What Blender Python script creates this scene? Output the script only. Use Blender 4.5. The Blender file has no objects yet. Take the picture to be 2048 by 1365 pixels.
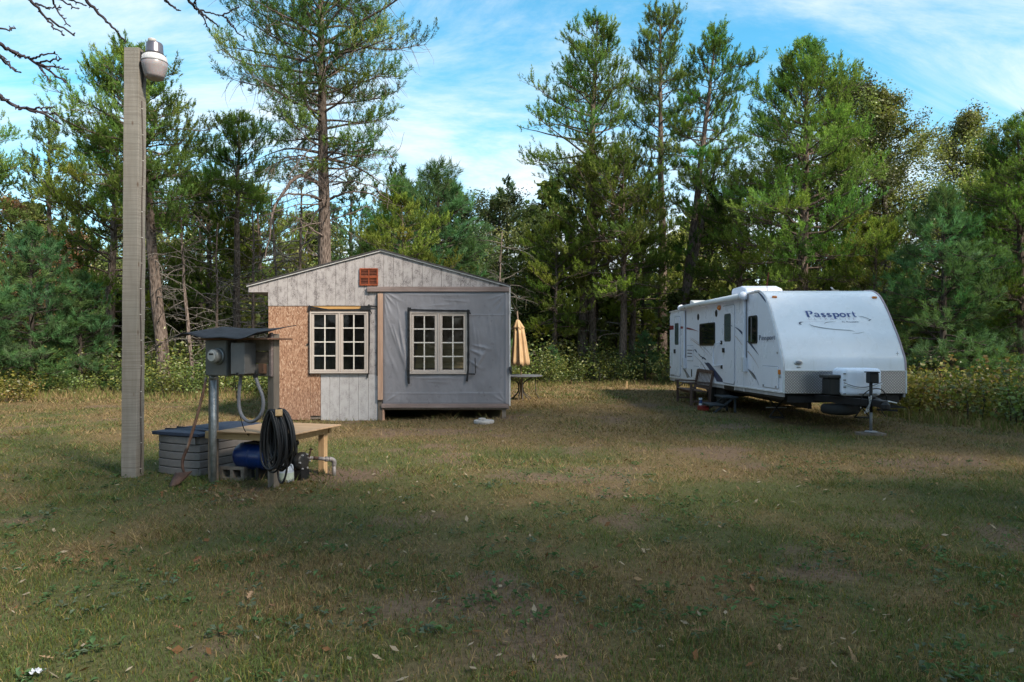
import bpy, math, random
import numpy as np
from mathutils import Vector, Matrix

# ------------------------------------------------------------------ camera, sky, sun, exposure
F, CH, HY = 1400.0, 1.65, 692.0          # focal length in photo pixels, camera height, horizon row
sc = bpy.context.scene
col = sc.collection
cam_d = bpy.data.cameras.new('camera'); cam = bpy.data.objects.new('camera', cam_d); col.objects.link(cam)
cam.location = (0, 0, CH); cam.rotation_euler = (math.radians(90), 0, 0)
cam_d.sensor_width = 36; cam_d.lens = 36 * F / 2048; cam_d.shift_y = (HY - 682.5) / 2048
cam_d.clip_start = 0.05; cam_d.clip_end = 2000
sc.camera = cam

SUN_EL, SUN_AZ = math.radians(42), math.radians(42)    # azimuth: from +X turned towards the camera side
sun_dir = Vector((math.cos(SUN_EL) * math.cos(SUN_AZ), -math.cos(SUN_EL) * math.sin(SUN_AZ), math.sin(SUN_EL)))
w = bpy.data.worlds.new('World'); sc.world = w; w.use_nodes = True
nt = w.node_tree; nt.nodes.clear()
def WN(t, **k):
    n = nt.nodes.new(t)
    for a, b in k.items():
        if a.startswith('i_'):
            key = a[2:]; key = int(key) if key.isdigit() else key.replace('_', ' ')
            n.inputs[key].default_value = b
        else: setattr(n, a, b)
    return n
def WL(a, b): nt.links.new(a, b)
def wmath(op, a, b=None, c=None, clamp=False):
    n = nt.nodes.new('ShaderNodeMath'); n.operation = op; n.use_clamp = clamp
    for i, v in enumerate((a, b, c)):
        if v is None: continue
        if isinstance(v, (int, float)): n.inputs[i].default_value = v
        else: nt.links.new(v, n.inputs[i])
    return n.outputs[0]
sky = WN('ShaderNodeTexSky', sky_type='NISHITA', sun_disc=False, sun_elevation=SUN_EL,
         sun_rotation=math.atan2(sun_dir.x, sun_dir.y), air_density=1.0, dust_density=0.6, ozone_density=2.2)
hs = WN('ShaderNodeHueSaturation', i_Hue=0.472, i_Saturation=1.30, i_Value=1.0)
WL(sky.outputs[0], hs.inputs['Color'])
tc = WN('ShaderNodeTexCoord'); sep = WN('ShaderNodeSeparateXYZ'); WL(tc.outputs['Generated'], sep.inputs[0])
zc = wmath('MAXIMUM', sep.outputs[2], 0.0)
zz = wmath('ADD', zc, 0.22)
cx = wmath('DIVIDE', sep.outputs[0], zz); cy = wmath('DIVIDE', sep.outputs[1], zz)
cmb = WN('ShaderNodeCombineXYZ'); WL(cx, cmb.inputs[0]); WL(cy, cmb.inputs[1])
mp = WN('ShaderNodeMapping'); mp.inputs['Rotation'].default_value = (0, 0, math.radians(-52)); mp.inputs['Scale'].default_value = (0.75, 2.0, 1)
mp.inputs['Location'].default_value = (3.7, 1.9, 0)
WL(cmb.outputs[0], mp.inputs[0])
n1 = WN('ShaderNodeTexNoise', i_Scale=1.0, i_Detail=10.0, i_Roughness=0.67, i_Distortion=0.9); WL(mp.outputs[0], n1.inputs['Vector'])
mp2 = WN('ShaderNodeMapping'); mp2.inputs['Scale'].default_value = (0.55, 0.55, 1); mp2.inputs['Location'].default_value = (0.6, 4.1, 0)
WL(cmb.outputs[0], mp2.inputs[0])
n2 = WN('ShaderNodeTexNoise', i_Scale=1.0, i_Detail=4.0, i_Roughness=0.5, i_Distortion=0.4); WL(mp2.outputs[0], n2.inputs['Vector'])
r1 = WN('ShaderNodeMapRange', interpolation_type='SMOOTHSTEP'); r1.inputs[1].default_value = 0.385; r1.inputs[2].default_value = 0.64
mixn = wmath('ADD', wmath('MULTIPLY', n1.outputs[0], 0.62), wmath('MULTIPLY', n2.outputs[0], 0.42))
WL(mixn, r1.inputs[0])
# more cloud low over the horizon
low = WN('ShaderNodeMapRange', interpolation_type='SMOOTHSTEP'); low.inputs[1].default_value = 0.30; low.inputs[2].default_value = 0.05
low.inputs[3].default_value = 0.0; low.inputs[4].default_value = 0.30
WL(sep.outputs[2], low.inputs[0])
fac = wmath('ADD', r1.outputs[0], low.outputs[0], clamp=True)
fac = wmath('MULTIPLY', fac, 0.92)
SKY_STRENGTH = 0.066
cl = WN('ShaderNodeMixRGB'); cl.blend_type = 'MIX'
WL(fac, cl.inputs[0]); WL(hs.outputs[0], cl.inputs[1]); cl.inputs[2].default_value = (3.9, 4.2, 4.4, 1)
bg = WN('ShaderNodeBackground', i_Strength=SKY_STRENGTH); WL(cl.outputs[0], bg.inputs[0])
wo = WN('ShaderNodeOutputWorld'); WL(bg.outputs[0], wo.inputs[0])

sun_d = bpy.data.lights.new('sun', 'SUN'); sun_d.energy = 1.9; sun_d.angle = math.radians(9.0); sun_d.color = (1.0, 0.90, 0.74)
sun = bpy.data.objects.new('sun', sun_d); col.objects.link(sun)
sun.rotation_euler = (-sun_dir).to_track_quat('-Z', 'Y').to_euler(); sun.location = sun_dir * 60

sc.view_settings.view_transform = 'Standard'; sc.view_settings.look = 'None'
sc.view_settings.exposure = 2.08; sc.view_settings.gamma = 1.0; sc.view_settings.use_curve_mapping = False
sc.render.engine = 'CYCLES'
sc.cycles.use_denoising = True
sc.cycles.max_bounces = 6; sc.cycles.diffuse_bounces = 3; sc.cycles.glossy_bounces = 3
sc.cycles.transmission_bounces = 4; sc.cycles.transparent_max_bounces = 8
sc.cycles.caustics_reflective = False; sc.cycles.caustics_refractive = False

def PX(px, py, D):
    """a point of the place seen at photo pixel (px,py), D metres ahead"""
    return np.array([(px - 1024) * D / F, D, CH - (py - HY) * D / F])

# ------------------------------------------------------------------ geometry accumulator
class G:
    def __init__(s): s.v = []; s.f = []; s.c = []; s.n = 0
    def add(s, v, f, c=None):
        v = np.asarray(v, float).reshape(-1, 3); s.v.append(v)
        f = np.asarray(f, np.int64)
        s.f.append(f + s.n); s.n += len(v)
        if c is not None:
            c = np.asarray(c, float)
            s.c.append(np.broadcast_to(c, (len(v), 3)) if c.ndim == 1 else c)
        return s
    def addl(s, v, faces):
        """faces of mixed size"""
        v = np.asarray(v, float); s.v.append(v)
        for fc in faces: s.f.append(np.asarray([fc], np.int64) + s.n)
        s.n += len(v); return s
    def box(s, x0, x1, y0, y1, z0, z1):
        v = [(x0,y0,z0),(x1,y0,z0),(x1,y1,z0),(x0,y1,z0),(x0,y0,z1),(x1,y0,z1),(x1,y1,z1),(x0,y1,z1)]
        return s.add(v, [(0,3,2,1),(4,5,6,7),(0,1,5,4),(1,2,6,5),(2,3,7,6),(3,0,4,7)])
    def bar(s, a, b, wx, wz, up=(0,0,1)):
        """a rectangular bar from a to b"""
        a = np.asarray(a, float); b = np.asarray(b, float); d = b - a; d /= np.linalg.norm(d)
        u = np.asarray(up, float)
        if abs(d @ u) > 0.95: u = np.array([0, 1.0, 0])
        sd = np.cross(d, u); sd /= np.linalg.norm(sd); u = np.cross(sd, d)
        v = []
        for p in (a, b):
            for q, r in ((-1,-1),(1,-1),(1,1),(-1,1)): v.append(p + sd*q*wx/2 + u*r*wz/2)
        return s.add(v, [(0,3,2,1),(4,5,6,7),(0,1,5,4),(1,2,6,5),(2,3,7,6),(3,0,4,7)])
    def prism(s, poly, axis, a, b):
        """poly: 2-D points; axis 'x','y','z' is the direction of extrusion from a to b"""
        P = np.asarray(poly, float); n = len(P)
        area = 0.5 * np.sum(P[:,0]*np.roll(P[:,1],-1) - np.roll(P[:,0],-1)*P[:,1])
        if axis == 'x': mk = lambda t: np.c_[np.full(n,t), P[:,0], P[:,1]]; flip = area < 0
        elif axis == 'y': mk = lambda t: np.c_[P[:,0], np.full(n,t), P[:,1]]; flip = area > 0
        else: mk = lambda t: np.c_[P[:,0], P[:,1], np.full(n,t)]; flip = area < 0
        if b < a: a, b = b, a
        v = np.r_[mk(a), mk(b)]
        fs = [list(range(n))[::-1], [n+i for i in range(n)]] + [[i, (i+1)%n, n+(i+1)%n, n+i] for i in range(n)]
        if flip: fs = [f[::-1] for f in fs]
        return s.addl(v, fs)
    def tube(s, pts, rad, n=6, cap=True, c=None):
        P = np.asarray(pts, float); m = len(P); rad = np.broadcast_to(np.asarray(rad, float), (m,))
        T = np.gradient(P, axis=0); T /= np.maximum(np.linalg.norm(T, axis=1), 1e-9)[:, None]
        ref = np.array([0.31, 0.17, 0.93]) if abs(T[0] @ np.array([0.31,0.17,0.93])) < 0.9 else np.array([1.0, 0, 0])
        U = np.zeros_like(P); u = ref
        for i in range(m):
            u = u - T[i] * (u @ T[i]); u = u / max(np.linalg.norm(u), 1e-9); U[i] = u
        W = np.cross(T, U); a = np.arange(n) * 2 * math.pi / n
        v = P[:,None,:] + rad[:,None,None] * (np.cos(a)[None,:,None]*U[:,None,:] + np.sin(a)[None,:,None]*W[:,None,:])
        i = np.arange(m-1)[:,None]*n; j = np.arange(n)[None,:]; k = (j+1) % n
        f = np.stack([i+j, i+k, i+n+k, i+n+j], -1).reshape(-1, 4)
        s.add(v.reshape(-1,3), f, c)
        if cap and n > 3:
            base = s.n - m*n
            s.f.append(np.array([list(range(base+n-1, base-1, -1))])); s.f.append(np.array([list(range(base+(m-1)*n, base+m*n))]))
        return s
    def lathe(s, prof, n=20, centre=(0,0,0), axis='z'):
        """prof: (radius, height) from bottom to top"""
        P = np.asarray(prof, float); m = len(P); a = np.arange(n)*2*math.pi/n
        v = np.stack([P[:,0,None]*np.cos(a), P[:,0,None]*np.sin(a), np.broadcast_to(P[:,1,None], (m,n))], -1)
        if axis == 'x': v = v[..., [2,0,1]]
        elif axis == 'y': v = v[..., [1,2,0]]
        v = v.reshape(-1,3) + np.asarray(centre, float)
        i = np.arange(m-1)[:,None]*n; j = np.arange(n)[None,:]; k = (j+1) % n
        s.add(v, np.stack([i+j, i+k, i+n+k, i+n+j], -1).reshape(-1,4))
        base = s.n - m*n
        if P[0,0] > 1e-4: s.f.append(np.array([list(range(base+n-1, base-1, -1))]))
        if P[-1,0] > 1e-4: s.f.append(np.array([list(range(base+(m-1)*n, base+m*n))]))
        return s
    def xform(s, M):
        M = np.asarray(M, float)
        s.v = [v @ M[:3,:3].T + M[:3,3] for v in s.v]; return s
    def mesh(s, name, smooth=False):
        me = bpy.data.meshes.new(name)
        V = np.concatenate(s.v); me.vertices.add(len(V)); me.vertices.foreach_set('co', V.ravel().astype(np.float32))
        tot = np.concatenate([np.full(len(f), f.shape[1]) for f in s.f]); idx = np.concatenate([f.ravel() for f in s.f])
        me.loops.add(len(idx)); me.loops.foreach_set('vertex_index', idx.astype(np.int32))
        me.polygons.add(len(tot)); me.polygons.foreach_set('loop_start', np.r_[0, np.cumsum(tot)[:-1]].astype(np.int32))
        me.polygons.foreach_set('loop_total', tot.astype(np.int32))
        me.polygons.foreach_set('use_smooth', np.full(len(tot), smooth))
        if s.c:
            at = me.attributes.new('tint', 'FLOAT_COLOR', 'POINT')
            C = np.concatenate(s.c); at.data.foreach_set('color', np.c_[C, np.ones(len(C))].ravel().astype(np.float32))
        me.update(calc_edges=True); me.validate()
        return me

def ob(name, g, mat, parent=None, smooth=False, bevel=0, loc=None, seg=2):
    me = g if isinstance(g, bpy.types.Mesh) else g.mesh(name, smooth)
    if mat is not None and not me.materials: me.materials.append(mat)
    o = bpy.data.objects.new(name, me); col.objects.link(o)
    if parent is not None: o.parent = parent
    if loc is not None: o.location = tuple(loc)
    if bevel:
        b = o.modifiers.new('bevel', 'BEVEL'); b.width = bevel; b.segments = seg; b.limit_method = 'ANGLE'; b.angle_limit = math.radians(35)
        if smooth: pass
    return o
def tag(o, label=None, cat=None, group=None, kind=None):
    if label: o['label'] = label
    if cat: o['category'] = cat
    if group: o['group'] = group
    if kind: o['kind'] = kind
    return o
def thing(name, label, cat, loc=(0,0,0), rotz=0.0, group=None):
    o = bpy.data.objects.new(name, None); col.objects.link(o); o.empty_display_size = 0.2
    o.location = tuple(loc); o.rotation_euler = (0, 0, rotz)
    return tag(o, label, cat, group)
def copy_tree(o, parent=None):
    c = o.copy(); col.objects.link(c); c.parent = parent
    for ch in list(o.children): copy_tree(ch, c)
    return c

# ------------------------------------------------------------------ smooth value noise in numpy (ground cover colours)
_rs = np.random.RandomState(5); _LAT = _rs.rand(256, 256)
def vnoise(x, y):
    x = np.asarray(x, float); y = np.asarray(y, float)
    xi = np.floor(x).astype(int); yi = np.floor(y).astype(int); fx = x - xi; fy = y - yi
    fx = fx*fx*(3-2*fx); fy = fy*fy*(3-2*fy)
    a = _LAT[xi & 255, yi & 255]; b = _LAT[(xi+1) & 255, yi & 255]; c = _LAT[xi & 255, (yi+1) & 255]; d = _LAT[(xi+1) & 255, (yi+1) & 255]
    return (a*(1-fx)+b*fx)*(1-fy) + (c*(1-fx)+d*fx)*fy
def fbm(x, y, o=4):
    t = 0; a = 0.5; s = 0
    for i in range(o): t = t + a*vnoise(x*2**i + 17.3*i, y*2**i + 9.1*i); s += a; a *= 0.55
    return t / s
def sstep(a, b, x):
    t = np.clip((np.asarray(x, float) - a) / (b - a), 0, 1); return t*t*(3-2*t)
def ground_z(x, y):
    x = np.asarray(x, float); y = np.asarray(y, float)
    z = 0.13*np.exp(-(((x-1.0)/2.6)**2 + ((y-18.5)/4.0)**2))
    z = z + 0.05*(fbm(x*0.35+40, y*0.35+11, 3) - 0.5) + 0.02*(fbm(x*1.7+4, y*1.7+31, 2) - 0.5)
    return z + 0.4*sstep(30, 60, y) + 5.0*sstep(56, 130, y)

# ------------------------------------------------------------------ materials
class M:
    """small node builder"""
    def __init__(s, name, rough=0.7, metal=0.0, spec=0.3):
        s.m = bpy.data.materials.new(name); s.m.use_nodes = True; s.t = s.m.node_tree; s.t.nodes.clear()
        s.out = s.n('ShaderNodeOutputMaterial'); s.b = s.n('ShaderNodeBsdfPrincipled')
        s.b.inputs['Roughness'].default_value = rough; s.b.inputs['Metallic'].default_value = metal
        s.b.inputs['Specular IOR Level'].default_value = spec
        s.l(s.b.outputs[0], s.out.inputs[0]); s._tc = None
    def n(s, t, **k):
        n = s.t.nodes.new(t)
        for a, b in k.items(): setattr(n, a, b)
        return n
    def l(s, a, b): s.t.links.new(a, b)
    def tc(s, which='Object'):
        if s._tc is None: s._tc = s.n('ShaderNodeTexCoord')
        return s._tc.outputs[which]
    def mapping(s, scale=(1,1,1), rot=(0,0,0), loc=(0,0,0), src=None):
        m = s.n('ShaderNodeMapping'); m.inputs['Scale'].default_value = scale; m.inputs['Rotation'].default_value = rot
        m.inputs['Location'].default_value = loc
        s.l(src or s.tc(), m.inputs[0]); return m.outputs[0]
    def noise(s, scale, detail=4, rough=0.55, vec=None, dist=0.0):
        n = s.n('ShaderNodeTexNoise'); n.inputs['Scale'].default_value = scale; n.inputs['Detail'].default_value = detail
        n.inputs['Roughness'].default_value = rough; n.inputs['Distortion'].default_value = dist
        s.l(vec or s.tc(), n.inputs['Vector']); return n.outputs[0]
    def voro(s, scale, vec=None, feature='F1', out='Color'):
        n = s.n('ShaderNodeTexVoronoi'); n.feature = feature; n.inputs['Scale'].default_value = scale
        s.l(vec or s.tc(), n.inputs['Vector']); return n.outputs[out]
    def ramp(s, fac, stops):
        r = s.n('ShaderNodeValToRGB'); e = r.color_ramp.elements
        while len(e) < len(stops): e.new(0.5)
        for i, (p, c) in enumerate(stops): e[i].position = p; e[i].color = (*c, 1) if len(c) == 3 else c
        s.l(fac, r.inputs[0]); return r.outputs[0]
    def mr(s, fac, a, b, c=0.0, d=1.0):
        r = s.n('ShaderNodeMapRange', interpolation_type='SMOOTHSTEP')
        for i, v in enumerate((a, b, c, d)): r.inputs[i+1].default_value = v
        s.l(fac, r.inputs[0]); return r.outputs[0]
    def math(s, op, a, b=None, clamp=False):
        n = s.n('ShaderNodeMath', operation=op); n.use_clamp = clamp
        for i, v in enumerate((a, b)):
            if v is None: continue
            if isinstance(v, (int, float)): n.inputs[i].default_value = v
            else: s.l(v, n.inputs[i])
        return n.outputs[0]
    def mix(s, fac, a, b, blend='MIX'):
        n = s.n('ShaderNodeMixRGB', blend_type=blend)
        for i, v in zip((0,1,2), (fac, a, b)):
            if isinstance(v, (int, float)): n.inputs[i].default_value = v
            elif isinstance(v, (tuple, list)): n.inputs[i].default_value = (*v, 1) if len(v) == 3 else v
            else: s.l(v, n.inputs[i])
        return n.outputs[0]
    def color(s, c):
        if isinstance(c, (tuple, list)): s.b.inputs['Base Color'].default_value = (*c, 1)
        else: s.l(c, s.b.inputs['Base Color'])
        return s
    def bump(s, h, strength=0.3, dist=0.01):
        n = s.n('ShaderNodeBump'); n.inputs['Strength'].default_value = strength; n.inputs['Distance'].default_value = dist
        s.l(h, n.inputs['Height']); s.l(n.outputs[0], s.b.inputs['Normal']); return s
    def rough(s, v): s.l(v, s.b.inputs['Roughness']); return s

def flat(name, c, rough=0.6, metal=0.0, var=0.12, scale=6.0, bump=0.0, spec=0.3):
    m = M(name, rough, metal, spec)
    n = m.noise(scale, 5)
    m.color(m.mix(m.mr(n, 0.3, 0.7), tuple(x*(1-var) for x in c), tuple(min(1, x*(1+var)) for x in c)))
    if bump: m.bump(m.noise(scale*8, 4), bump, 0.004)
    return m.m
def wood(name, c1, c2, axis='z', scale=1.0, rough=0.75, dirt=0.0, rnd=0.25):
    m = M(name, rough)
    st = {'x': (0.6, 14, 14), 'y': (14, 0.6, 14), 'z': (14, 14, 0.6)}[axis]
    oi = m.n('ShaderNodeObjectInfo')
    add = m.n('ShaderNodeVectorMath', operation='ADD'); m.l(m.tc(), add.inputs[0])
    sc_ = m.n('ShaderNodeVectorMath', operation='SCALE'); sc_.inputs[3].default_value = 13.0
    cmbn = m.n('ShaderNodeCombineXYZ'); m.l(oi.outputs['Random'], cmbn.inputs[0]); m.l(oi.outputs['Random'], cmbn.inputs[1]); m.l(oi.outputs['Random'], cmbn.inputs[2])
    m.l(cmbn.outputs[0], sc_.inputs[0]); m.l(sc_.outputs[0], add.inputs[1])
    v = m.mapping(tuple(x*scale for x in st), src=add.outputs[0])
    g = m.noise(1.6, 6, 0.6, v, 0.8)
    c = m.ramp(g, [(0.28, c1), (0.72, c2)])
    big = m.noise(1.3, 3, 0.5, add.outputs[0])
    c = m.mix(m.mr(big, 0.35, 0.75, 0, 0.5), c, tuple(x*0.62 for x in c1))
    if rnd:
        v2 = m.math('ADD', m.math('MULTIPLY', oi.outputs['Random'], rnd), 1-rnd/2)
        cc = m.n('ShaderNodeCombineXYZ'); [m.l(v2, cc.inputs[i]) for i in range(3)]
        c = m.mix(1.0, c, cc.outputs[0], 'MULTIPLY')
    if dirt:
        d = m.noise(2.2, 6, 0.7, add.outputs[0]); c = m.mix(m.mr(d, 0.5, 0.72, 0, dirt), c, (0.06, 0.055, 0.05))
    m.color(c); m.bump(g, 0.35, 0.004)
    return m.m
def leafmat(name, trans=0.35, gloss=0.0, sat=1.0):
    m = M(name, 0.6)
    a = m.n('ShaderNodeAttribute', attribute_name='tint')
    d = m.n('ShaderNodeBsdfDiffuse'); t = m.n('ShaderNodeBsdfTranslucent'); mx = m.n('ShaderNodeMixShader'); mx.inputs[0].default_value = trans
    m.l(a.outputs[0], d.inputs[0])
    tw = m.mix(1.0, a.outputs[0], (1.08, 1.2, 0.6), 'MULTIPLY'); m.l(tw, t.inputs[0])
    m.l(d.outputs[0], mx.inputs[1]); m.l(t.outputs[0], mx.inputs[2])
    if gloss:
        gl = m.n('ShaderNodeBsdfGlossy'); gl.inputs['Roughness'].default_value = 0.45; gl.inputs[0].default_value = (1,1,1,1)
        m2 = m.n('ShaderNodeMixShader'); m2.inputs[0].default_value = gloss
        m.l(mx.outputs[0], m2.inputs[1]); m.l(gl.outputs[0], m2.inputs[2]); m.l(m2.outputs[0], m.out.inputs[0])
    else: m.l(mx.outputs[0], m.out.inputs[0])
    return m.m
# ------------------------------------------------------------------ ground
FOREST_EDGE = [(-40, 24), (-16, 23.5), (-11, 22.5), (-6.5, 23.0), (-3, 26), (1.5, 29), (6, 31), (9.5, 27), (10.3, 18), (10.2, 15), (11.5, 12), (14, 9), (40, 6)]
def edge_y(x):
    ex, ey = zip(*FOREST_EDGE); return np.interp(x, ex, ey)
TAN, STRAW, GRN, DGRN, DIRT = map(np.array, [(0.235,0.165,0.088), (0.305,0.228,0.122), (0.122,0.158,0.048), (0.080,0.118,0.048), (0.17,0.115,0.086)])
LITTER = np.array((0.075, 0.055, 0.035))
def cover(x, y):
    """weights of dead grass / green / bare earth at a spot of the lawn"""
    x = np.asarray(x, float); y = np.asarray(y, float)
    p = fbm(x*0.42+3, y*0.30+7, 4); q = fbm(x*1.5+60, y*1.2+20, 3); r = fbm(x*3.6+5, y*3.0+77, 3)
    dead = sstep(0.37, 0.68, 0.55*p + 0.25*q + 0.20*r + 0.012*(np.minimum(y, 18)-9))
    dead = dead - 0.55*np.exp(-(((x-0.9)/1.3)**2 + ((y-10.3)/0.9)**2)) - 0.3*np.exp(-(((x+8)/1.5)**2 + ((y-11)/1.0)**2))
    dead = dead - 0.5*np.exp(-(((x-0.4)/0.7)**2 + ((y-16.6)/0.7)**2))
    dead = dead + 0.35*np.exp(-(((x+3.2)/1.8)**2 + ((y-13.0)/1.3)**2)) + 0.3*np.exp(-(((x-3.0)/1.6)**2 + ((y-17)/2.0)**2))
    bare = sstep(0.60, 0.74, fbm(x*0.9+90, y*0.9+14, 4)) * 0.75
    bare = np.maximum(bare, 0.95*sstep(1.0, 0.35, np.hypot((x+2.35)/1.1, (y-8.95)/0.75) + 0.5*(r-0.5)))
    bare = np.maximum(bare, 0.8*sstep(1.0, 0.3, np.hypot((x+1.75)/0.5, (y-9.2)/0.35) + 0.5*(r-0.5)))
    bare = np.maximum(bare, 0.8*sstep(1.0, 0.4, np.hypot((x-2.2)/0.5, (y-5.1)/0.25) + 0.6*(r-0.5)))
    return np.clip(dead, 0, 1), np.clip(bare, 0, 1)

def build_ground():
    xs = np.r_[np.linspace(-500, -60, 12)[:-1], np.linspace(-60, -14, 47)[:-1], np.linspace(-14, 14, 201)[:-1], np.linspace(14, 60, 47)[:-1], np.linspace(60, 500, 12)]
    ys = np.r_[np.linspace(-500, -30, 12)[:-1], np.linspace(-30, 2, 33)[:-1], np.linspace(2, 27, 181)[:-1], np.linspace(27, 70, 60)[:-1], np.linspace(70, 600, 12)]
    X, Y = np.meshgrid(xs, ys); Z = ground_z(X, Y)
    nx, ny = len(xs), len(ys)
    i = np.arange(ny-1)[:,None]*nx; j = np.arange(nx-1)[None,:]
    f = np.stack([i+j, i+j+1, i+nx+j+1, i+nx+j], -1).reshape(-1, 4)
    d, b = cover(X, Y); d = d[...,None]; b = b[...,None]
    c = (GRN*0.45+DIRT*0.25)*(1-d) + TAN*0.72*d
    c = c*(1-b) + DIRT*b
    wood_ = sstep(0.0, 2.5, Y - edge_y(X))[...,None]
    c = c*(1-wood_) + LITTER*wood_
    g = G().add(np.stack([X, Y, Z], -1).reshape(-1,3), f, c.reshape(-1,3))
    m = M('lawn_soil', 0.95, spec=0.1)
    a = m.n('ShaderNodeAttribute', attribute_name='tint')
    n1 = m.noise(22, 6, 0.7); n2 = m.noise(140, 3, 0.6); n3 = m.noise(5.0, 5, 0.65)
    c_ = m.mix(m.mr(n1, 0.35, 0.7, 0, 0.75), a.outputs[0], m.mix(1.0, a.outputs[0], (0.45, 0.42, 0.38), 'MULTIPLY'))
    c_ = m.mix(m.mr(n2, 0.5, 0.75, 0, 0.5), c_, m.mix(1.0, a.outputs[0], (1.5, 1.4, 1.3), 'MULTIPLY'))
    c_ = m.mix(m.mr(n3, 0.55, 0.75, 0, 0.5), c_, m.mix(1.0, a.outputs[0], (0.7, 0.75, 0.6), 'MULTIPLY'))
    m.color(c_); m.bump(m.math('ADD', n1, m.math('MULTIPLY', n2, 0.6)), 0.8, 0.02)
    return tag(ob('ground', g, m.m, smooth=True), 'mown lawn of mixed dead and green grass', None, None, 'structure')
build_ground()

MAT_GRASS = leafmat('grass_blades', 0.3)
def build_grass():
    rs = np.random.RandomState(11); g = G()
    def zone(y0, y1, dens, h, wd, xm=1.0, segs=1):
        # wedge in view plus a margin, so a step to the side still stands on grass
        n = int(dens * (y1-y0) * ((y0+y1)/2*0.74*2 + 2*xm))
        y = y0 + (y1-y0)*rs.rand(n); half = y*0.74 + xm
        wmax = y1*0.74 + xm
        keep = rs.rand(n) < half/wmax
        n2 = int(n * 1.0); x = (rs.rand(n2)*2-1)*half
        d, b = cover(x, y)
        ed = sstep(0.5, -1.0, y - edge_y(x))
        tall = fbm(x*2.3+8, y*2.3+51, 3)
        k = (rs.rand(n) < (1-0.8*b) * (0.55+0.45*sstep(0.35, 0.6, tall))) & (rs.rand(n) < ed)
        # under the cabin and through solid things nothing grows
        k &= ~((x > -5.38) & (x < -0.06) & (y > 15.42) & (y < 21.7) & ~((x > -2.75) & (y < 15.65)))
        x, y, d, b, tall = x[k], y[k], d[k], b[k], tall[k]; n = len(x)
        z = ground_z(x, y)
        hh = h*(0.45+0.9*rs.rand(n))*(0.5+1.0*tall)
        tuft = sstep(0.62, 0.78, fbm(x*1.3+33, y*1.3+2, 3)); hh = hh*(1+1.0*tuft)
        # longer at the foot of walls, posts and the wood's edge
        near = np.exp(-np.abs(y-15.3)/0.22)*((x > -5.6) & (x < 0.2))
        near = np.maximum(near, np.exp(-np.abs(y-edge_y(x)+0.4)/0.9))
        hh = hh*(1+1.3*near*rs.rand(n))
        hh = hh*np.where(rs.rand(n) < 0.08, 1.6, 1.0)
        az = rs.rand(n)*2*math.pi; lean = (0.25+0.9*rs.rand(n))*hh
        dead = rs.rand(n) < (0.15+0.75*d)
        lean = np.where(dead, lean*1.4, lean)
        dx, dy = np.cos(az), np.sin(az)
        pa = rs.rand(n)*2*math.pi; sx, sy = np.cos(pa), np.sin(pa)
        ww = wd*(0.6+0.8*rs.rand(n))
        t = rs.rand(n)[:,None]
        cd = TAN*(1-t) + STRAW*t; cg = GRN*(1-t) + DGRN*t
        yel = (rs.rand(n) < 0.22)[:,None]; cg = np.where(yel, np.array((0.14,0.13,0.035)), cg)
        brn = (rs.rand(n) < 0.22)[:,None]; cd = np.where(brn, np.array((0.13,0.085,0.045)), cd)
        c = np.where(dead[:,None], cd, cg) * (0.5+0.9*rs.rand(n))[:,None]
        p0 = np.c_[x-sx*ww/2, y-sy*ww/2, z-0.004]; p1 = np.c_[x+sx*ww/2, y+sy*ww/2, z-0.004]
        tip = np.c_[x+dx*lean, y+dy*lean, z+hh*(0.55+0.4*rs.rand(n))]
        if segs == 1:
            v = np.stack([p0, p1, tip], 1).reshape(-1,3); f = np.arange(n*3).reshape(-1,3)
            g.add(v, f, np.repeat(c, 3, 0))
        else:
            mx_, my_ = x+dx*lean*0.32, y+dy*lean*0.32; mz = z+hh*0.6
            m0 = np.c_[mx_-sx*ww*.4, my_-sy*ww*.4, mz]; m1 = np.c_[mx_+sx*ww*.4, my_+sy*ww*.4, mz]
            v = np.stack([p0, p1, m1, m0, tip], 1).reshape(-1,3); i = np.arange(n)[:,None]*5
            g.add(v, i + np.array([[0,1,2,3]]), np.repeat(c, 5, 0)); base = g.n - n*5
            g.f.append(base + i + np.array([[3,2,4]]))
    zone(2.9, 5.5, 5600, 0.034, 0.0040, 1.2, 2)
    zone(5.5, 8.5, 2500, 0.042, 0.0060, 1.2, 1)
    zone(8.5, 13, 1050, 0.044, 0.0095, 1.5, 1)
    zone(13, 20, 430, 0.050, 0.015, 1.5, 1)
    zone(20, 33, 130, 0.07, 0.028, 1.5, 1)
    # long grass along the foot of the thicket
    n = 26000; x = -20+36*rs.rand(n); y = edge_y(x) - 1.6 + 3.0*rs.rand(n)**0.8
    xr = np.interp(y, [9, 12, 15, 18, 27], [14.0, 11.3, 10.0, 10.2, 9.4]); k2 = rs.rand(n) < 0.4
    y = np.where(k2, 9.5+14*rs.rand(n), y); xr = np.interp(y, [9, 12, 15, 18, 27], [14.0, 11.3, 10.0, 10.2, 9.4]); x = np.where(k2, xr-1.3+2.4*rs.rand(n), x)
    k = fbm(x*1.4+12, y*1.4+8, 3) > 0.36; x, y = x[k], y[k]; n = len(x); z = ground_z(x, y)
    hh = (0.08+0.20*rs.rand(n))*(0.5+fbm(x*0.9+3, y*0.9+60, 2)); az = rs.rand(n)*6.28; le = hh*(0.2+0.5*rs.rand(n)); pa = rs.rand(n)*6.28; ww = 0.010+0.010*rs.rand(n)
    t = rs.rand(n)[:,None]; dd = (rs.rand(n) < 0.5)[:,None]; c = np.where(dd, TAN*(1-t)+STRAW*t, GRN*1.1*(1-t)+np.array((0.15,0.15,0.05))*t)*(0.7+0.6*rs.rand(n))[:,None]
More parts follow.
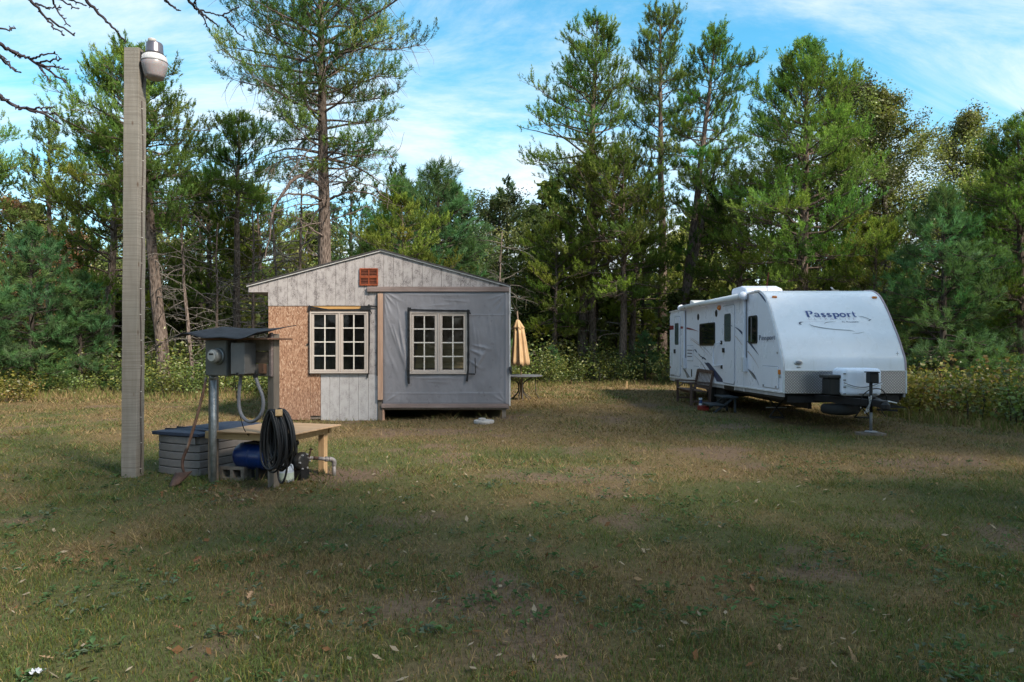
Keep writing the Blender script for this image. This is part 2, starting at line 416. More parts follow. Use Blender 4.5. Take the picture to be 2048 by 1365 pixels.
    sx, sy = np.cos(pa)*ww/2, np.sin(pa)*ww/2; mx_, my_ = x+np.cos(az)*le*0.35, y+np.sin(az)*le*0.35
    v = np.stack([np.c_[x-sx, y-sy, z-0.01], np.c_[x+sx, y+sy, z-0.01], np.c_[mx_+sx*.8, my_+sy*.8, z+hh*.6], np.c_[mx_-sx*.8, my_-sy*.8, z+hh*.6], np.c_[x+np.cos(az)*le, y+np.sin(az)*le, z+hh]], 1).reshape(-1,3)
    i = np.arange(n)[:,None]*5; g.add(v, i+np.array([[0,1,2,3]]), np.repeat(c, 5, 0)); base = g.n-n*5; g.f.append(base+i+np.array([[3,2,4]]))
    o = ob('grass', g, MAT_GRASS)
    tag(o, 'short mixed green and straw coloured grass covering the lawn', 'grass', None, 'stuff')
    # broad-leaved weeds between the blades
    g = G(); n = 2200
    y = 2.9 + 7.5*rs.rand(n)**1.4; x = (rs.rand(n)*2-1)*(y*0.74+1)
    k = fbm(x*1.1+70, y*1.1+35, 3) > 0.46; x, y = x[k], y[k]
    for xx, yy in zip(x, y):
        zz_ = float(ground_z(xx, yy)); q = rs.randint(4, 9); cc = np.array((0.065,0.115,0.050))*(0.7+0.7*rs.rand())
        if rs.rand() < 0.25: cc = np.array((0.09,0.12,0.085))
        for i in range(q):
            a = rs.rand()*6.28; L = 0.018+0.035*rs.rand(); W_ = L*0.32; up = L*(0.15+0.55*rs.rand())
            ox, oy = xx+0.03*rs.randn(), yy+0.03*rs.randn()
            d = np.array([math.cos(a), math.sin(a), 0]); s_ = np.array([-d[1], d[0], 0]); o_ = np.array([ox, oy, zz_+0.012+0.02*rs.rand()])
            g.add([o_, o_+d*L*.5+s_*W_+[0,0,up*.8], o_+d*L+[0,0,up*.7], o_+d*L*.5-s_*W_+[0,0,up*.8]], [(0,1,2,3)], cc*(0.8+0.4*rs.rand()))
    tag(ob('lawn_weeds', g, MAT_GRASS), 'small broad-leaved weeds scattered through the nearer lawn', 'weeds', None, 'stuff')
build_grass()

# ------------------------------------------------------------------ trees
MAT_NEEDLE = leafmat('needles', 0.38)
MAT_LEAF = leafmat('leaves', 0.40, 0.03)
def barkmat(name, c1, c2, sc_=1.0):
    m = M(name, 0.9, spec=0.1)
    v = m.mapping((9*sc_, 9*sc_, 2.2*sc_)); vo = m.voro(2.2, v, 'F1', 'Distance'); n = m.noise(4, 6, 0.7, v)
    c = m.ramp(n, [(0.3, c1), (0.7, c2)]); c = m.mix(m.mr(vo, 0.15, 0.7, 0.75, 0), c, tuple(x*0.35 for x in c1), 'MIX')
    m.color(c); m.bump(m.math('ADD', vo, n), 0.9, 0.04); return m.m
MAT_BARK = barkmat('pine_bark', (0.105,0.078,0.064), (0.23,0.18,0.155))
MAT_BARKD = barkmat('dark_bark', (0.05,0.042,0.036), (0.12,0.10,0.088))
MAT_DEAD = barkmat('dead_wood', (0.15,0.13,0.115), (0.27,0.245,0.22))

def unit(v): return v / max(np.linalg.norm(v), 1e-9)
def blades(g, P, D, L, W, K, C, rs, spread=0.75, quad=False):
    """K narrow blades from every point P, in a cone about D"""
    n = len(P)
    if n == 0: return
    P = np.repeat(P, K, 0); D = np.repeat(D, K, 0); C = np.repeat(C, K, 0); N = n*K
    L = np.repeat(np.broadcast_to(L, (n,)), K)*(0.7+0.5*rs.rand(N))
    d = D + spread*rs.randn(N, 3); d /= np.linalg.norm(d, axis=1)[:,None]
    s_ = np.cross(d, rs.randn(N,3)); s_ /= np.maximum(np.linalg.norm(s_, axis=1), 1e-6)[:,None]
    off = 0.25*L[:,None]*rs.randn(N,3)*0.5
    w_ = W*(0.7+0.6*rs.rand(N))[:,None]*0.5
    p = P+off
    if not quad:
        v = np.stack([p - s_*w_, p + s_*w_, p + d*L[:,None]], 1).reshape(-1,3)
        g.add(v, np.arange(N*3).reshape(-1,3), np.repeat(C*(0.8+0.4*rs.rand(N))[:,None], 3, 0)); return
    v = np.stack([p - s_*w_*0.5, p + d*L[:,None]*0.55 + s_*w_, p + d*L[:,None], p + d*L[:,None]*0.45 - s_*w_], 1).reshape(-1,3)
    c = C*(0.8+0.4*rs.rand(N))[:,None]
    g.add(v, np.arange(N*4).reshape(-1,4), np.repeat(c, 4, 0))

def crooked(rs, a, d, L, n, wob, grav=0.0, upturn=0.0):
    """a wandering line from a in direction d"""
    pts = [np.array(a, float)]; d = unit(np.array(d, float)); st = L/n
    for i in range(n):
        t = i/n
        d = unit(d + wob*rs.randn(3) + np.array([0,0,-grav*(1-t) + upturn*t]))
        pts.append(pts[-1] + d*st)
    return np.array(pts)

def pine(seed, H, prof, nbr=55, r0=0.17, lean=(0,0), needle=(0.15,0.030), K=6, ntw=9, ntf=6, asym=(0,0), hue=(0.075,0.098,0.026),
         dead_from=None, ndead=14, dead_len=1.4, twist=0.25, bend=0.02, elev=(0.10, 0.75), clump=0.10, var=0.30, upb=0.5, droop_twigs=False, gap=0.0, nsh=4, shoot=0.30, upsh=0.75, quad=False, twigwood=True):
    """prof: (height, crown radius) pairs; returns trunk, crown, dead wood"""
    rs = np.random.RandomState(seed); T = G(); C = G(); Dd = G()
    n = 16; zs = np.linspace(-0.3, H, n+1); wob = np.cumsum(rs.randn(n+1, 2)*bend*H/n, 0); wob -= wob[0]
    tx = lean[0]*(zs/H) + wob[:,0]; ty = lean[1]*(zs/H) + wob[:,1]
    tr = np.c_[tx, ty, zs]; rad = r0*np.clip(1 - zs/H, 0, 1)**0.75 + 0.018; rad[0] *= 1.25
    T.tube(tr, rad, 9)
    at = lambda z: np.array([np.interp(z, zs, tx), np.interp(z, zs, ty), z])
    pz, pr = zip(*prof); z0, z1 = pz[0], pz[-1]
    P, Dv, Cv, Ls = [], [], [], []
    hue = np.array(hue); az = rs.rand()*6.28
    for b in range(nbr):
        t = ((b+rs.rand())/nbr)**0.9; z = z0 + (z1-z0)*t
        az += 2.4 + twist*rs.randn()
        R = np.interp(z, pz, pr)*(0.55+0.6*rs.rand())
        R *= 1 + asym[0]*math.cos(az) + asym[1]*math.sin(az)
        if R < 0.15: continue
        e = elev[0] + (elev[1]-elev[0])*t + 0.15*rs.randn()
        d = np.array([math.cos(az)*math.cos(e), math.sin(az)*math.cos(e), math.sin(e)])
        br = crooked(rs, at(z), d, R, 7, 0.10, 0.06, 0.10); rb = max(0.012, 0.16*rad[min(n, int(max(z,0)/H*n))] + 0.010*R)
        T.tube(br, np.linspace(rb, 0.008, 8), (5 if R > 1.2 else 4) if twigwood else 3, cap=False)
        if rs.rand() < gap: continue
        bc = hue*(1+var*rs.randn())*np.array([1+0.12*rs.randn(), 1, 1+0.10*rs.randn()]); bc = np.clip(bc, 0.010, 0.3)
        m = max(3, int(ntw*min(1.3, R/1.8)+0.5))
        for k in range(m):
            s_ = 0.30 + 0.70*(k+rs.rand())/m; i = min(6, int(s_*7)); fr = s_*7-i
            p = br[i]*(1-fr)+br[min(7,i+1)]*fr; bd = unit(br[min(7,i+1)]-br[i])
            side = unit(np.cross(bd, [0,0,1]))*(1 if k % 2 else -1)
            td = unit(bd*(0.5+0.5*rs.rand()) + side*(0.3+0.8*rs.rand()) + np.array([0,0,upb*(0.2+0.8*rs.rand())]) + 0.2*rs.randn(3))
            tl = (0.22+0.34*rs.rand())*min(R, 2.4)*(1.15-0.5*s_) + 0.12
            tw = crooked(rs, p, td, tl, 4, 0.14, 0.0, 0.12)
            if twigwood: T.tube(tw, np.linspace(0.012, 0.004, 5), 3, cap=False)
            if droop_twigs and rs.rand() < 0.5:
                dt = crooked(rs, p, unit(td*0.6+np.array([0,0,-0.8])), tl*1.2, 4, 0.2); Dd.tube(dt, np.linspace(0.010, 0.003, 5), 3, cap=False)
            for q in range(nsh):       # upturned shoots, each a brush of short needles
                u = 0.25+0.75*(q+rs.rand())/nsh; ii = min(3, int(u*4)); f2 = u*4-ii
                p0 = tw[ii]*(1-f2)+tw[ii+1]*f2 + clump*0.4*rs.randn(3)
                sd = unit(unit(tw[ii+1]-tw[ii])*0.55 + np.array([0,0,upsh]) + 0.30*rs.randn(3)); sl = shoot*(0.6+0.8*rs.rand()); cc = bc*(1+0.16*rs.randn())
                for j in range(ntf):
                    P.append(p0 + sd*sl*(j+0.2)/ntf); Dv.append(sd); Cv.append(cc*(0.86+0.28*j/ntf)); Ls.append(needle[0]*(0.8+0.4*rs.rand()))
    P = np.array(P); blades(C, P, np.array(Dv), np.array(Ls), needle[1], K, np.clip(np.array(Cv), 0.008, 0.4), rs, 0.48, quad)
    if dead_from is not None:
        for b in range(ndead):
            z = dead_from[0] + (dead_from[1]-dead_from[0])*rs.rand(); a = rs.rand()*6.28; e = 0.25*rs.randn() + 0.05
            L = dead_len*(0.35+0.8*rs.rand()); d = np.array([math.cos(a)*math.cos(e), math.sin(a)*math.cos(e), math.sin(e)])
            br = crooked(rs, at(z), d, L, 6, 0.13, -0.04, -0.22); Dd.tube(br, np.linspace(0.017+0.004*L, 0.005, 7), 4, cap=False)
            for k in range(int(2+L*2.2)):
                i = rs.randint(1, 6); td = unit(unit(br[i+1]-br[i]) + 0.8*rs.randn(3) + np.array([0,0,-0.2]))
                Dd.tube(crooked(rs, br[i], td, L*(0.15+0.35*rs.rand()), 4, 0.18, 0.02, -0.1), np.linspace(0.009, 0.003, 5), 3, cap=False)
    return T, C, Dd

def leafy(seed, H, prof, nbr=40, r0=0.14, leaf=0.11, nleaf=26, hue=(0.10,0.115,0.03), hue2=None, var=0.3, lean=(0,0), ntw=8, twigwood=True):
    rs = np.random.RandomState(seed); T = G(); C = G()
    n = 12; zs = np.linspace(-0.3, H*0.96, n+1); wob = np.cumsum(rs.randn(n+1, 2)*0.03*H/n, 0); wob -= wob[0]
    tr = np.c_[lean[0]*zs/H+wob[:,0], lean[1]*zs/H+wob[:,1], zs]; rad = r0*np.clip(1-zs/H, 0.02, 1)**0.8+0.012
    T.tube(tr, rad, 8); pz, pr = zip(*prof); az = rs.rand()*6.28; P, N_, Cv = [], [], []
    hue = np.array(hue); hue2 = np.array(hue2 if hue2 is not None else hue*1.25)
    for b in range(nbr):
        t = (b+rs.rand())/nbr; z = pz[0]+(pz[-1]-pz[0])*t; R = np.interp(z, pz, pr)*(0.6+0.55*rs.rand()); az += 2.4+0.3*rs.randn()
        e = 0.25+0.7*t+0.15*rs.randn(); d = np.array([math.cos(az)*math.cos(e), math.sin(az)*math.cos(e), math.sin(e)])
        i0 = np.array([np.interp(z*0.9, zs, tr[:,0]), np.interp(z*0.9, zs, tr[:,1]), z*0.92])
        br = crooked(rs, i0, d, R*1.15, 6, 0.16, 0.02, 0.08); T.tube(br, np.linspace(0.012+0.014*R, 0.007, 7), 4 if twigwood else 3, cap=False)
        bc = hue*(1-rs.rand()) + hue2*rs.rand(); bc = np.clip(bc*(1+var*rs.randn()), 0.012, 0.35)
        for k in range(ntw):
            s_ = 0.3+0.7*rs.rand(); i = min(5, int(s_*6)); td = unit(unit(br[i+1]-br[i])*0.6+0.8*rs.randn(3)+np.array([0,0,0.25])); L = R*(0.15+0.30*rs.rand())+0.1
            tw = crooked(rs, br[i], td, L, 3, 0.2)
            if twigwood: T.tube(tw, np.linspace(0.009, 0.004, 4), 3, cap=False)
            u = rs.rand(nleaf); ii = np.minimum(2, (u*3).astype(int)); f = (u*3-ii)[:,None]
            P.append(tw[ii]*(1-f)+tw[ii+1]*f + (0.09+0.10*L)*rs.randn(nleaf,3)); Cv.append(np.clip(bc*(1+0.22*rs.randn(nleaf,1)), 0.008, 0.4))
    P = np.concatenate(P); Cv = np.concatenate(Cv); N = len(P)
    a = rs.randn(N,3); a[:,2] *= 0.6; a /= np.linalg.norm(a, axis=1)[:,None]; s_ = np.cross(a, rs.randn(N,3)); s_ /= np.linalg.norm(s_, axis=1)[:,None]
    L = leaf*(0.6+0.8*rs.rand(N))[:,None]
    v = np.stack([P, P+a*L*.5+s_*L*.33, P+a*L, P+a*L*.5-s_*L*.33], 1).reshape(-1,3)
    C.add(v, np.arange(N*4).reshape(-1,4), np.repeat(Cv, 4, 0))
    return T, C, G()

def shrub(seed, H, R, nst=16, leaf=0.07, nl=34, hues=((0.125,0.17,0.045),(0.175,0.185,0.045),(0.09,0.135,0.04)), needle=False):
    rs = np.random.RandomState(seed); T = G(); C = G()
    for s_ in range(nst):
        a = rs.rand()*6.28; r = R*math.sqrt(rs.rand())*0.75; b = np.array([r*math.cos(a), r*math.sin(a), -0.03]); h = H*(0.5+0.55*rs.rand())*(1-0.35*(r/R)**2)
        st = crooked(rs, b, unit(np.array([0.35*math.cos(a), 0.35*math.sin(a), 1])), h, 6, 0.14); T.tube(st, np.linspace(0.012, 0.004, 7), 3, cap=False)
        cc = np.array(hues[rs.randint(len(hues))])*(1+0.2*rs.randn())
        u = 0.15+0.85*rs.rand(nl); ii = np.minimum(5, (u*6).astype(int)); f = (u*6-ii)[:,None]
        P = st[ii]*(1-f)+st[ii+1]*f + (0.10+0.06*R)*rs.randn(nl,3); P[:,2] = np.abs(P[:,2])
        c = np.clip(cc*(1+0.25*rs.randn(nl,1)), 0.008, 0.4)
        if needle: blades(C, P, np.tile([0,0,0.8],(nl,1))+0.5*rs.randn(nl,3), np.full(nl,leaf), 0.022, 5, c, rs, 0.5); continue
        d = rs.randn(nl,3); d[:,2] *= 0.5; d /= np.linalg.norm(d,axis=1)[:,None]; sd = np.cross(d, rs.randn(nl,3)); sd /= np.linalg.norm(sd,axis=1)[:,None]
        L = leaf*(0.6+0.8*rs.rand(nl))[:,None]
        C.add(np.stack([P, P+d*L*.5+sd*L*.32, P+d*L, P+d*L*.5-sd*L*.32],1).reshape(-1,3), np.arange(nl*4).reshape(-1,4), np.repeat(c,4,0))
    return T, C, G()

def make(name, parts, leafm=None, bark=None, dead=None, names=('trunk','crown','dead_branches')):
    """meshes of one tree, ready to be placed any number of times"""
    out = []
    for g, nm, mt in zip(parts, names, (bark or MAT_BARK, leafm or MAT_NEEDLE, dead or MAT_DEAD)):
        if g.v:
            me = g.mesh(name+'_'+nm, smooth=(nm != 'crown')); me.materials.append(mt); out.append((nm, me))
    return out
def plant(name, meshes, x, y, label, cat='tree', rz=0.0, s=1.0, group=None, sz=None):
    t = thing(name, label, cat, (x, y, float(ground_z(x, y))), rz, group)
    t.scale = (s, s, sz or s)
    for nm, me in meshes:
        o = ob(nm, me, None, t)
        if nm in ('crown', 'foliage', 'dead_branches', 'stems'): o['kind'] = 'stuff'
    return t
def XD(px, D): return (px-1024)*D/F
def ZD(py, D): return CH-(py-HY)*D/F
def prof_px(D, rows):
    """crown outline given as (row, half width in pixels) from the bottom up"""
    return [(ZD(r, D), w_*D/F) for r, w_ in rows]
MAT_LIMB = barkmat('limb_bark', (0.15,0.115,0.10), (0.27,0.215,0.19))
JP = (0.132, 0.205, 0.050); JPY = (0.180, 0.230, 0.050); WP = (0.094, 0.172, 0.072)
GP = 'tall pines at the edge of the clearing'
# --- the big pine behind the cabin
D = 24.0
T, C, Dd = pine(3, 16.2, prof_px(D, [(345,60),(320,150),(250,190),(215,150),(190,130),(150,215),(90,235),(40,190),(-40,175),(-130,80),(-165,10)]), nbr=105, r0=0.26,
    needle=(0.12,0.021), K=6, quad=True, ntw=12, ntf=4, hue=JP, bend=0.012, elev=(0.02,0.65), droop_twigs=True, dead_from=(5.6,9.0), ndead=34, dead_len=2.4, lean=(-0.25,0), clump=0.11, gap=0.06)
rs = np.random.RandomState(8); hx = XD(655, D)
def limb(pts, r0, r1, twigs=8, tl=0.9):
    P = np.array([PX(a, b, D+dd) - np.array([hx, D, 0]) for a, b, dd in pts])
    t = np.linspace(0, 1, len(P)); tt = np.linspace(0, 1, 18); Q = np.c_[np.interp(tt,t,P[:,0]), np.interp(tt,t,P[:,1]), np.interp(tt,t,P[:,2])]
    Q[1:-1] = (Q[:-2]+2*Q[1:-1]+Q[2:])/4; Q += 0.015*rs.randn(*Q.shape)
    Dd.tube(Q, np.linspace(r0, r1, 18), 6, cap=False)
    for k in range(twigs):
        i = rs.randint(4, 17); Dd.tube(crooked(rs, Q[i], unit(rs.randn(3)+np.array([0,-0.2,-0.4])), tl*(0.3+0.8*rs.rand()), 5, 0.2, 0, -0.15), np.linspace(0.014,0.004,6), 3, cap=False)
limb([(658,400,0),(640,372,-.3),(612,350,-.6),(590,356,-.8),(565,385,-1),(545,420,-1.1),(540,470,-1.2),(532,515,-1.2)], 0.085, 0.02, 10)
limb([(658,405,0),(620,390,-.5),(575,388,-1),(550,400,-1.2)], 0.05, 0.012, 10)
limb([(660,400,0),(690,385,-.4),(735,385,-.8),(765,400,-1)], 0.05, 0.012, 8)
limb([(665,370,0),(700,362,-.5),(740,370,-.8),(785,405,-1.0)], 0.035, 0.01, 8)
limb([(655,480,0),(625,460,-.6),(600,440,-.9),(580,430,-1.1)], 0.04, 0.01, 6)
limb([(652,410,0),(632,425,-.4),(618,450,-.6),(610,480,-.8)], 0.03, 0.01, 6)
limb([(660,330,0),(600,310,-.5),(560,320,-.8),(540,345,-1)], 0.035, 0.008, 14)
limb([(660,320,0),(720,300,-.5),(770,300,-.8),(800,330,-1)], 0.035, 0.008, 14)
for i in range(26):     # short dead stubs that roughen the trunk
    z = 2.5+7*rs.rand(); a = rs.rand()*6.28; Dd.tube(crooked(rs, [-0.25*z/16+0.2*math.cos(a), 0.2*math.sin(a), z], [math.cos(a), math.sin(a), 0.2], 0.25+0.5*rs.rand(), 4, 0.2), np.linspace(0.02,0.006,5), 4, cap=False)
plant('pine_tree', make('big_pine', (T, C, Dd), dead=MAT_LIMB), hx, D, 'tallest pine rising directly behind the cabin with drooping bare lower branches', group=GP)

# --- three tall jack pines right of the middle
D = 34.0
p13 = make('jack_a', pine(21, ZD(45,D), prof_px(D, [(390,60),(350,120),(300,135),(235,115),(180,110),(150,60),(100,55),(60,25),(45,6)]), nbr=74, r0=0.27, needle=(0.14,0.030), K=5, ntw=11, ntf=4,
    hue=JP, lean=(0.8,0), elev=(0.05,0.8), asym=(-0.15,0), dead_from=(2.6,9), ndead=22, dead_len=1.8, clump=0.12, gap=0.08))
plant('pine_tree', p13, XD(1160,D), D, 'tall straight pine with long bare trunk, leftmost of the three tall pines', group=GP)
D = 37.0
p15 = make('jack_b', pine(34, ZD(38,D), prof_px(D, [(360,40),(300,65),(230,75),(150,68),(90,62),(60,40),(38,8)]), nbr=66, r0=0.26, needle=(0.14,0.030), K=5, ntw=11, ntf=4,
    hue=(0.130,0.180,0.052), elev=(0.1,0.8), dead_from=(5,10), ndead=16, dead_len=1.4, clump=0.12, gap=0.05))
plant('pine_tree', p15, XD(1326,D), D, 'tall narrow pine, middle one of the three tall pines', group=GP)
D = 33.0
p16 = make('jack_c', pine(47, ZD(58,D), prof_px(D, [(390,30),(330,85),(280,100),(200,85),(140,60),(100,32),(58,6)]), nbr=64, r0=0.23, needle=(0.14,0.030), K=5, ntw=11, ntf=4,
    hue=JP, lean=(2.1,0), elev=(0.1,0.75), asym=(0.2,0), dead_from=(3,8), ndead=16, dead_len=1.4, clump=0.12, gap=0.08))
plant('pine_tree', p16, XD(1352,D), D, 'tall leaning pine behind the trailer, rightmost of the three tall pines', group=GP)
# second trunks beside them
D = 33.5
p14 = make('jack_d', pine(52, 10.6, [(4.0,1.2),(5.2,3.2),(7.0,3.4),(8.6,2.6),(10.0,1.4),(10.6,0.2)], nbr=56, r0=0.20, needle=(0.14,0.032), K=5, ntw=11, ntf=4, hue=(0.130,0.178,0.044), asym=(0.25,-0.1),
    dead_from=(1.8,4.5), ndead=14, dead_len=1.3, clump=0.13))
plant('pine_tree', p14, XD(1185,D), D, 'short full pine with low crown close beside the leftmost tall pine', group=GP)
p14b = make('jack_e', pine(58, 9.2, [(2.6,1.4),(4.2,2.6),(6.0,2.6),(7.8,1.8),(9.2,0.2)], nbr=50, r0=0.17, needle=(0.14,0.032), K=5, ntw=10, ntf=4, hue=JPY, lean=(0.5,0), dead_from=(1.2,3), ndead=10, clump=0.13))
plant('pine_tree', p14b, XD(1262,36), 36.0, 'medium pine with yellowish crown between the tall pines', group=GP)
plant('pine_tree', make('jack_f', pine(61, 10.5, [(5.0,0.9),(7,1.8),(8.8,1.7),(10.5,0.3)], nbr=36, r0=0.20, needle=(0.14,0.032), K=5, ntw=9, ntf=4, hue=JP, lean=(2.4,0.3), dead_from=(2,5), ndead=10)), XD(1336,32.5), 32.5,
      'slanting pine trunk close to the rear end of the trailer', group=GP)
# --- big full pine right of the trailer's nose
D = 27.5
p17 = make('jack_g', pine(75, ZD(92,D), prof_px(D, [(600,70),(540,130),(470,165),(400,160),(330,140),(260,110),(200,85),(150,50),(110,22),(92,4)]), nbr=120, r0=0.24, needle=(0.13,0.028), K=5, quad=True, ntw=13, ntf=4,
    hue=(0.142,0.218,0.052), elev=(0.02,0.7), lean=(0.25,0), dead_from=(1.5,4), ndead=12, clump=0.12, var=0.24))
plant('pine_tree', p17, XD(1600,D), D, 'broad full pine standing behind the front of the trailer', group=GP)
# --- left side
D = 24.5
p1 = make('jack_h', pine(83, ZD(118,D), prof_px(D, [(470,70),(420,130),(350,150),(280,130),(220,105),(170,75),(140,45),(118,10)]), nbr=84, r0=0.23, needle=(0.12,0.024), K=6, ntw=12, ntf=4,
    hue=JP, lean=(-1.1,0), bend=0.03, elev=(0.1,0.75), asym=(-0.1,0), dead_from=(1.6,5.5), ndead=24, dead_len=1.5, clump=0.12, gap=0.06))
plant('pine_tree', p1, XD(330,D), D, 'dark crooked pine standing behind the lamp post', group=GP)
D = 30.0
p5 = make('jack_i', pine(91, ZD(235,D), prof_px(D, [(440,70),(400,95),(340,85),(300,60),(260,28),(235,6)]), nbr=50, r0=0.18, needle=(0.13,0.028), K=5, ntw=11, ntf=4, hue=JP, dead_from=(1.2,5), ndead=36, dead_len=1.7, clump=0.12))
plant('pine_tree', p5, XD(473,D), D, 'slim pine with many dead grey side branches left of the cabin', group=GP)
D = 31.0
p2 = make('jack_j', pine(97, ZD(245,D), prof_px(D, [(470,50),(400,60),(340,45),(290,32),(245,6)]), nbr=44, r0=0.15, needle=(0.14,0.030), K=5, ntw=9, ntf=4, hue=(0.135,0.180,0.058), dead_from=(2,6), ndead=16))
plant('pine_tree', p2, XD(100,D), D, 'thin open pine near the left edge of the picture', group=GP)
plant('pine_tree', p1, XD(-85,29), 29.0, 'pine cut by the left edge of the picture', rz=2.1, s=0.98, group=GP)
plant('pine_tree', p14b, XD(215,28), 28.0, 'bushy pine half hidden by the lamp post', rz=1.0, s=1.12, group=GP)
plant('pine_tree', p14, XD(420,34), 34.0, 'rounded pine behind the slim dead-branched pine', rz=2.0, s=0.92, group=GP)
plant('pine_tree', p14b, XD(530,33), 33.0, 'low pine crown between the slim pine and the tallest pine', rz=3.3, s=0.95, group=GP)
# dead poles left of the cabin
dd1 = make('dead_a', pine(104, 6.4, [(6.2,0.05),(6.4,0.05)], nbr=2, r0=0.05, dead_from=(0.9,6), ndead=40, dead_len=1.5, ntw=0, bend=0.05), bark=MAT_BARK)
dd2 = make('dead_b', pine(109, 7.4, [(7.2,0.05),(7.4,0.05)], nbr=2, r0=0.06, dead_from=(0.9,7), ndead=48, dead_len=1.9, ntw=0, lean=(-0.7,0), bend=0.05), bark=MAT_LIMB)
GD = 'dead grey trees left of the cabin'
plant('dead_tree', [m for m in dd1 if m[0] != 'crown'], XD(432,27), 27.0, 'pale dead sapling with thin bare twigs beside the slim pine', group=GD)
plant('dead_tree', [m for m in dd2 if m[0] != 'crown'], XD(388,25.5), 25.5, 'leaning dead trunk right of the crooked pine behind the lamp post', group=GD)
plant('dead_tree', [m for m in dd1 if m[0] != 'crown'], XD(505,28), 28.0, 'dead grey sapling just left of the cabin eave', rz=2.0, s=1.15, group=GD)
plant('dead_tree', [m for m in dd2 if m[0] != 'crown'], XD(565,29), 29.0, 'dead twiggy tree standing behind the cabin left of the tallest pine', rz=1.2, s=1.05, group=GD)
plant('dead_tree', [m for m in dd1 if m[0] != 'crown'], XD(605,27), 27.0, 'tangle of dead branches close behind the cabin roof', rz=4.0, s=1.25, group=GD)
plant('dead_tree', [m for m in dd2 if m[0] != 'crown'], XD(985,31), 31.0, 'broken dead snag rising behind the right end of the cabin', rz=2.6, s=0.9, group='dead grey trees right of the cabin')
# --- white pines, bluish and soft
wpA = make('white_a', pine(121, 8.0, [(0.5,2.5),(1.6,2.7),(3.2,2.4),(5.0,1.9),(6.4,1.2),(7.4,0.5),(8.0,0.05)], nbr=88, r0=0.13, needle=(0.22,0.018), K=11, nsh=2, upsh=0.35, ntw=12, ntf=3, hue=WP, elev=(0.0,0.8), clump=0.13, upb=0.25, var=0.16), bark=MAT_BARKD)
wpB = make('white_b', pine(127, 6.2, [(0.3,2.0),(1.5,2.1),(3.0,1.7),(4.4,1.2),(5.6,0.5),(6.2,0.05)], nbr=72, r0=0.11, needle=(0.21,0.018), K=11, nsh=2, upsh=0.35, ntw=11, ntf=3, hue=(0.105,0.188,0.082), elev=(0.0,0.8), clump=0.13, upb=0.25, var=0.16), bark=MAT_BARKD)
GW = 'soft blue-green white pines'
plant('white_pine', wpA, XD(1885,23), 23.0, 'soft blue-green white pine to the right of the trailer', s=0.84, group=GW)
plant('white_pine', wpA, XD(875,31), 31.0, 'dense dark blue-green pine right behind the cabin ridge', rz=1.4, s=1.20, group=GW)
plant('white_pine', wpA, XD(800,36), 36.0, 'blue-green pine top between the cabin ridge and the tallest pine', rz=3.4, s=1.25, group=GW)
plant('white_pine', wpB, XD(62,24.5), 24.5, 'young bluish pine at the left side of the clearing', s=0.92, group=GW)
plant('white_pine', wpB, XD(-60,22.5), 22.5, 'bluish pine cut by the left edge above the brush', rz=2.0, s=0.85, group=GW)
plant('white_pine', wpB, XD(160,25.5), 25.5, 'small bluish pine left of the lamp post', rz=0.7, s=0.68, group=GW)
plant('pine_tree', p17, XD(2050,23.5), 23.5, 'large dark pine filling the right edge of the picture', rz=2.2, s=0.68, group=GP)
plant('white_pine', wpA, XD(2130,26), 26.0, 'dark evergreen behind the large pine at the right edge', rz=4.2, s=1.35, group=GW)
plant('white_pine', wpB, XD(1105,31), 31.0, 'knee-high soft pine seedling beside the patio table', rz=1.0, s=0.26, group=GW)
plant('white_pine', wpB, XD(1290,31.5), 31.5, 'small soft pine between the tall pines and the trailer', rz=2.0, s=0.36, group=GW)
plant('pine_tree', p14b, XD(815,27), 27.0, 'yellow-green pine leaning over the right side of the cabin roof', rz=2.4, s=0.78, group=GP)
plant('pine_tree', p14b, XD(1745,26), 26.0, 'yellow-green pine bough showing just above the trailer nose', rz=0.4, s=0.66, group=GP)
plant('pine_tree', p14, XD(1246,32), 32.0, 'full dark-green pine crown between the leftmost and middle tall pines', rz=4.1, s=0.92, group=GP)
plant('pine_tree', p14b, XD(1108,33), 33.0, 'low pine left of the leftmost tall pine', rz=5.1, s=0.78, group=GP)
plant('pine_tree', p14, XD(1480,31), 31.0, 'dark pine low behind the trailer roof', rz=0.4, s=0.85, group=GP)
# --- broad-leaved trees
oakA = make('oak_a', leafy(141, 13.0, [(3.0,2.0),(5.5,3.2),(8,3.3),(10.5,2.4),(12.4,1.0),(13,0.3)], nbr=56, r0=0.2, leaf=0.095, nleaf=80, hue=(0.150,0.185,0.055), hue2=(0.215,0.205,0.065), ntw=10), leafm=MAT_LEAF, bark=MAT_BARKD)
oakB = make('oak_b', leafy(149, 10.0, [(1.5,1.8),(4,2.8),(6.5,2.7),(8.6,1.7),(10,0.4)], nbr=52, r0=0.16, leaf=0.11, nleaf=40, hue=(0.140,0.180,0.055), hue2=(0.205,0.225,0.07), ntw=10), leafm=MAT_LEAF, bark=MAT_BARKD)
redA = make('red_a', leafy(157, 8.5, [(2.5,1.5),(4.5,2.3),(6.5,2.0),(8.5,0.4)], nbr=40, r0=0.13, leaf=0.11, nleaf=22, hue=(0.20,0.085,0.045), hue2=(0.26,0.13,0.06), ntw=9), leafm=MAT_LEAF, bark=MAT_BARKD)
GO = 'broad-leaved trees in the wood'
plant('oak_tree', oakA, XD(1775,36), 36.0, 'olive-brown oak behind the broad pine right of the trailer', group=GO, s=1.20)
plant('oak_tree', oakA, XD(1690,40), 40.0, 'oak top showing between the broad pine and the olive-brown oak', rz=2.0, group=GO, s=1.32)
plant('oak_tree', oakA, XD(1930,42), 42.0, 'pale open oak crown at the upper right', rz=4.0, group=GO, s=1.26)
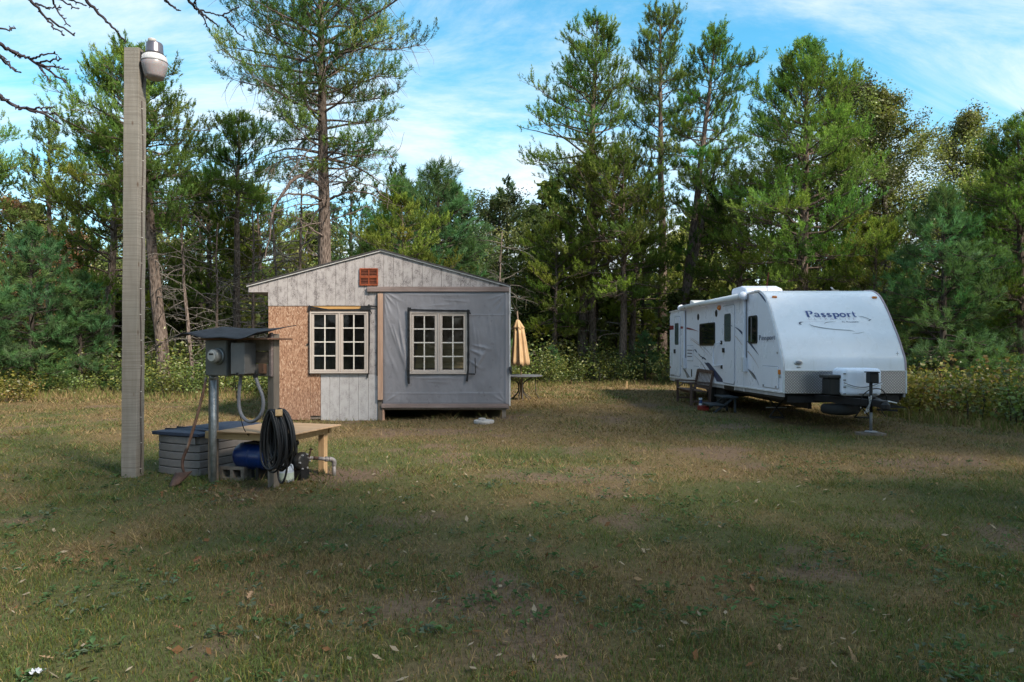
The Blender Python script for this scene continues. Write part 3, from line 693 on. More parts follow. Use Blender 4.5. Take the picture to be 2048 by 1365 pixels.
plant('oak_tree', oakB, XD(2000,38), 38.0, 'green leafy tree behind the large pine at right', rz=1.0, group=GO, s=1.2)
plant('oak_tree', oakB, XD(900,40), 40.0, 'light green leafy tree top behind the dark pine over the cabin', rz=3.0, group=GO, s=1.12)
plant('oak_tree', oakB, XD(1000,36), 36.0, 'olive leafy tree right of the cabin', rz=0.5, group=GO, s=0.98)
plant('oak_tree', oakB, XD(1075,39), 39.0, 'green leafy tree left of the tall pines', rz=2.5, group=GO, s=0.98)
plant('oak_tree', oakB, XD(1420,39), 39.0, 'leafy tree behind the leaning tall pine', rz=4.5, group=GO, s=1.0)
plant('oak_tree', redA, XD(25,33), 33.0, 'sparse tree with rusty autumn leaves at the left edge', group=GO, s=1.05)
plant('oak_tree', redA, XD(150,38), 38.0, 'rusty leafed tree glimpsed between pines on the left', rz=2.0, group=GO, s=0.95)
plant('oak_tree', oakB, XD(270,37), 37.0, 'green leafy tree deep in the wood behind the lamp post', rz=1.7, group=GO, s=0.95)
plant('oak_tree', oakB, XD(620,40), 40.0, 'pale leafy tree deep in the wood behind the cabin', rz=5.0, group=GO, s=0.95)

# --- the wood beyond: trunks and foliage that read as one mass
def back_woods():
    rs = np.random.RandomState(77); W = G(); L = G()
    src = [pine(201+i, 9.5+i, [(1.0,1.8),(3,2.5),(6,2.2),(8.5+i,1.0),(9.5+i,0.1)], nbr=44, r0=0.16, needle=(0.26,0.085), K=4, nsh=2, ntw=7, ntf=3, hue=h, clump=0.18, dead_from=(0.5,3), ndead=5, twigwood=False)
           for i, h in enumerate([(0.100,0.135,0.042), (0.120,0.150,0.042), (0.090,0.135,0.070)])]
    src.append(leafy(211, 10.5, [(0.8,2.0),(4,2.8),(7,2.6),(10.5,0.4)], nbr=40, r0=0.15, leaf=0.30, nleaf=12, hue=(0.110,0.140,0.045), hue2=(0.175,0.180,0.06), ntw=7, twigwood=False))
    src.append(leafy(217, 3.4, [(0.2,1.6),(1.5,2.0),(3.4,0.5)], nbr=26, r0=0.05, leaf=0.24, nleaf=12, hue=(0.100,0.130,0.045), hue2=(0.165,0.165,0.055), ntw=7, twigwood=False))
    spots = []
    for row, (yb, st) in enumerate([(41, 2.9), (47, 3.3), (54, 3.8)]):
        x = -yb*0.86
        while x < yb*0.86:
            spots.append((x+rs.randn()*0.8, yb+rs.randn()*1.6, rs.randint(0, 4), 0.80+0.30*rs.rand())); x += st
    for yb, st in ((60, 3.4),):
        x = -yb*0.86
        while x < yb*0.86: spots.append((x+rs.randn()*0.5, yb+rs.randn(), 4, 1.7+0.6*rs.rand())); x += st
    x = -36
    while x < 34:      # low thicket inside the edge
        spots.append((x, max(edge_y(x)+4.5, 30)+3*rs.rand(), 4, 0.7+0.5*rs.rand())); x += 2.6
    for x, y, k, s_ in spots:
        a = rs.rand()*6.28; R = np.array([[math.cos(a),-math.sin(a),0],[math.sin(a),math.cos(a),0],[0,0,1]])*s_; o_ = np.array([x, y, float(ground_z(x,y))])
        T, C, Dd = src[k]; tint = 0.8+0.4*rs.rand()
        for A, B in ((T, W), (C, L), (Dd, W)):
            if not A.v: continue
            V = np.concatenate(A.v); 
            for f in A.f:
                pass
            base = B.n; B.v.append(V @ R.T + o_); B.n += len(V)
            sizes = {}
            for f in A.f: sizes.setdefault(f.shape[1], []).append(f)
            for q in sizes.values(): B.f.append(np.concatenate(q)+base)
            if B is L: B.c.append(np.concatenate(A.c)*tint)
    t = thing('background_woods', 'deep mixed wood closing the view behind the clearing', 'woods'); t['kind'] = 'stuff'
    a = ob('trunks', W, MAT_BARKD, t); a['kind'] = 'stuff'; b = ob('foliage', L, MAT_NEEDLE, t); b['kind'] = 'stuff'
back_woods()

# --- shrubs along the edge of the clearing
sh = [make('shrub_%d' % i, shrub(301+i, *a), leafm=MAT_LEAF, bark=MAT_BARKD, names=('stems','foliage','dead')) for i, a in enumerate([
    (1.5, 1.1, 20, 0.085, 80), (1.1, 1.0, 20, 0.08, 70), (2.0, 1.2, 20, 0.09, 95), (0.75, 0.8, 18, 0.075, 55)])]
shr = make('shrub_r', shrub(321, 1.3, 1.0, 18, 0.09, 70, ((0.16,0.05,0.03),(0.11,0.07,0.03),(0.20,0.12,0.04))), leafm=MAT_LEAF, bark=MAT_BARKD, names=('stems','foliage','dead'))
shy = make('shrub_y', shrub(327, 1.5, 1.15, 22, 0.10, 85, ((0.19,0.17,0.035),(0.14,0.135,0.03),(0.20,0.13,0.05))), leafm=MAT_LEAF, bark=MAT_BARKD, names=('stems','foliage','dead'))
rs = np.random.RandomState(31)
def hedge(spots, label, group):
    ORD = 'first second third fourth fifth sixth seventh eighth ninth tenth eleventh twelfth thirteenth fourteenth fifteenth sixteenth seventeenth eighteenth nineteenth twentieth'.split()
    spots = sorted(spots, key=lambda q: q[0]/q[1])
    for i, (x, y, k, s_) in enumerate(spots):
        plant('shrub', k, x, y, label if len(spots) == 1 else ('%s %s' % (ORD[min(i, 19)], label) if i else label.replace('shrub', 'shrub', 1).join(('leftmost ', ''))), 'shrub', rs.rand()*6.28, s_, group)
def along(x0, x1, step, off, kinds, smin=0.8, smax=1.15):
    out = []; x = x0
    while x < x1:
        out.append((x+0.3*rs.randn(), float(edge_y(x))+off+0.5*rs.randn(), kinds[rs.randint(len(kinds))], smin+(smax-smin)*rs.rand())); x += step*(0.8+0.4*rs.rand())
    return out
hedge(along(-19, -6.2, 1.15, 0.9, [sh[0], sh[1], sh[2], sh[1]]), 'leafy green shrub from the left along the left edge of the lawn', 'shrubs along the left edge')
hedge(along(-19, -6.2, 1.5, 2.8, [sh[2], sh[0]], 1.0, 1.35), 'taller shrub from the left in the back row of the left thicket', 'second row of shrubs on the left')
hedge(along(-4.5, 8.6, 1.15, 1.4, [sh[0], sh[1], sh[2], sh[3]]), 'leafy green shrub from the left between the cabin and the trailer', 'shrubs between the cabin and the trailer')
hedge(along(-4.5, 8.6, 1.7, 3.4, [sh[2], sh[0]], 1.0, 1.4), 'tall shrub from the left in the shaded row right of the cabin', 'second row of shrubs in the middle')
right = [(9.9,16.3),(10.4,15.2),(9.7,17.8),(10.9,14.0),(10.6,17.0),(11.4,15.6),(11.6,13.1),(12.4,14.4),(12.6,12.0),(11.2,18.4),(12.6,16.8),(13.6,13.4),(13.8,11.2),(10.2,19.6),(13.6,15.6),(9.5,20.4),(14.4,12.4),(10.0,22.2),(9.2,23.8),(11.8,20.4)]
hedge([(x, y, [shy, sh[0], shy, sh[1]][i % 4], 0.75+0.35*rs.rand()) for i, (x, y) in enumerate(right)], 'yellowing shrub from the left in the brush right of the trailer', 'brush right of the trailer')
hedge([(XD(1095,32), 32.3, shr, 0.95)], 'reddish shrub in the shade right of the folded umbrella', 'red shrubs')
plant('shrub', shy, XD(8,20.5), 20.5, 'yellowing bush nearest the lawn at the left edge', 'shrub', 0.4, 0.72)
plant('shrub', shy, XD(-45,20), 20.0, 'pale bush half outside the left edge', 'shrub', 2.4, 0.8)

# --- unseen trees placed to shade lawn, cabin and trailer and to darken window reflections
off = [(11.5,-3.5,p13,0.82,0.3),(13.5,-0.5,p17,0.9,1.0),(11.6,4.4,p13,1.08,2.0),(19.5,6.0,oakA,1.2,0.2),(14.6,6.6,p17,1.05,3.0),
       (-15,-9,oakA,1.1,2.6),(-16,2,p17,1.0,0.9),(-19,9,wpA,1.3,2.0),(13.4,8.9,p16,0.85,1.2),(6.2,-0.9,p16,0.86,2.4),(7.2,-3.8,p16,0.85,0.9),(-13.5,-16,wpA,1.3,0.5),(-9,-17,wpA,1.2,2.5),(-4.5,-16,wpA,1.35,1.5),(0,-17.5,wpA,1.25,4),(4.5,-16,wpA,1.3,3.5),(9,-17,wpA,1.4,5)]
for i, (x, y, k, s_, rz) in enumerate(off):
    side = 'right of the camera' if x > 7 else ('left of the camera' if x < -9 else 'behind the camera')
    plant('shade_tree', k, x, y, 'tree standing %s outside the picture, placed for shade and dark reflections' % side, 'tree', rz, s_, 'trees round the clearing outside the picture')

# --- bare tree at the left whose twigs hang into the top corner
def bare_tree():
    x0, y0 = -6.3, 3.0; t = thing('bare_tree', 'bare branches hanging into the upper left corner against the sky', 'tree', (x0, y0, float(ground_z(x0, y0))))
    rs = np.random.RandomState(5); tr = G(); z0 = float(ground_z(x0, y0)); O = np.array([x0, y0, z0])
    trunk = np.array([[0,0,-0.2],[0.05,0.05,1.5],[0.0,0.2,3.2],[0.2,0.3,4.6],[0.25,0.5,6.0],[0.4,0.6,7.4]]); tr.tube(trunk, [0.19,0.16,0.14,0.12,0.09,0.05], 9)
    k = 512/1365.0
    def run(pts, D, r0, r1, start=None, buds=True):
        P = [PX(a*k, b*k, D+dz) - O for a, b, dz in pts]
        if start is not None: P = [np.array(start)] + [np.array(start)*0.5+P[0]*0.5+np.array([0,0,0.25])] + P
        P = np.array(P); m = len(P); tt = np.linspace(0, m-1, m*5); Q = np.stack([np.interp(tt, range(m), P[:,i]) for i in range(3)], 1); Q[1:-1] = (Q[:-2]+2*Q[1:-1]+Q[2:])/4
        Q[1:-1] += 0.004*rs.randn(len(Q)-2, 3); g.tube(Q, np.linspace(r0, r1, len(Q)), 6)
        if buds:
            for i in range(len(Q)//2, len(Q), 2):
                d = unit(Q[i]-Q[i-1]); g.tube([Q[i], Q[i]+0.022*unit(d+0.8*rs.randn(3))], [r1*1.3, r1*0.6], 4)
            g.tube([Q[-1], Q[-1]+0.012*unit(Q[-1]-Q[-2])], [r1*1.6, r1*0.5], 5)
    for D, start, main, subs in [
        (4.8, trunk[4], [(130,-40,0),(160,0,0),(245,95,.1),(390,187,.2)], [[(245,95,.1),(290,150,.05),(340,188,0)], [(190,20,0),(250,42,-.1),(320,42,-.1)], [(275,-20,0),(300,50,.1),(370,138,.1)], [(290,-15,.1),(415,45,.2)], [(340,-12,.2),(455,30,.3)]]),
        (5.0, trunk[5], [(430,-30,0),(520,70,.1),(600,150,.1),(665,217,.2)], []),
        (4.5, trunk[3], [(-60,200,0),(0,235,0),(80,285,.1),(150,310,.1),(240,365,.2),(350,440,.2)], [[(165,315,.1),(220,300,0),(290,282,0)], [(190,338,.1),(260,325,0),(325,315,-.1)], [(210,348,.1),(290,358,.2),(360,370,.2)], [(205,345,.1),(235,390,0),(265,435,0)], [(-30,270,0),(10,305,0),(80,380,0)], [(60,275,.1),(105,303,.2)], [(0,310,0),(45,350,.1),(105,385,.1)], [(-30,140,0),(40,163,0),(80,152,.1)]]),
        (4.3, trunk[3], [(-70,460,0),(0,515,0),(80,570,.1),(210,595,.1),(320,660,.2)], [[(120,578,.1),(200,580,0),(285,572,0)], [(150,585,.1),(240,600,.2),(300,610,.2)], [(60,560,0),(110,585,-.1)]]),
        (5.6, trunk[5], [(960,-50,0),(1000,0,0),(1060,60,.1),(1110,100,.1),(1160,140,.2)], [[(1050,50,.1),(1120,65,.2),(1200,92,.3),(1245,140,.3)], [(1185,85,.2),(1230,60,.2),(1270,35,.2)], [(1060,60,.1),(1090,105,.1),(1115,160,.2)], [(1040,0,0),(1050,40,.1)], [(1200,92,.2),(1260,170,.3),(1310,215,.4)]]),
        (5.4, trunk[5], [(830,-60,0),(880,0,0),(915,30,.1),(950,55,.1)], [])]:
        g = G(); run(main, D, 0.018, 0.0055, start)
        for s_ in subs: run(s_, D, 0.0075, 0.004)
        ob('branch', g, MAT_TWIG, t, smooth=True)
    ob('trunk', tr, MAT_BARKD, t, smooth=True)
MAT_TWIG = flat('twig_bark', (0.055,0.042,0.050), 0.8)
bare_tree()
# ------------------------------------------------------------------ cabin
def siding_mat(name, base, stain, amt):
    m = M(name, 0.85, spec=0.15)
    v = m.mapping((3.6, 3.6, 2.0)); big = m.noise(0.9, 4, 0.6); blot = m.noise(2.2, 6, 0.7, v); fine = m.noise(55, 3, 0.7); sp = m.noise(17, 5, 0.75)
    k = m.math('MULTIPLY', m.mr(blot, 0.40, 0.66), m.mr(fine, 0.34, 0.62))
    k = m.math('ADD', m.math('MULTIPLY', k, m.mr(big, 0.26, 0.56, 0.4, 1.0)), m.math('MULTIPLY', m.mr(sp, 0.56, 0.70), 0.5), clamp=True)
    k = m.math('MULTIPLY', k, amt)
    c = m.mix(k, base, stain); oi = m.n('ShaderNodeObjectInfo')
    c = m.mix(m.math('MULTIPLY', oi.outputs['Random'], 0.10), c, tuple(x*0.72 for x in base))
    m.color(c); m.bump(m.noise(30, 4, 0.6, m.mapping((3, 3, 0.4))), 0.25, 0.004); return m.m
MAT_SIDING = siding_mat('weathered_siding', (0.385,0.355,0.355), (0.075,0.06,0.064), 1.0)
MAT_SIDING_L = siding_mat('whiter_siding', (0.42,0.405,0.415), (0.16,0.145,0.145), 0.65)
def osb_mat():
    m = M('strand_board', 0.8, spec=0.15)
    c = None
    vs = []
    for i, (rot, s_) in enumerate(((0.35, 1.0), (1.35, 1.1), (2.3, 0.9))):
        v = m.mapping((70*s_, 70*s_, 24*s_), (0, rot, 0)); vs.append(m.voro(1.0, v, 'F1', 'Color'))
    n = m.noise(3, 4); sx = m.n('ShaderNodeSeparateColor'); m.l(vs[0], sx.inputs[0]); s2 = m.n('ShaderNodeSeparateColor'); m.l(vs[1], s2.inputs[0]); s3 = m.n('ShaderNodeSeparateColor'); m.l(vs[2], s3.inputs[0])
    pick = m.math('ADD', m.math('MULTIPLY', sx.outputs[0], 0.45), m.math('ADD', m.math('MULTIPLY', s2.outputs[1], 0.35), m.math('MULTIPLY', s3.outputs[2], 0.25)))
    c = m.ramp(pick, [(0.2, (0.17,0.085,0.055)), (0.5, (0.30,0.165,0.105)), (0.75, (0.40,0.25,0.17)), (0.95, (0.54,0.40,0.30))])
    # greyer and darker towards the foot
    sepn = m.n('ShaderNodeSeparateXYZ'); m.l(m.tc(), sepn.inputs[0])
    lowf = m.mr(m.math('ADD', sepn.outputs[2], m.math('MULTIPLY', m.noise(2.5, 4), 0.9)), 1.35, 0.45, 0, 0.7)
    c = m.mix(lowf, c, m.mix(0.55, (0.19,0.125,0.105), c))
    m.color(c); m.bump(pick, 0.3, 0.003); return m.m
MAT_OSB = osb_mat()
MAT_TRIM = wood('weathered_trim', (0.20,0.145,0.135), (0.33,0.26,0.245), 'x', 1.0, 0.85, 0.2)
MAT_PINK = wood('new_lumber_upright', (0.34,0.20,0.14), (0.50,0.34,0.26), 'z', 0.8, 0.8)
MAT_PALE = wood('new_lumber', (0.36,0.22,0.10), (0.54,0.37,0.20), 'x', 0.8, 0.75)
MAT_GREYWOOD = wood('grey_wood', (0.13,0.105,0.085), (0.24,0.20,0.17), 'z', 0.9, 0.85, 0.3)
MAT_FRAME = flat('window_frame_paint', (0.44,0.38,0.345), 0.45, var=0.05, scale=3)
MAT_MUNTIN = flat('muntin_paint', (0.58,0.54,0.50), 0.45, var=0.03)
MAT_TAPE = flat('black_tape', (0.018,0.018,0.020), 0.4, var=0.3, scale=20, bump=0.4)
MAT_VENT = flat('rusty_vent', (0.24,0.055,0.020), 0.6, var=0.25, scale=14)
MAT_VSLAT = flat('vent_louvre', (0.115,0.030,0.014), 0.7, var=0.3, scale=14)
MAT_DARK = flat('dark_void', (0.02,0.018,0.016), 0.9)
MAT_ROOF = flat('asphalt_shingle', (0.055,0.050,0.050), 0.95, var=0.35, scale=30, bump=0.6)
MAT_WHITE = flat('white_metal_edge', (0.62,0.60,0.60), 0.5, var=0.1)
def glass_mat(name, tint=(0.90,0.93,0.93), ior=1.45, refl=1.0, rough=0.02):
    m = M(name); tr = m.n('ShaderNodeBsdfTransparent'); tr.inputs[0].default_value = (*tint, 1); gl = m.n('ShaderNodeBsdfGlossy'); gl.inputs['Roughness'].default_value = rough
    fr = m.n('ShaderNodeFresnel'); fr.inputs[0].default_value = ior; mx = m.n('ShaderNodeMixShader')
    m.l(m.math('MULTIPLY', fr.outputs[0], refl), mx.inputs[0]); m.l(tr.outputs[0], mx.inputs[1]); m.l(gl.outputs[0], mx.inputs[2]); m.l(mx.outputs[0], m.out.inputs[0]); return m.m
MAT_GLASS = glass_mat('window_glass', refl=0.6)

CY = 15.4; CS = CY/F; CX0 = (536-1024)*CS
def cx_(px): return (px-536)*CS
def cz_(py): return CH-(py-HY)*CS
cabin = thing('cabin', 'weathered grey gabled cabin with strand-board patch and grey tarp on its front', 'cabin', (CX0, CY, 0))
XR, XW, XL = cx_(762), cx_(1018), cx_(497); ZR, ZEL, ZER = cz_(501), cz_(571), cz_(572)
def roof_z(x): return ZEL+(ZR-ZEL)*(x-XL)/(XR-XL) if x <= XR else ZER+(ZR-ZER)*(XW-x)/(XW-XR)
DEPTH = 6.2
W1 = (620.8, 736.8, 624.3, 747.0); W2 = (820.3, 935.2, 624.8, 748.2)       # outer frames of the two windows in the front
# sheathing with the two window openings
g = G(); y0, y1 = 0.022, 0.07
zt = cz_(628)
g.prism([(0,zt),(XW,zt),(XW,roof_z(XW)-0.03),(XR,ZR-0.03),(0,roof_z(0)-0.03)], 'y', y0, y1)
for a, b, t, bt in [(536,624,628,839),(734,823.5,628,812),(932,1018,628,812),(624,734,744,839),(823.5,932,745,812)]:
    g.box(cx_(a)+0.001, cx_(b)-0.001, y0, y1, cz_(bt), cz_(t))
ob('wall', g, MAT_GREYWOOD, cabin)
g = G(); g.box(0, 0.07, y1, DEPTH, 0.05, roof_z(0)-0.05)           # left side wall
ob('side_wall', g, MAT_SIDING, cabin)
g = G(); zb = cz_(812)
g.box(XW-0.07, XW, y1, 0.3, zb, ZER-0.05); g.box(XW-0.07, XW, 4.6, DEPTH, zb, ZER-0.05); g.box(XW-0.07, XW, 0.3, 4.6, zb, 0.60); g.box(XW-0.07, XW, 0.3, 4.6, 2.55, ZER-0.05)  # unseen opening left in this wall to let light onto the lumber
ob('side_wall', g, MAT_SIDING, cabin)
g = G(); g.prism([(0.07,0.05),(XW-0.07,0.05),(XW-0.07,ZER-0.05),(XR,ZR-0.06),(0.07,roof_z(0)-0.05)], 'y', DEPTH-0.06, DEPTH); ob('back_wall', g, MAT_SIDING, cabin)
g = G(); g.box(0.07, XW-0.07, y1, DEPTH-0.06, zb-0.1, zb); ob('floor', g, MAT_GREYWOOD, cabin)
# roof
def slab(xa, xb, up, t, ya, yb):
    za, zb_ = (roof_z(xa) if xa != XR else ZR), (roof_z(xb) if xb != XR else ZR)
    return [(xa, za+up), (xb, zb_+up), (xb, zb_+up+t), (xa, za+up+t)]
rl = G().prism(slab(XL-0.04, XR, 0.002, 0.028, 0, 0), 'y', -0.05, DEPTH+0.2); o = ob('roof', rl, MAT_ROOF, cabin)
rr = G().prism(slab(XR, XW+0.03, 0.002, 0.028, 0, 0), 'y', -0.05, DEPTH+0.2); o2 = ob('roof', rr, MAT_ROOF, cabin)
for xa, xb, par in ((XL-0.035, XR, o), (XR, XW+0.025, o2)):
    ob('drip_edge', G().prism(slab(xa, xb, -0.026, 0.026, 0, 0), 'y', -0.035, -0.021), MAT_WHITE, par)
ob('soffit', G().box(XL, -0.005, 0.02, DEPTH, cz_(585)+0.005, cz_(585)+0.02), MAT_SIDING, cabin)
ob('fascia', G().box(XL-0.02, XL, 0.02, DEPTH, cz_(585), ZEL-0.01), MAT_SIDING, cabin)
# siding boards, each its own piece, with open grooves between
def board(pa, pb, py_bot, mat, py_top=None, gap=0.24, jit=0.0):
    xa, xb = cx_(pa+gap), cx_(pb-gap); zb_ = cz_(py_bot)+jit
    if py_top is not None: poly = [(xa,zb_),(xb,zb_),(xb,cz_(py_top)),(xa,cz_(py_top))]
    else:
        poly = [(xa,zb_),(xb,zb_),(xb,roof_z(xb)-0.027)] + ([(XR,ZR-0.027)] if xa < XR < xb else []) + [(xa,roof_z(xa)-0.027)]
        if poly[2][1] < zb_+0.01: return
    r = random.Random(int(pa*7)); d = r.uniform(-0.0025, 0.0025)
    ob('siding_board', G().prism(poly, 'y', d, 0.018+d), mat, cabin, bevel=0.003, seg=1)
random.seed(4)
board(497, 516.5, 585, MAT_SIDING); board(516.5, 536, 585, MAT_SIDING)
p = 536.0
while p < 1017:
    q = min(p+19.28, 1018); board(p, q, 612 if p < 755 else 575, MAT_SIDING, jit=random.uniform(-0.004, 0.004)); p = q
gr = [641.5, 659.6, 678.7, 698, 717, 736.8]
for i in range(5): board(gr[i], gr[i+1], 842+random.uniform(-1,1), MAT_SIDING_L, 748)
board(736.8, 755.5, 842, MAT_SIDING_L, 749); board(738, 755.5, 748.3, MAT_SIDING, 613)
ob('strand_board_panel', G().prism([(cx_(537),cz_(838)),(cx_(620.5),cz_(841)),(cx_(620.5),cz_(613.5)),(cx_(537),cz_(613.5))], 'y', -0.006, 0.012), MAT_OSB, cabin, bevel=0.002, seg=1)
ob('strand_board_panel', G().box(cx_(621), cx_(641), -0.004, 0.014, cz_(832), cz_(748)), MAT_OSB, cabin, bevel=0.002, seg=1)
ob('header_strip', G().box(cx_(622), cx_(724), -0.008, 0.015, cz_(618.6), cz_(613.6)), wood('amber_lumber', (0.42,0.22,0.07), (0.60,0.36,0.15), 'x'), cabin)
ob('trim_board', G().box(cx_(735), cx_(1018.6), -0.060, -0.004, cz_(584), cz_(574.2)), MAT_TRIM, cabin, bevel=0.004)
ob('batten', G().box(cx_(756.6), cx_(766.6), -0.072, -0.032, cz_(800), cz_(588)), MAT_PINK, cabin, bevel=0.004)
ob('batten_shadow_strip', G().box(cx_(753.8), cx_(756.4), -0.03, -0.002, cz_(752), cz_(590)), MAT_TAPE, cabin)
ob('skirt_board', G().box(cx_(764), cx_(1017), -0.075, -0.035, cz_(815.5), cz_(807.5)), MAT_TRIM, cabin, bevel=0.004)
ob('sill_beam', G().box(cx_(766), cx_(1018.5), -0.03, 0.06, cz_(819), cz_(811)), MAT_GREYWOOD, cabin, bevel=0.004)
for a, b, t, bt in ((756.5,764,800.5,842), (765,768.5,817,842), (1004,1012,817,834)):
    ob('support_post', G().box(cx_(a), cx_(b), -0.03 if a < 1000 else 0.0, 0.08, cz_(bt)-0.05, cz_(t)), MAT_PINK if a == 765 else MAT_GREYWOOD, cabin, bevel=0.004)
# windows
def window(W_, g1, g2, vy, label):
    """outer frame rect, the two glass rects in x, glass rows"""
    a, b, t, bt = W_; fy0, fy1 = -0.062, 0.075
    fr = G(); th = 3.2
    fr.box(cx_(a), cx_(b), fy0, fy1, cz_(t+th), cz_(t)); fr.box(cx_(a), cx_(b), fy0-0.006, fy1, cz_(bt), cz_(bt-th))
    fr.box(cx_(a), cx_(a+th), fy0, fy1, cz_(bt-th), cz_(t+th)); fr.box(cx_(b-th), cx_(b), fy0, fy1, cz_(bt-th), cz_(t+th))
    mid = (g1[1]+g2[0])/2; fr.box(cx_(mid-1.5), cx_(mid+1.5), fy0, fy1, cz_(bt-th), cz_(t+th))
    w_ = ob('window', fr, MAT_FRAME, cabin, bevel=0.004); w_['label'] = label
    for (ga, gb), (oa, ob_) in ((g1, (a+th, mid-1.5)), (g2, (mid+1.5, b-th))):
        s_ = G(); sy0, sy1 = -0.048, -0.008; e = 0.35
        oa, ob_ = oa+e, ob_-e; ot, obm = t+th+e, bt-th-e
        s_.box(cx_(oa), cx_(ga), sy0, sy1, cz_(obm), cz_(ot)); s_.box(cx_(gb), cx_(ob_), sy0, sy1, cz_(obm), cz_(ot))
        s_.box(cx_(ga), cx_(gb), sy0, sy1, cz_(vy[0]), cz_(ot)); s_.box(cx_(ga), cx_(gb), sy0, sy1, cz_(obm), cz_(vy[-1]))
        ob('sash', s_, MAT_FRAME, w_, bevel=0.003)
        mx = (ga+gb)/2; hw = 1.15
        ob('muntin', G().box(cx_(mx-hw), cx_(mx+hw), -0.040, -0.020, cz_(vy[-1]), cz_(vy[0])), MAT_MUNTIN, w_)
        for k in range(1, 4):
            ob('muntin', G().box(cx_(ga), cx_(gb), -0.038, -0.022, cz_(vy[k]+hw), cz_(vy[k]-hw)), MAT_MUNTIN, w_)
        xs = [ga, mx-hw, mx+hw, gb]
        for k in range(4):
            for (pa, pb) in ((ga, mx-hw), (mx+hw, gb)):
                ob('pane', G().box(cx_(pa), cx_(pb), -0.032, -0.028, cz_(vy[k+1]-(hw if k < 3 else 0)), cz_(vy[k]+(hw if k else 0))), MAT_GLASS, w_)
window(W1, (629, 672.4), (687.2, 729.6), (630, 656.6, 684.4, 712, 739.3), 'paired casement window beside the strand board')
window(W2, (828, 870), (885, 927.2), (632.4, 658.5, 685.7, 713.3, 740), 'paired casement window in the tarp')
# black tape round the windows
def tape(pts, wpx=3.0, yy=-0.068):
    g = G(); r = random.Random(int(pts[0][0]*3+pts[0][1])); P = []
    for (xa, ya), (xb, yb) in zip(pts[:-1], pts[1:]):
        n = max(2, int(math.hypot(xb-xa, yb-ya)/6))
        for i in range(n): P.append((xa+(xb-xa)*i/n, ya+(yb-ya)*i/n))
    P.append(pts[-1]); L, R_ = [], []
    for i, (x, y) in enumerate(P):
        x2, y2 = P[min(i+1, len(P)-1)]; x1, y1_ = P[max(i-1, 0)]; d = math.hypot(x2-x1, y2-y1_) or 1; nx, ny = -(y2-y1_)/d, (x2-x1)/d
        h = wpx/2*(1+r.uniform(-0.18, 0.18)); L.append((x+nx*h, y+ny*h)); R_.append((x-nx*h, y-ny*h))
    v = []
    for i in range(len(P)):
        o_ = r.uniform(-0.003, 0.003)
        for (q, dy) in ((L[i], 0), (R_[i], 0), (L[i], 0.008), (R_[i], 0.008)): v.append((cx_(q[0]), yy+o_+dy, cz_(q[1])))
    f = []
    for i in range(len(P)-1): a, b = i*4, i*4+4; f += [(a,b,b+1,a+1), (a+2,a+3,b+3,b+2), (a,a+2,b+2,b), (a+1,b+1,b+3,a+3)]
    e = (len(P)-1)*4; f += [(0,1,3,2), (e,e+2,e+3,e+1)]
    ob('tape_strip', G().add(v, f), MAT_TAPE, cabin)
tape([(619.4,611),(619.0,660),(619.2,700),(619.6,750)], 2.8, -0.02); tape([(617,614),(660,621),(700,621.3),(733,619)], 3.6, -0.03); tape([(617,618),(621,619)], 9, -0.036)
tape([(722,617),(742,617)], 9, -0.036); tape([(738.3,609),(739.2,650),(738.5,700),(737.2,740),(734.8,756)], 3.0, -0.028); tape([(736,612.5),(757,614)], 3.4, -0.04); tape([(613.5,689.5),(621,688)], 2.6, -0.03); tape([(740,620),(744,628)], 2.0, -0.034)
tape([(818,618),(818.3,700),(817.5,750),(818.6,768)], 4.4, -0.076); tape([(818,620.5),(870,622),(940,622.8)], 4.2, -0.082); tape([(936.5,620),(937.2,700),(936.6,740),(934,763)], 4.2, -0.078); tape([(936,625),(942,628)], 3, -0.086); tape([(816,618),(823,619)], 6, -0.088); tape([(937,748),(951,748.5)], 2.6, -0.09); tape([(950.5,716),(951.5,747)], 1.6, -0.088)
# louvred vent in the gable
va, vb, vt, vbm = 719.5, 756.2, 537.2, 571.8; fr = G(); th = 2.6; ym = -0.032
fr.box(cx_(va), cx_(vb), ym, 0.0, cz_(vt+th), cz_(vt)); fr.box(cx_(va), cx_(vb), ym, 0.0, cz_(vbm), cz_(vbm-th)); fr.box(cx_(va), cx_(va+th), ym, 0, cz_(vbm-th), cz_(vt+th)); fr.box(cx_(vb-th), cx_(vb), ym, 0, cz_(vbm-th), cz_(vt+th))
mxv, myv = (va+vb)/2, 554.8; fr.box(cx_(mxv-1), cx_(mxv+1), ym+0.004, 0, cz_(vbm-th), cz_(vt+th)); fr.box(cx_(va+th), cx_(vb-th), ym+0.003, 0, cz_(myv+2), cz_(myv-2))
vent = ob('vent', fr, MAT_VENT, cabin, bevel=0.002, seg=1); vent['label'] = 'rusty orange louvred vent'
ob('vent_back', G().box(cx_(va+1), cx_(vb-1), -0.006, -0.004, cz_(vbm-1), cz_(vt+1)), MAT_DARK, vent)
for (xa, xb) in ((va+th, mxv-1), (mxv+1, vb-th)):
    for (ta, tb) in ((vt+th, myv-2), (myv+2, vbm-th)):
        for k in range(4):
            zc_ = cz_(ta+(tb-ta)*(k+0.5)/4); ob('slat', G().add([(cx_(xa),-0.026,zc_-0.014),(cx_(xb),-0.026,zc_-0.014),(cx_(xb),-0.010,zc_+0.012),(cx_(xa),-0.010,zc_+0.012),(cx_(xa),-0.023,zc_-0.014),(cx_(xb),-0.023,zc_-0.014),(cx_(xb),-0.007,zc_+0.012),(cx_(xa),-0.007,zc_+0.012)],
                [(0,1,2,3),(7,6,5,4),(0,4,5,1),(3,2,6,7)]), MAT_VSLAT, vent)
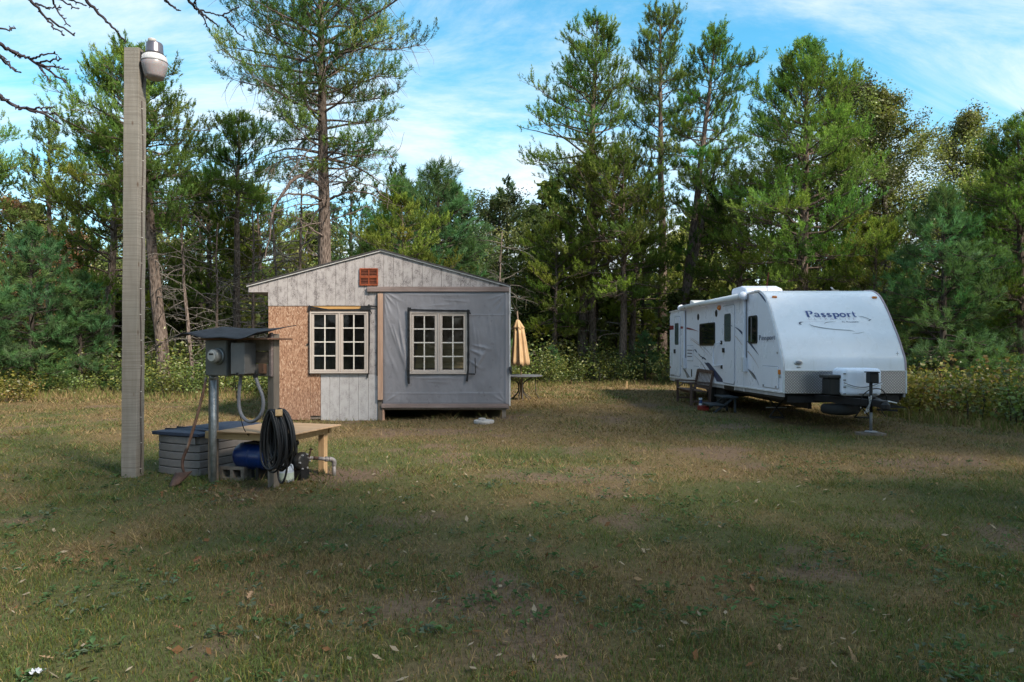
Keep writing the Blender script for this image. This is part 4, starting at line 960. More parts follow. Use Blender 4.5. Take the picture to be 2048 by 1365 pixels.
# the tarp
def build_tarp():
    nx, ny = 230, 210; px = np.linspace(765.5, 1018.2, nx+1); py = np.linspace(583, 810, ny+1); A, B = np.meshgrid(px, py); h = np.zeros_like(A)
    def ridge(ax, ay, bx, by, w_, hh, taper=True):
        nonlocal h
        dx, dy = bx-ax, by-ay; L2 = dx*dx+dy*dy; t = np.clip(((A-ax)*dx+(B-ay)*dy)/L2, 0, 1); d = np.hypot(A-(ax+t*dx), B-(ay+t*dy))
        pr = np.sin(np.pi*np.clip(t*0.9+0.05, 0, 1)) if taper else 1.0
        h += hh*pr*np.exp(-(d/(w_*(0.5+t)))**2)
    for a in [(767,586,776,652,2.4,.020),(767,586,783,632,2.2,.018),(768,586,792,614,2,.016),(772,585,803,603,2,.014),(766,600,771,690,2.2,.016),(798,640,815,744,3.2,.045),(786,650,812,738,2.6,.032),(776,640,806,725,2.4,.016),(792,600,801,640,2,.010),
              (1012,587,985,612,2.2,.016),(1013,588,992,628,2.4,.016),(1013,588,975,600,2,.012),(1011,600,1000,660,2.4,.012),(940,700,968,712,3.4,.03),(943,690,985,700,3,.02),(948,742,972,700,3.0,.03),(940,722,962,738,2.6,.024),(955,660,962,730,3,.014),(990,640,996,740,4,.010),(975,620,983,690,3.5,.010),
              (768,806,800,786,2.2,.016),(768,806,783,775,2.2,.016),(1012,806,985,790,2.2,.014),(1012,806,996,780,2.2,.014),(830,757,930,757,3.5,.016),(850,763,905,765,3,.012),(800,590,960,592,2.5,.008),(850,612,910,610,2,.008),(880,600,940,604,1.6,.008),(775,700,800,760,3.5,.012),
              (945,640,952,700,2.4,.012),(1003,690,1000,790,3,.010),(900,785,990,788,1.2,.006),(780,787,1000,790,1.0,.005)]: ridge(*a)
    h *= 0.62; h += 0.016*(fbm(A/34, B/42, 3)-0.5) + 0.008*(fbm(A/9+4, B/16, 3)-0.5)
    h += 0.006*np.exp(-((B-630.5)/0.8)**2)*(A > 938) + 0.004*np.exp(-((B-787)/0.8)**2)
    h += 0.022*np.exp(-((A-1011.5)/2.0)**2)             # corner post behind
    edge = np.clip(np.minimum(np.minimum(A-765.5, 1018.2-A)/5, np.minimum(B-583, 810-B)/4), 0, 1)
    wd = np.maximum(np.maximum(820-A, A-935), np.maximum(625-B, B-748)); edge = edge*np.clip((wd+4)/6, 0, 1)
    Y = -0.012-0.012*edge - np.maximum(h, -0.008)*np.maximum(edge, 0.15)
    wrap = A > 1016.5; Y = np.where(wrap, Y+0.0, Y)
    V = np.stack([cx_(A), Y, cz_(B)], -1).reshape(-1,3); i = np.arange(ny)[:,None]*(nx+1); j = np.arange(nx)[None,:]; f = np.stack([i+j, i+nx+1+j, i+nx+1+j+1, i+j+1], -1)
    ac = (px[:-1]+px[1:])/2; bc = (py[:-1]+py[1:])/2; hole = ((ac > 824) & (ac < 931.5))[None,:] & ((bc > 628.5) & (bc < 744.5))[:,None]
    f = f[~hole].reshape(-1,4)
    m = M('tarp', 0.36, spec=0.5)
    wv = m.noise(1.0, 3, 0.6, m.mapping((160, 1, 14))); wv2 = m.noise(1.0, 2, 0.5, m.mapping((9, 1, 120))); big = m.noise(1.6, 4)
    m.color(m.mix(m.mr(big, 0.3, 0.7), (0.185,0.180,0.202), (0.228,0.222,0.248))); m.bump(m.math('ADD', wv, m.math('MULTIPLY', wv2, 0.8)), 0.22, 0.004)
    m.rough(m.mr(m.noise(5, 4), 0.3, 0.7, 0.26, 0.46))
    o = ob('tarp', G().add(V, f), m.m, cabin, smooth=True); so = o.modifiers.new('thickness', 'SOLIDIFY'); so.thickness = 0.0015; so.offset = 0
    o['label'] = 'wrinkled grey plastic tarp'
build_tarp()
ob('corner_post', G().box(cx_(1018.6), cx_(1021), -0.02, 0.06, cz_(812), cz_(575)), MAT_WHITE, cabin)
eb = ob('electrical_box', G().box(cx_(1018.8), cx_(1023.5), -0.06, 0.02, cz_(748), cz_(733.5)), flat('dark_plastic', (0.03,0.03,0.032), 0.5), cabin, bevel=0.006)
ob('cover', G().box(cx_(1017.4), cx_(1022.3), -0.075, -0.0605, cz_(741), cz_(734.5)), flat('dark_plastic_lid', (0.05,0.05,0.052), 0.5), eb, bevel=0.004)
# boards stacked inside, seen through the right window
ls = thing('lumber_stack', 'stack of pale boards inside the cabin behind the right window', 'lumber', (CX0+cx_(812), CY+1.7, zb))
MAT_STACK = wood('stacked_lumber', (0.50,0.35,0.20), (0.72,0.55,0.35), 'x', 0.7, 0.8)
r = random.Random(3); z = 0.77; pm = G().box(0, 1.98, 0, 0.24, 0, 0.088).mesh('stack_plank'); pm.materials.append(MAT_STACK)
for i in range(7):
    o = ob('plank', pm, None, ls, bevel=0.004, loc=(r.uniform(-0.05,0.02), r.uniform(-0.02,0.03), z)); z += 0.0925
ob('bearer', G().box(0.1, 0.2, 0, 0.24, 0, 0.769), MAT_GREYWOOD, ls); ob('bearer', G().box(1.7, 1.8, 0, 0.24, 0, 0.769), MAT_GREYWOOD, ls)
cb = thing('reflection_shape', 'pale cupboard shape added for a reflection in the left window', 'reflection_shape', (CX0+cx_(690), CY+2.2, zb))  # added box standing in for a pale reflection in the left panes
ob('carcass', G().box(0, 0.9, 0, 0.45, 0, 1.95), flat('reflection_paint', (0.35,0.38,0.34), 0.6), cb, bevel=0.006)
ob('door', G().box(0.03, 0.44, -0.02, -0.001, 0.1, 1.9), flat('reflection_door', (0.30,0.36,0.33), 0.6), cb, bevel=0.004); ob('door', G().box(0.46, 0.87, -0.02, -0.001, 0.1, 1.9), flat('reflection_door_2', (0.30,0.36,0.33), 0.6), cb, bevel=0.004)
# concrete lid in the grass before the cabin
lx, ly = XD(968, 14.6), 14.6
lid = thing('well_cap', 'low round concrete lid with a small cap in the grass before the tarp', 'well cap', (lx, ly, float(ground_z(lx, ly))))
MAT_CONC = flat('concrete', (0.36,0.34,0.33), 0.9, var=0.2, scale=12, bump=0.5)
ob('slab', G().lathe([(0.20,-0.03),(0.215,0.02),(0.21,0.055),(0.195,0.062)], 22), MAT_CONC, lid, smooth=False); ob('cap', G().lathe([(0.07,0.0625),(0.08,0.075),(0.075,0.10),(0.05,0.105)], 14, (-0.04,0,0)), MAT_CONC, lid)
# ------------------------------------------------------------------ travel trailer
TX0, TX1, TYF, TYR = 5.45, 7.95, 14.10, 24.2
TB = np.array([6.70, 14.10, 0.0])
trailer = thing('travel_trailer', 'white travel trailer with curved front, dark stripes and blue lettering, parked on grass', 'trailer', TB)
def tob(name, g, mat, parent=None, **k):
    g.v = [v - TB for v in g.v]; return ob(name, g, mat, parent or trailer, **k)
def gel(name, c, rough=0.3):
    m = M(name, rough, spec=0.5); n = m.noise(1.2, 5, 0.6); f = m.noise(9, 5, 0.7, m.mapping((1,1,0.15)))
    col_ = m.mix(m.mr(n, 0.35, 0.7, 0, 0.5), c, tuple(x*0.90 for x in c)); col_ = m.mix(m.mr(f, 0.52, 0.72, 0, 0.35), col_, tuple(x*y for x, y in zip(c, (0.80,0.78,0.74))))
    m.color(col_); m.rough(m.mr(n, 0.3, 0.7, rough*0.8, rough*1.3)); return m.m
MAT_GEL = gel('trailer_shell', (0.74,0.78,0.90)); MAT_CAP = gel('trailer_cap', (0.80,0.825,0.89), 0.26)
MAT_TRIMG = flat('grey_trim', (0.30,0.30,0.32), 0.5); MAT_SKIRT = flat('grey_skirt', (0.34,0.34,0.36), 0.5, var=0.15); MAT_BLK = flat('black_steel', (0.012,0.012,0.014), 0.5, var=0.3)
MAT_NAVY = flat('navy_decal', (0.030,0.045,0.115), 0.35, var=0.1); MAT_BLUE = flat('blue_decal', (0.040,0.075,0.25), 0.35, var=0.1); MAT_GREYD = flat('grey_decal', (0.20,0.205,0.23), 0.4)
MAT_PALED = flat('pale_decal', (0.50,0.44,0.50), 0.4); MAT_RED = flat('maroon_decal', (0.20,0.025,0.035), 0.4); MAT_TAND = flat('tan_decal', (0.42,0.35,0.33), 0.4)
MAT_AMBER = flat('amber_lens', (0.62,0.20,0.04), 0.25, spec=0.6); MAT_SILVER = flat('silver', (0.55,0.55,0.56), 0.3, 0.9, var=0.1); MAT_DKGLASS = M('tinted_glass', 0.04, spec=0.6).color((0.008,0.010,0.012)).m
MAT_DOORGLASS = M('frosted_glass', 0.25, spec=0.5).color((0.06,0.085,0.095)).m
MAT_RUBBER = flat('rubber', (0.018,0.018,0.018), 0.8)
# profile of the body seen from the side: front curve, roof, back, underside
fp = np.array([(14.10,0.69),(14.10,1.17),(14.13,1.38),(14.24,1.59),(14.37,1.82),(14.53,2.04),(14.73,2.32),(14.94,2.57),(15.14,2.74),(15.41,2.845),(15.75,2.875)])
tt = np.linspace(0, len(fp)-1, 61)
def catmull(P, t):
    i = np.clip(np.floor(t).astype(int), 0, len(P)-2); f = (t-i)[:,None]; p0 = P[np.maximum(i-1,0)]; p1 = P[i]; p2 = P[i+1]; p3 = P[np.minimum(i+2,len(P)-1)]
    return 0.5*((2*p1)+(-p0+p2)*f+(2*p0-5*p1+4*p2-p3)*f*f+(-p0+3*p1-3*p2+p3)*f**3)
FP = catmull(fp, tt)
FS = np.r_[0, np.cumsum(np.linalg.norm(np.diff(FP, axis=0), axis=1))]
ROOF_R, BOT_R, BOT_F = 2.80, 0.56, 0.69
body = [tuple(p) for p in FP] + [(TYR-0.15,ROOF_R+0.01),(TYR,ROOF_R-0.12),(TYR,BOT_R)]
g = G(); n = len(body)
# rounded over the sides: three widths of the same outline
P = np.array(body); ctr = np.array([19.2, 1.75]); ins = [(0.0,0.035),(0.012,0.012),(0.035,0.0)]
rings = []
for dx, sh_ in ins: rings.append((TX0+dx, P + np.sign(ctr-P)*0 + (ctr-P)/np.linalg.norm(ctr-P, axis=1)[:,None]*sh_))
for dx, sh_ in ins[::-1]: rings.append((TX1-dx, P + (ctr-P)/np.linalg.norm(ctr-P, axis=1)[:,None]*sh_))
v = np.concatenate([np.c_[np.full(n, x), R] for x, R in rings]); f = []
for k in range(len(rings)-1):
    for i in range(n): j = (i+1) % n; f.append((k*n+i, k*n+j, (k+1)*n+j, (k+1)*n+i))
g.add(v, f); g.f.append(np.array([list(range(n))[::-1]])); g.f.append(np.array([[ (len(rings)-1)*n+i for i in range(n)]]))
def autosmooth(o, deg=30):
    for p_ in o.data.polygons: p_.use_smooth = True
    try: o.data.set_sharp_from_angle(angle=math.radians(deg))
    except Exception: pass
    return o
o = tob('body', g, MAT_GEL); autosmooth(o, 25)
def S(px, py, x=TX0):
    Dd_ = x*F/(px-1024.0); return Dd_, CH-(py-HY)*Dd_/F
def rrect(ya, yb, za, zb_, r, n=5):
    r = min(r, abs(yb-ya)/2.05, abs(zb_-za)/2.05); ya, yb = min(ya,yb), max(ya,yb); za, zb_ = min(za,zb_), max(za,zb_); out = []
    for cy_, cz__, a0 in ((yb-r,zb_-r,0),(ya+r,zb_-r,90),(ya+r,za+r,180),(yb-r,za+r,270)):
        for i in range(n+1): a = math.radians(a0+90*i/n); out.append((cy_+r*math.cos(a), cz__+r*math.sin(a)))
    return out
def side_rect(px0, px1, py0, py1):
    """rectangle on the left side from pixel limits; rows are read at the middle of its width"""
    ya, _ = S(px1, 0); yb, _ = S(px0, 0); pm = F*TX0/((ya+yb)/2)+1024; return ya, yb, S(pm, py1)[1], S(pm, py0)[1]
def panel(name, rect, r, proud, mat, parent=None, grow=0.0, back=-0.004, bevel=0.004):
    ya, yb, za, zb_ = rect
    return tob(name, G().prism(rrect(ya-grow, yb+grow, za-grow, zb_+grow, r+grow), 'x', TX0-proud, TX0-back), mat, parent, bevel=bevel)
# front cap skin, slightly proud of the shell, and its edge mouldings
g = G(); m_ = len(FP); xs = np.linspace(TX0+0.045, TX1-0.045, 9); nrm = np.gradient(FP, axis=0); nrm = np.c_[-nrm[:,1], nrm[:,0]]; nrm /= np.linalg.norm(nrm, axis=1)[:,None]
Q = FP + nrm*0.006; V = np.stack([np.broadcast_to(xs[None,:], (m_,9)), np.broadcast_to(Q[:,0,None], (m_,9)), np.broadcast_to(Q[:,1,None], (m_,9))], -1)
i = np.arange(m_-1)[:,None]*9; j = np.arange(8)[None,:]; g.add(V.reshape(-1,3), np.stack([i+j, i+j+1, i+9+j+1, i+9+j], -1).reshape(-1,4)); cap = tob('front_cap', g, MAT_CAP, smooth=True)
for x in (TX0+0.02, TX1-0.02):
    q = FP + nrm*0.006; tob('moulding', G().tube(np.c_[np.full(m_, x), q], 0.020, 6), flat('cap_moulding', (0.66,0.66,0.70), 0.45) if x < 6 else flat('cap_moulding_r', (0.42,0.33,0.36), 0.45), smooth=True)
def capP(px, py):
    """point of the front cap under a photo pixel: (x, arc length)"""
    rows = HY + (CH-FP[:,1])*F/FP[:,0]; k = np.argsort(rows); s_ = np.interp(py, rows[k], FS[k]); y = np.interp(s_, FS, FP[:,0]); return (px-1024)*y/F, s_
def cap_xyz(x, s_, off=0.011):
    y = np.interp(s_, FS, Q[:,0]); z = np.interp(s_, FS, Q[:,1]); ny = np.interp(s_, FS, nrm[:,0]); nz = np.interp(s_, FS, nrm[:,1]); return np.stack([x, y+ny*off, z+nz*off], -1)
def ribbon2(P):
    """outline of a pen stroke given as (x, y, width)"""
    P = np.asarray(P, float); d = np.gradient(P[:,:2], axis=0); d /= np.maximum(np.linalg.norm(d, axis=1), 1e-9)[:,None]; nn = np.c_[-d[:,1], d[:,0]]; return P[:,:2]+nn*P[:,2:]/2, P[:,:2]-nn*P[:,2:]/2
def smooth3(P, k=6):
    P = np.asarray(P, float); return catmull(P, np.linspace(0, len(P)-1, (len(P)-1)*k+1)) if len(P) > 2 else np.array([P[0]*(1-t)+P[1]*t for t in np.linspace(0,1,k+1)])
def strip(L, R_, mapf):
    n = len(L); v = np.concatenate([mapf(L), mapf(R_)]); return v, [(i, i+1, n+i+1, n+i) for i in range(n-1)]
# lettering drawn with pen strokes: serif letters, unit cap height
def arc(cx__, cy__, rx, ry, a0, a1, w0, w1, n=14, wmid=None):
    out = []
    for i in range(n+1):
        t = i/n; a = math.radians(a0+(a1-a0)*t); wd = (w0*(1-t)+w1*t) if wmid is None else ((1-t)*w0+t*w1)+(wmid-(w0+w1)/2)*math.sin(math.pi*t); out.append((cx__+rx*math.cos(a), cy__+ry*math.sin(a), wd))
    return out
LET = {
 'P': (0.80, [[(0.02,0.97,0.06),(0.40,0.97,0.06)], [(0.16,0.98,0.20),(0.22,0.03,0.20)], [(0.08,0.03,0.06),(0.40,0.03,0.06)], [(0.24,0.96,0.05)]+arc(0.40,0.72,0.24,0.24,88,-95,0.07,0.06,14,0.20)]),
 'a': (0.66, [arc(0.27,0.46,0.18,0.16,165,20,0.10,0.10), [(0.44,0.52,0.15),(0.46,0.20,0.15),(0.52,0.05,0.13),(0.62,0.05,0.05)], arc(0.25,0.19,0.17,0.14,70,400,0.05,0.05,18,0.12)]),
 's': (0.56, [arc(0.28,0.46,0.17,0.14,25,200,0.09,0.13), [(0.12,0.42,0.13),(0.28,0.32,0.19),(0.44,0.21,0.13)], arc(0.27,0.18,0.18,0.15,20,-155,0.13,0.09)]),
 'p': (0.74, [[(0.02,0.58,0.06),(0.26,0.60,0.07)], [(0.20,0.61,0.18),(0.24,-0.28,0.18)], [(0.10,-0.28,0.06),(0.42,-0.28,0.06)], arc(0.42,0.32,0.22,0.28,130,-130,0.07,0.07,16,0.18)]),
 'o': (0.68, [arc(0.33,0.32,0.24,0.28,0,360,0.15,0.15,22,0.15)]),
 'r': (0.56, [[(0.04,0.58,0.06),(0.20,0.60,0.06)], [(0.17,0.61,0.17),(0.20,0.03,0.17)], [(0.06,0.03,0.06),(0.36,0.03,0.06)], [(0.24,0.46,0.06),(0.34,0.57,0.10),(0.46,0.54,0.15)]]),
 't': (0.46, [[(0.20,0.90,0.06),(0.18,0.62,0.15),(0.20,0.22,0.16),(0.27,0.05,0.13),(0.42,0.06,0.05)], [(0.02,0.60,0.06),(0.42,0.60,0.06)]]),
 'U': (0.8, [[(0.1,1,.12),(0.1,.3,.12),(0.35,0.02,.1),(0.6,.3,.08),(0.6,1,.08)]]), 'L': (0.7, [[(0.1,1,.12),(0.1,0,.12)], [(0.1,.05,.08),(0.55,.05,.08)]]), 'T': (0.75, [[(0.32,1,.12),(0.32,0,.12)], [(0.05,.95,.08),(0.6,.95,.08)]]),
 'R': (0.75, [[(0.1,1,.12),(0.1,0,.12)], [(0.1,.95,.07),(0.45,.92,.08),(0.52,.72,.1),(0.42,.52,.08),(0.1,.5,.07)], [(0.3,.5,.1),(0.6,0,.1)]]), 'A': (0.8, [[(0.02,0,.07),(0.34,1,.09)], [(0.34,1,.12),(0.66,0,.12)], [(0.15,.35,.06),(0.52,.35,.06)]]),
 'I': (0.4, [[(0.15,1,.12),(0.15,0,.12)]]), 'E': (0.7, [[(0.1,1,.12),(0.1,0,.12)], [(0.1,.95,.08),(0.55,.95,.08)], [(0.1,.5,.08),(0.5,.5,.08)], [(0.1,.05,.08),(0.55,.05,.08)]]),
 'b': (0.65, [[(0.1,1,.12),(0.1,0,.12)], arc(0.28,0.3,0.2,0.26,150,-150,.08,.08,10,.12)]), 'y': (0.62, [[(0.04,.6,.12),(0.3,.02,.12)], [(0.55,.6,.08),(0.2,-.3,.08)]]), 'K': (0.75, [[(0.1,1,.14),(0.1,0,.14)], [(0.6,1,.08),(0.14,.45,.08)], [(0.25,.55,.13),(0.64,0,.13)]]),
 'e': (0.62, [[(0.1,.33,.07),(0.5,.36,.07)], arc(0.3,0.3,0.2,0.26,5,320,.10,.08,14)]), 'n': (0.65, [[(0.1,.6,.12),(0.1,0,.12)], [(0.1,.45,.08),(0.3,.6,.1),(0.48,.45,.12),(0.48,0,.12)]]), ' ': (0.5, [])}
def lettering(text, mapxy, mat, name, spread=1.0, parent=None):
    """mapxy: function from (x,y) in cap heights to world points"""
    x = 0.0; wtot = sum(LET[c][0]*spread for c in text)
    for c in text:
        adv, strokes = LET[c]; g = G()
        for st in strokes:
            q = smooth3(st, 4) if len(st) < 8 else np.array(st, float); L, R_ = ribbon2(q); L[:,0] += x; R_[:,0] += x
            v, f = strip(L, R_, lambda P: mapxy(P/np.array([wtot,1.0]))); g.add(v, f)
        if strokes: tob(name, g, mat, parent)
        x += adv*spread
def cap_map(px0, px1, pyb, pyt):
    (xa, sb), (xb, _), (_, st) = capP(px0, pyb), capP(px1, pyb), capP(px0, pyt); return lambda P: cap_xyz(xa+(xb-xa)*P[:,0], sb+(st-sb)*P[:,1])
def side_map(px0, px1, pyb, pyt):
    ya, yb, za, zb_ = side_rect(px0, px1, pyt, pyb); return lambda P: np.stack([np.full(len(P), TX0-0.007), yb+(ya-yb)*P[:,0], za+(zb_-za)*P[:,1]], -1)
lettering('Passport', cap_map(1612.5, 1714, 635.3, 623.2), MAT_BLUE, 'letter', parent=cap)
lettering('ULTRA LITE', cap_map(1617, 1716, 641.0, 637.2), MAT_PALED, 'letter', 1.6, parent=cap)
lettering('by Keystone', cap_map(1684, 1717, 646.0, 643.4), MAT_NAVY, 'letter', 0.9, parent=cap) if all(c in LET for c in 'by Keystone') else None
lettering('Passport', side_map(1518, 1550.5, 680, 670.5), MAT_NAVY, 'letter')
lettering('ULTRA LITE', side_map(1519, 1550, 685, 681.5), MAT_PALED, 'letter', 1.6)
def swoosh(P, mat, name='swoosh'):
    q = smooth3(P, 8); L, R_ = ribbon2(q)
    def mf(A): xs_, ss = zip(*[capP(a, b) for a, b in A]); return cap_xyz(np.array(xs_), np.array(ss), 0.010)
    tob(name, G().add(*strip(L, R_, mf)), mat, cap)
swoosh([(1617.5,649,0.3),(1625,653,1.0),(1645,657,1.1),(1670,660,1.0),(1700,662.3,0.9),(1708.5,664.7,0.4)], MAT_GREYD); swoosh([(1704,668.7,0.2),(1716,667.8,0.8),(1728,665.2,0.5)], MAT_GREYD)
swoosh([(1649,649.5,0.6),(1650,647,1.1),(1658,645.2,0.8),(1672,644.5,0.2)], MAT_GREYD); swoosh([(1607,645,0.2),(1600,646,1.6),(1598.5,648,2.4),(1603,651,0.3)], MAT_NAVY); swoosh([(1606,645.3,0.25),(1625,644.3,0.25),(1650,644.3,0.2)], MAT_PALED)
swoosh([(1716,634,0.3),(1726,635.2,0.8),(1735,638.5,0.8),(1740,640.5,0.6)], MAT_GREYD); swoosh([(1736,643,0.4),(1739,641.5,1.6),(1742,639.8,0.6)], MAT_NAVY)
def cap_lathe(name, px, py, wpx, hpx, mat, thick=0.02, parent=None, squash=None):
    x, s_ = capP(px, py); c = cap_xyz(np.array([x]), np.array([s_]), 0.004)[0]; Dn = c[1]; a = wpx*Dn/F/2; b = hpx*Dn/F/2; k = int(np.argmin(abs(FS-s_))); nv = np.array([0, nrm[k,0], nrm[k,1]]); tv = np.array([0, -nrm[k,1], nrm[k,0]]); tv = tv if tv[2] > 0 else -tv
    g = G(); n = 22; rows = [(1.0,0.0),(1.0,thick*.5),(0.86,thick),(0.0,thick*1.1)]; v = []
    for r_, h in rows:
        for i in range(n):
            t = 2*math.pi*i/n; ct, st = math.cos(t), math.sin(t)
            if squash: ct = math.copysign(abs(ct)**squash, ct); st = math.copysign(abs(st)**squash, st)
            v.append(c + np.array([1,0,0])*a*r_*ct + tv*b*r_*st + nv*h)
    f = [(k_*n+i, k_*n+(i+1)%n, (k_+1)*n+(i+1)%n, (k_+1)*n+i) for k_ in range(len(rows)-1) for i in range(n)]; g.add(v, f); return tob(name, g, mat, parent or cap, smooth=True)
cap_lathe('clearance_light', 1548.5, 596, 10, 4.5, MAT_AMBER, 0.03, squash=0.5); cap_lathe('clearance_light', 1748.3, 597, 10, 4.5, MAT_AMBER, 0.03, squash=0.5)
em = cap_lathe('emblem', 1596.5, 726, 17.5, 10.5, MAT_SILVER, 0.012); cap_lathe('emblem_field', 1596.5, 726, 13.5, 7.2, MAT_GREYD, 0.020, em); cap_lathe('emblem', 1596.8, 734.7, 9, 3.2, MAT_SILVER, 0.010)
swoosh([(1592,728,0.4),(1597,725.6,1.6),(1602,724.5,0.3)], MAT_SILVER, 'emblem_mark')
swoosh([(1791,708.5,0.8),(1797,708.2,0.8)], MAT_GREYD, 'emblem_mark'); swoosh([(1794,704.5,0.9),(1794,712,0.9)], MAT_GREYD, 'emblem_mark')
# diamond plate across the lower front
m = M('diamond_plate', 0.32, 0.9)
w1 = m.n('ShaderNodeTexBrick'); 
vv = m.mapping((1,1,1), (0, math.radians(45), 0)); sepx = m.n('ShaderNodeSeparateXYZ'); m.l(vv, sepx.inputs[0])
def cell(o_, per): return m.math('ABSOLUTE', m.math('SUBTRACT', m.math('FRACT', m.math('MULTIPLY', o_, 1/per)), 0.5))
a_, b_ = cell(sepx.outputs[0], 0.040), cell(sepx.outputs[2], 0.040)
ca = m.math('FLOOR', m.math('MULTIPLY', sepx.outputs[0], 1/0.040)); cb_ = m.math('FLOOR', m.math('MULTIPLY', sepx.outputs[2], 1/0.040)); par = m.math('MODULO', m.math('ABSOLUTE', m.math('ADD', ca, cb_)), 2.0)
la = m.math('MULTIPLY', m.mr(a_, 0.40, 0.30), m.mr(b_, 0.18, 0.10)); lb = m.math('MULTIPLY', m.mr(b_, 0.40, 0.30), m.mr(a_, 0.18, 0.10))
hgt = m.math('ADD', m.math('MULTIPLY', la, par), m.math('MULTIPLY', lb, m.math('SUBTRACT', 1.0, par)))
m.t.nodes.remove(w1)
m.color(m.mix(hgt, (0.30,0.30,0.32), (0.72,0.72,0.75))); m.bump(hgt, 1.0, 0.012); MAT_DIAMOND = m.m
tob('rock_guard', G().box(TX0+0.02, TX1-0.02, TYF-0.016, TYF-0.002, 0.695, CH-(743.5-HY)*TYF/F), MAT_DIAMOND, bevel=0.003)
tob('guard_trim', G().box(TX0+0.01, TX1-0.01, TYF-0.024, TYF-0.003, CH-(743.5-HY)*TYF/F+0.001, CH-(741-HY)*TYF/F), MAT_WHITE, bevel=0.003)
for x in (TX0+0.005, TX1-0.035): tob('guard_trim', G().box(x, x+0.03, TYF-0.026, TYF+0.02, 0.69, 1.145), flat('pale_trim', (0.55,0.60,0.64), 0.4), bevel=0.003)
# lower skirt and underside
def zbot(y): return BOT_F+(BOT_R-BOT_F)*(y-TYF)/(TYR-TYF)
tob('skirt', G().prism([(TYF+0.02,zbot(TYF)-0.075),(TYR,zbot(TYR)-0.10),(TYR,zbot(TYR)),(TYF+0.02,zbot(TYF))], 'x', TX0+0.015, TX0+0.05), MAT_SKIRT)
tob('skirt_trim', G().prism([(TYF+0.02,zbot(TYF)+0.002),(TYR,zbot(TYR)+0.002),(TYR,zbot(TYR)+0.035),(TYF+0.02,zbot(TYF)+0.035)], 'x', TX0-0.010, TX0+0.01), flat('skirt_trim', (0.66,0.67,0.70), 0.45), bevel=0.003)
tob('skirt', G().prism([(TYF+0.02,zbot(TYF)-0.075),(TYR,zbot(TYR)-0.10),(TYR,zbot(TYR)),(TYF+0.02,zbot(TYF))], 'x', TX1-0.05, TX1-0.015), MAT_SKIRT)
tob('underbelly', G().prism([(TYF+0.10,0.55),(TYR-0.1,0.45),(TYR-0.1,0.555),(TYF+0.03,0.688)], 'x', TX0+0.06, TX1-0.06), MAT_BLK)
for x in (6.05, 7.30): tob('frame_rail', G().box(x, x+0.07, TYF+0.2, TYR-0.2, 0.36, 0.52), MAT_BLK)
# doors, windows, hatches on the left side
MAT_GASK = flat('door_gasket', (0.30,0.32,0.38), 0.6); MAT_DOOR = gel('trailer_door', (0.73,0.77,0.89))
def door(px0, px1, py0, py1, wr, hand, label):
    r_ = side_rect(px0, px1, py0, py1); d = panel('door', r_, 0.10, 0.018, MAT_DOOR); d['label'] = label
    panel('gasket', r_, 0.10, 0.008, MAT_GASK, d, 0.022, bevel=0); w_ = side_rect(*wr); gl = panel('window', w_, 0.05, 0.026, MAT_DOORGLASS, d); panel('window_frame', w_, 0.05, 0.022, flat('door_window_frame', (0.05,0.06,0.07), 0.4), d, 0.022)
    panel('handle', side_rect(*hand), 0.01, 0.05, MAT_BLK, d)
door(1348.4, 1360.8, 634.5, 752, (1350.9, 1358.0, 648, 689), (1350, 1352.2, 699, 707), 'narrow rear entry door')
door(1446, 1469.6, 612, 767, (1450.4, 1462.6, 629.5, 682), (1447.5, 1450.6, 696.5, 705.5), 'main entry door')
def sidewin(px0, px1, py0, py1, r_=0.07):
    rc = side_rect(px0, px1, py0, py1); w_ = panel('window', rc, r_, 0.022, flat('window_rim', (0.012,0.012,0.014), 0.4)); ya, yb, za, zb_ = rc; panel('pane', (ya+0.035, yb-0.035, za+0.035, zb_-0.035), r_*0.7, 0.025, MAT_DKGLASS, w_); return w_, rc
sidewin(1400, 1430.4, 646.5, 691.7); w_, rc = sidewin(1497.8, 1515.2, 631.7, 687.6); ym = rc[0]*0.42+rc[1]*0.58; tob('mullion', G().box(TX0-0.030, TX0-0.024, ym-0.03, ym+0.03, rc[2]+0.04, rc[3]-0.04), flat('window_bar', (0.12,0.12,0.13), 0.4), w_)
def hatch(px0, px1, py0, py1, name='hatch', rr_=0.05):
    rc = side_rect(px0, px1, py0, py1); h = panel(name, rc, rr_, 0.014, MAT_DOOR); panel('gasket', rc, rr_, 0.006, MAT_GASK, h, 0.014, bevel=0); return h, rc
h, rc = hatch(1524.7, 1557.6, 733.5, 775.5); [tob('hatch_hinge', G().box(TX0-0.03, TX0-0.012, y, y+0.05, rc[2]+0.015, rc[2]+0.05), MAT_TRIMG, h) for y in (rc[0]+0.08, rc[1]-0.14)]
hatch(1387, 1398.5, 733.5, 757, rr_=0.06)
lv, rc = hatch(1374.6, 1386, 692, 721.5, 'appliance_vent', 0.02)
for k in range(3): z = rc[3]-(rc[3]-rc[2])*(0.30+0.21*k); tob('slot', G().box(TX0-0.0175, TX0-0.013, rc[0]+0.06, rc[1]-0.06, z-0.014, z+0.014), flat('vent_slot', (0.12,0.13,0.17), 0.6), lv)
for px_, py_ in ((1396.7,634.5),(1432.9,627)):
    y, z = S(px_, py_); sp = tob('speaker', G().lathe([(0.095,-0.004),(0.095,0.012),(0.075,0.020),(0.0,0.014)], 20, (0,0,0), 'x').xform(np.diag([-1,1,1,1.0])), MAT_BLK); sp.location = (TX0-TB[0], y-TB[1], z-TB[2]); sp.data.transform(Matrix.Translation(tuple(TB)))
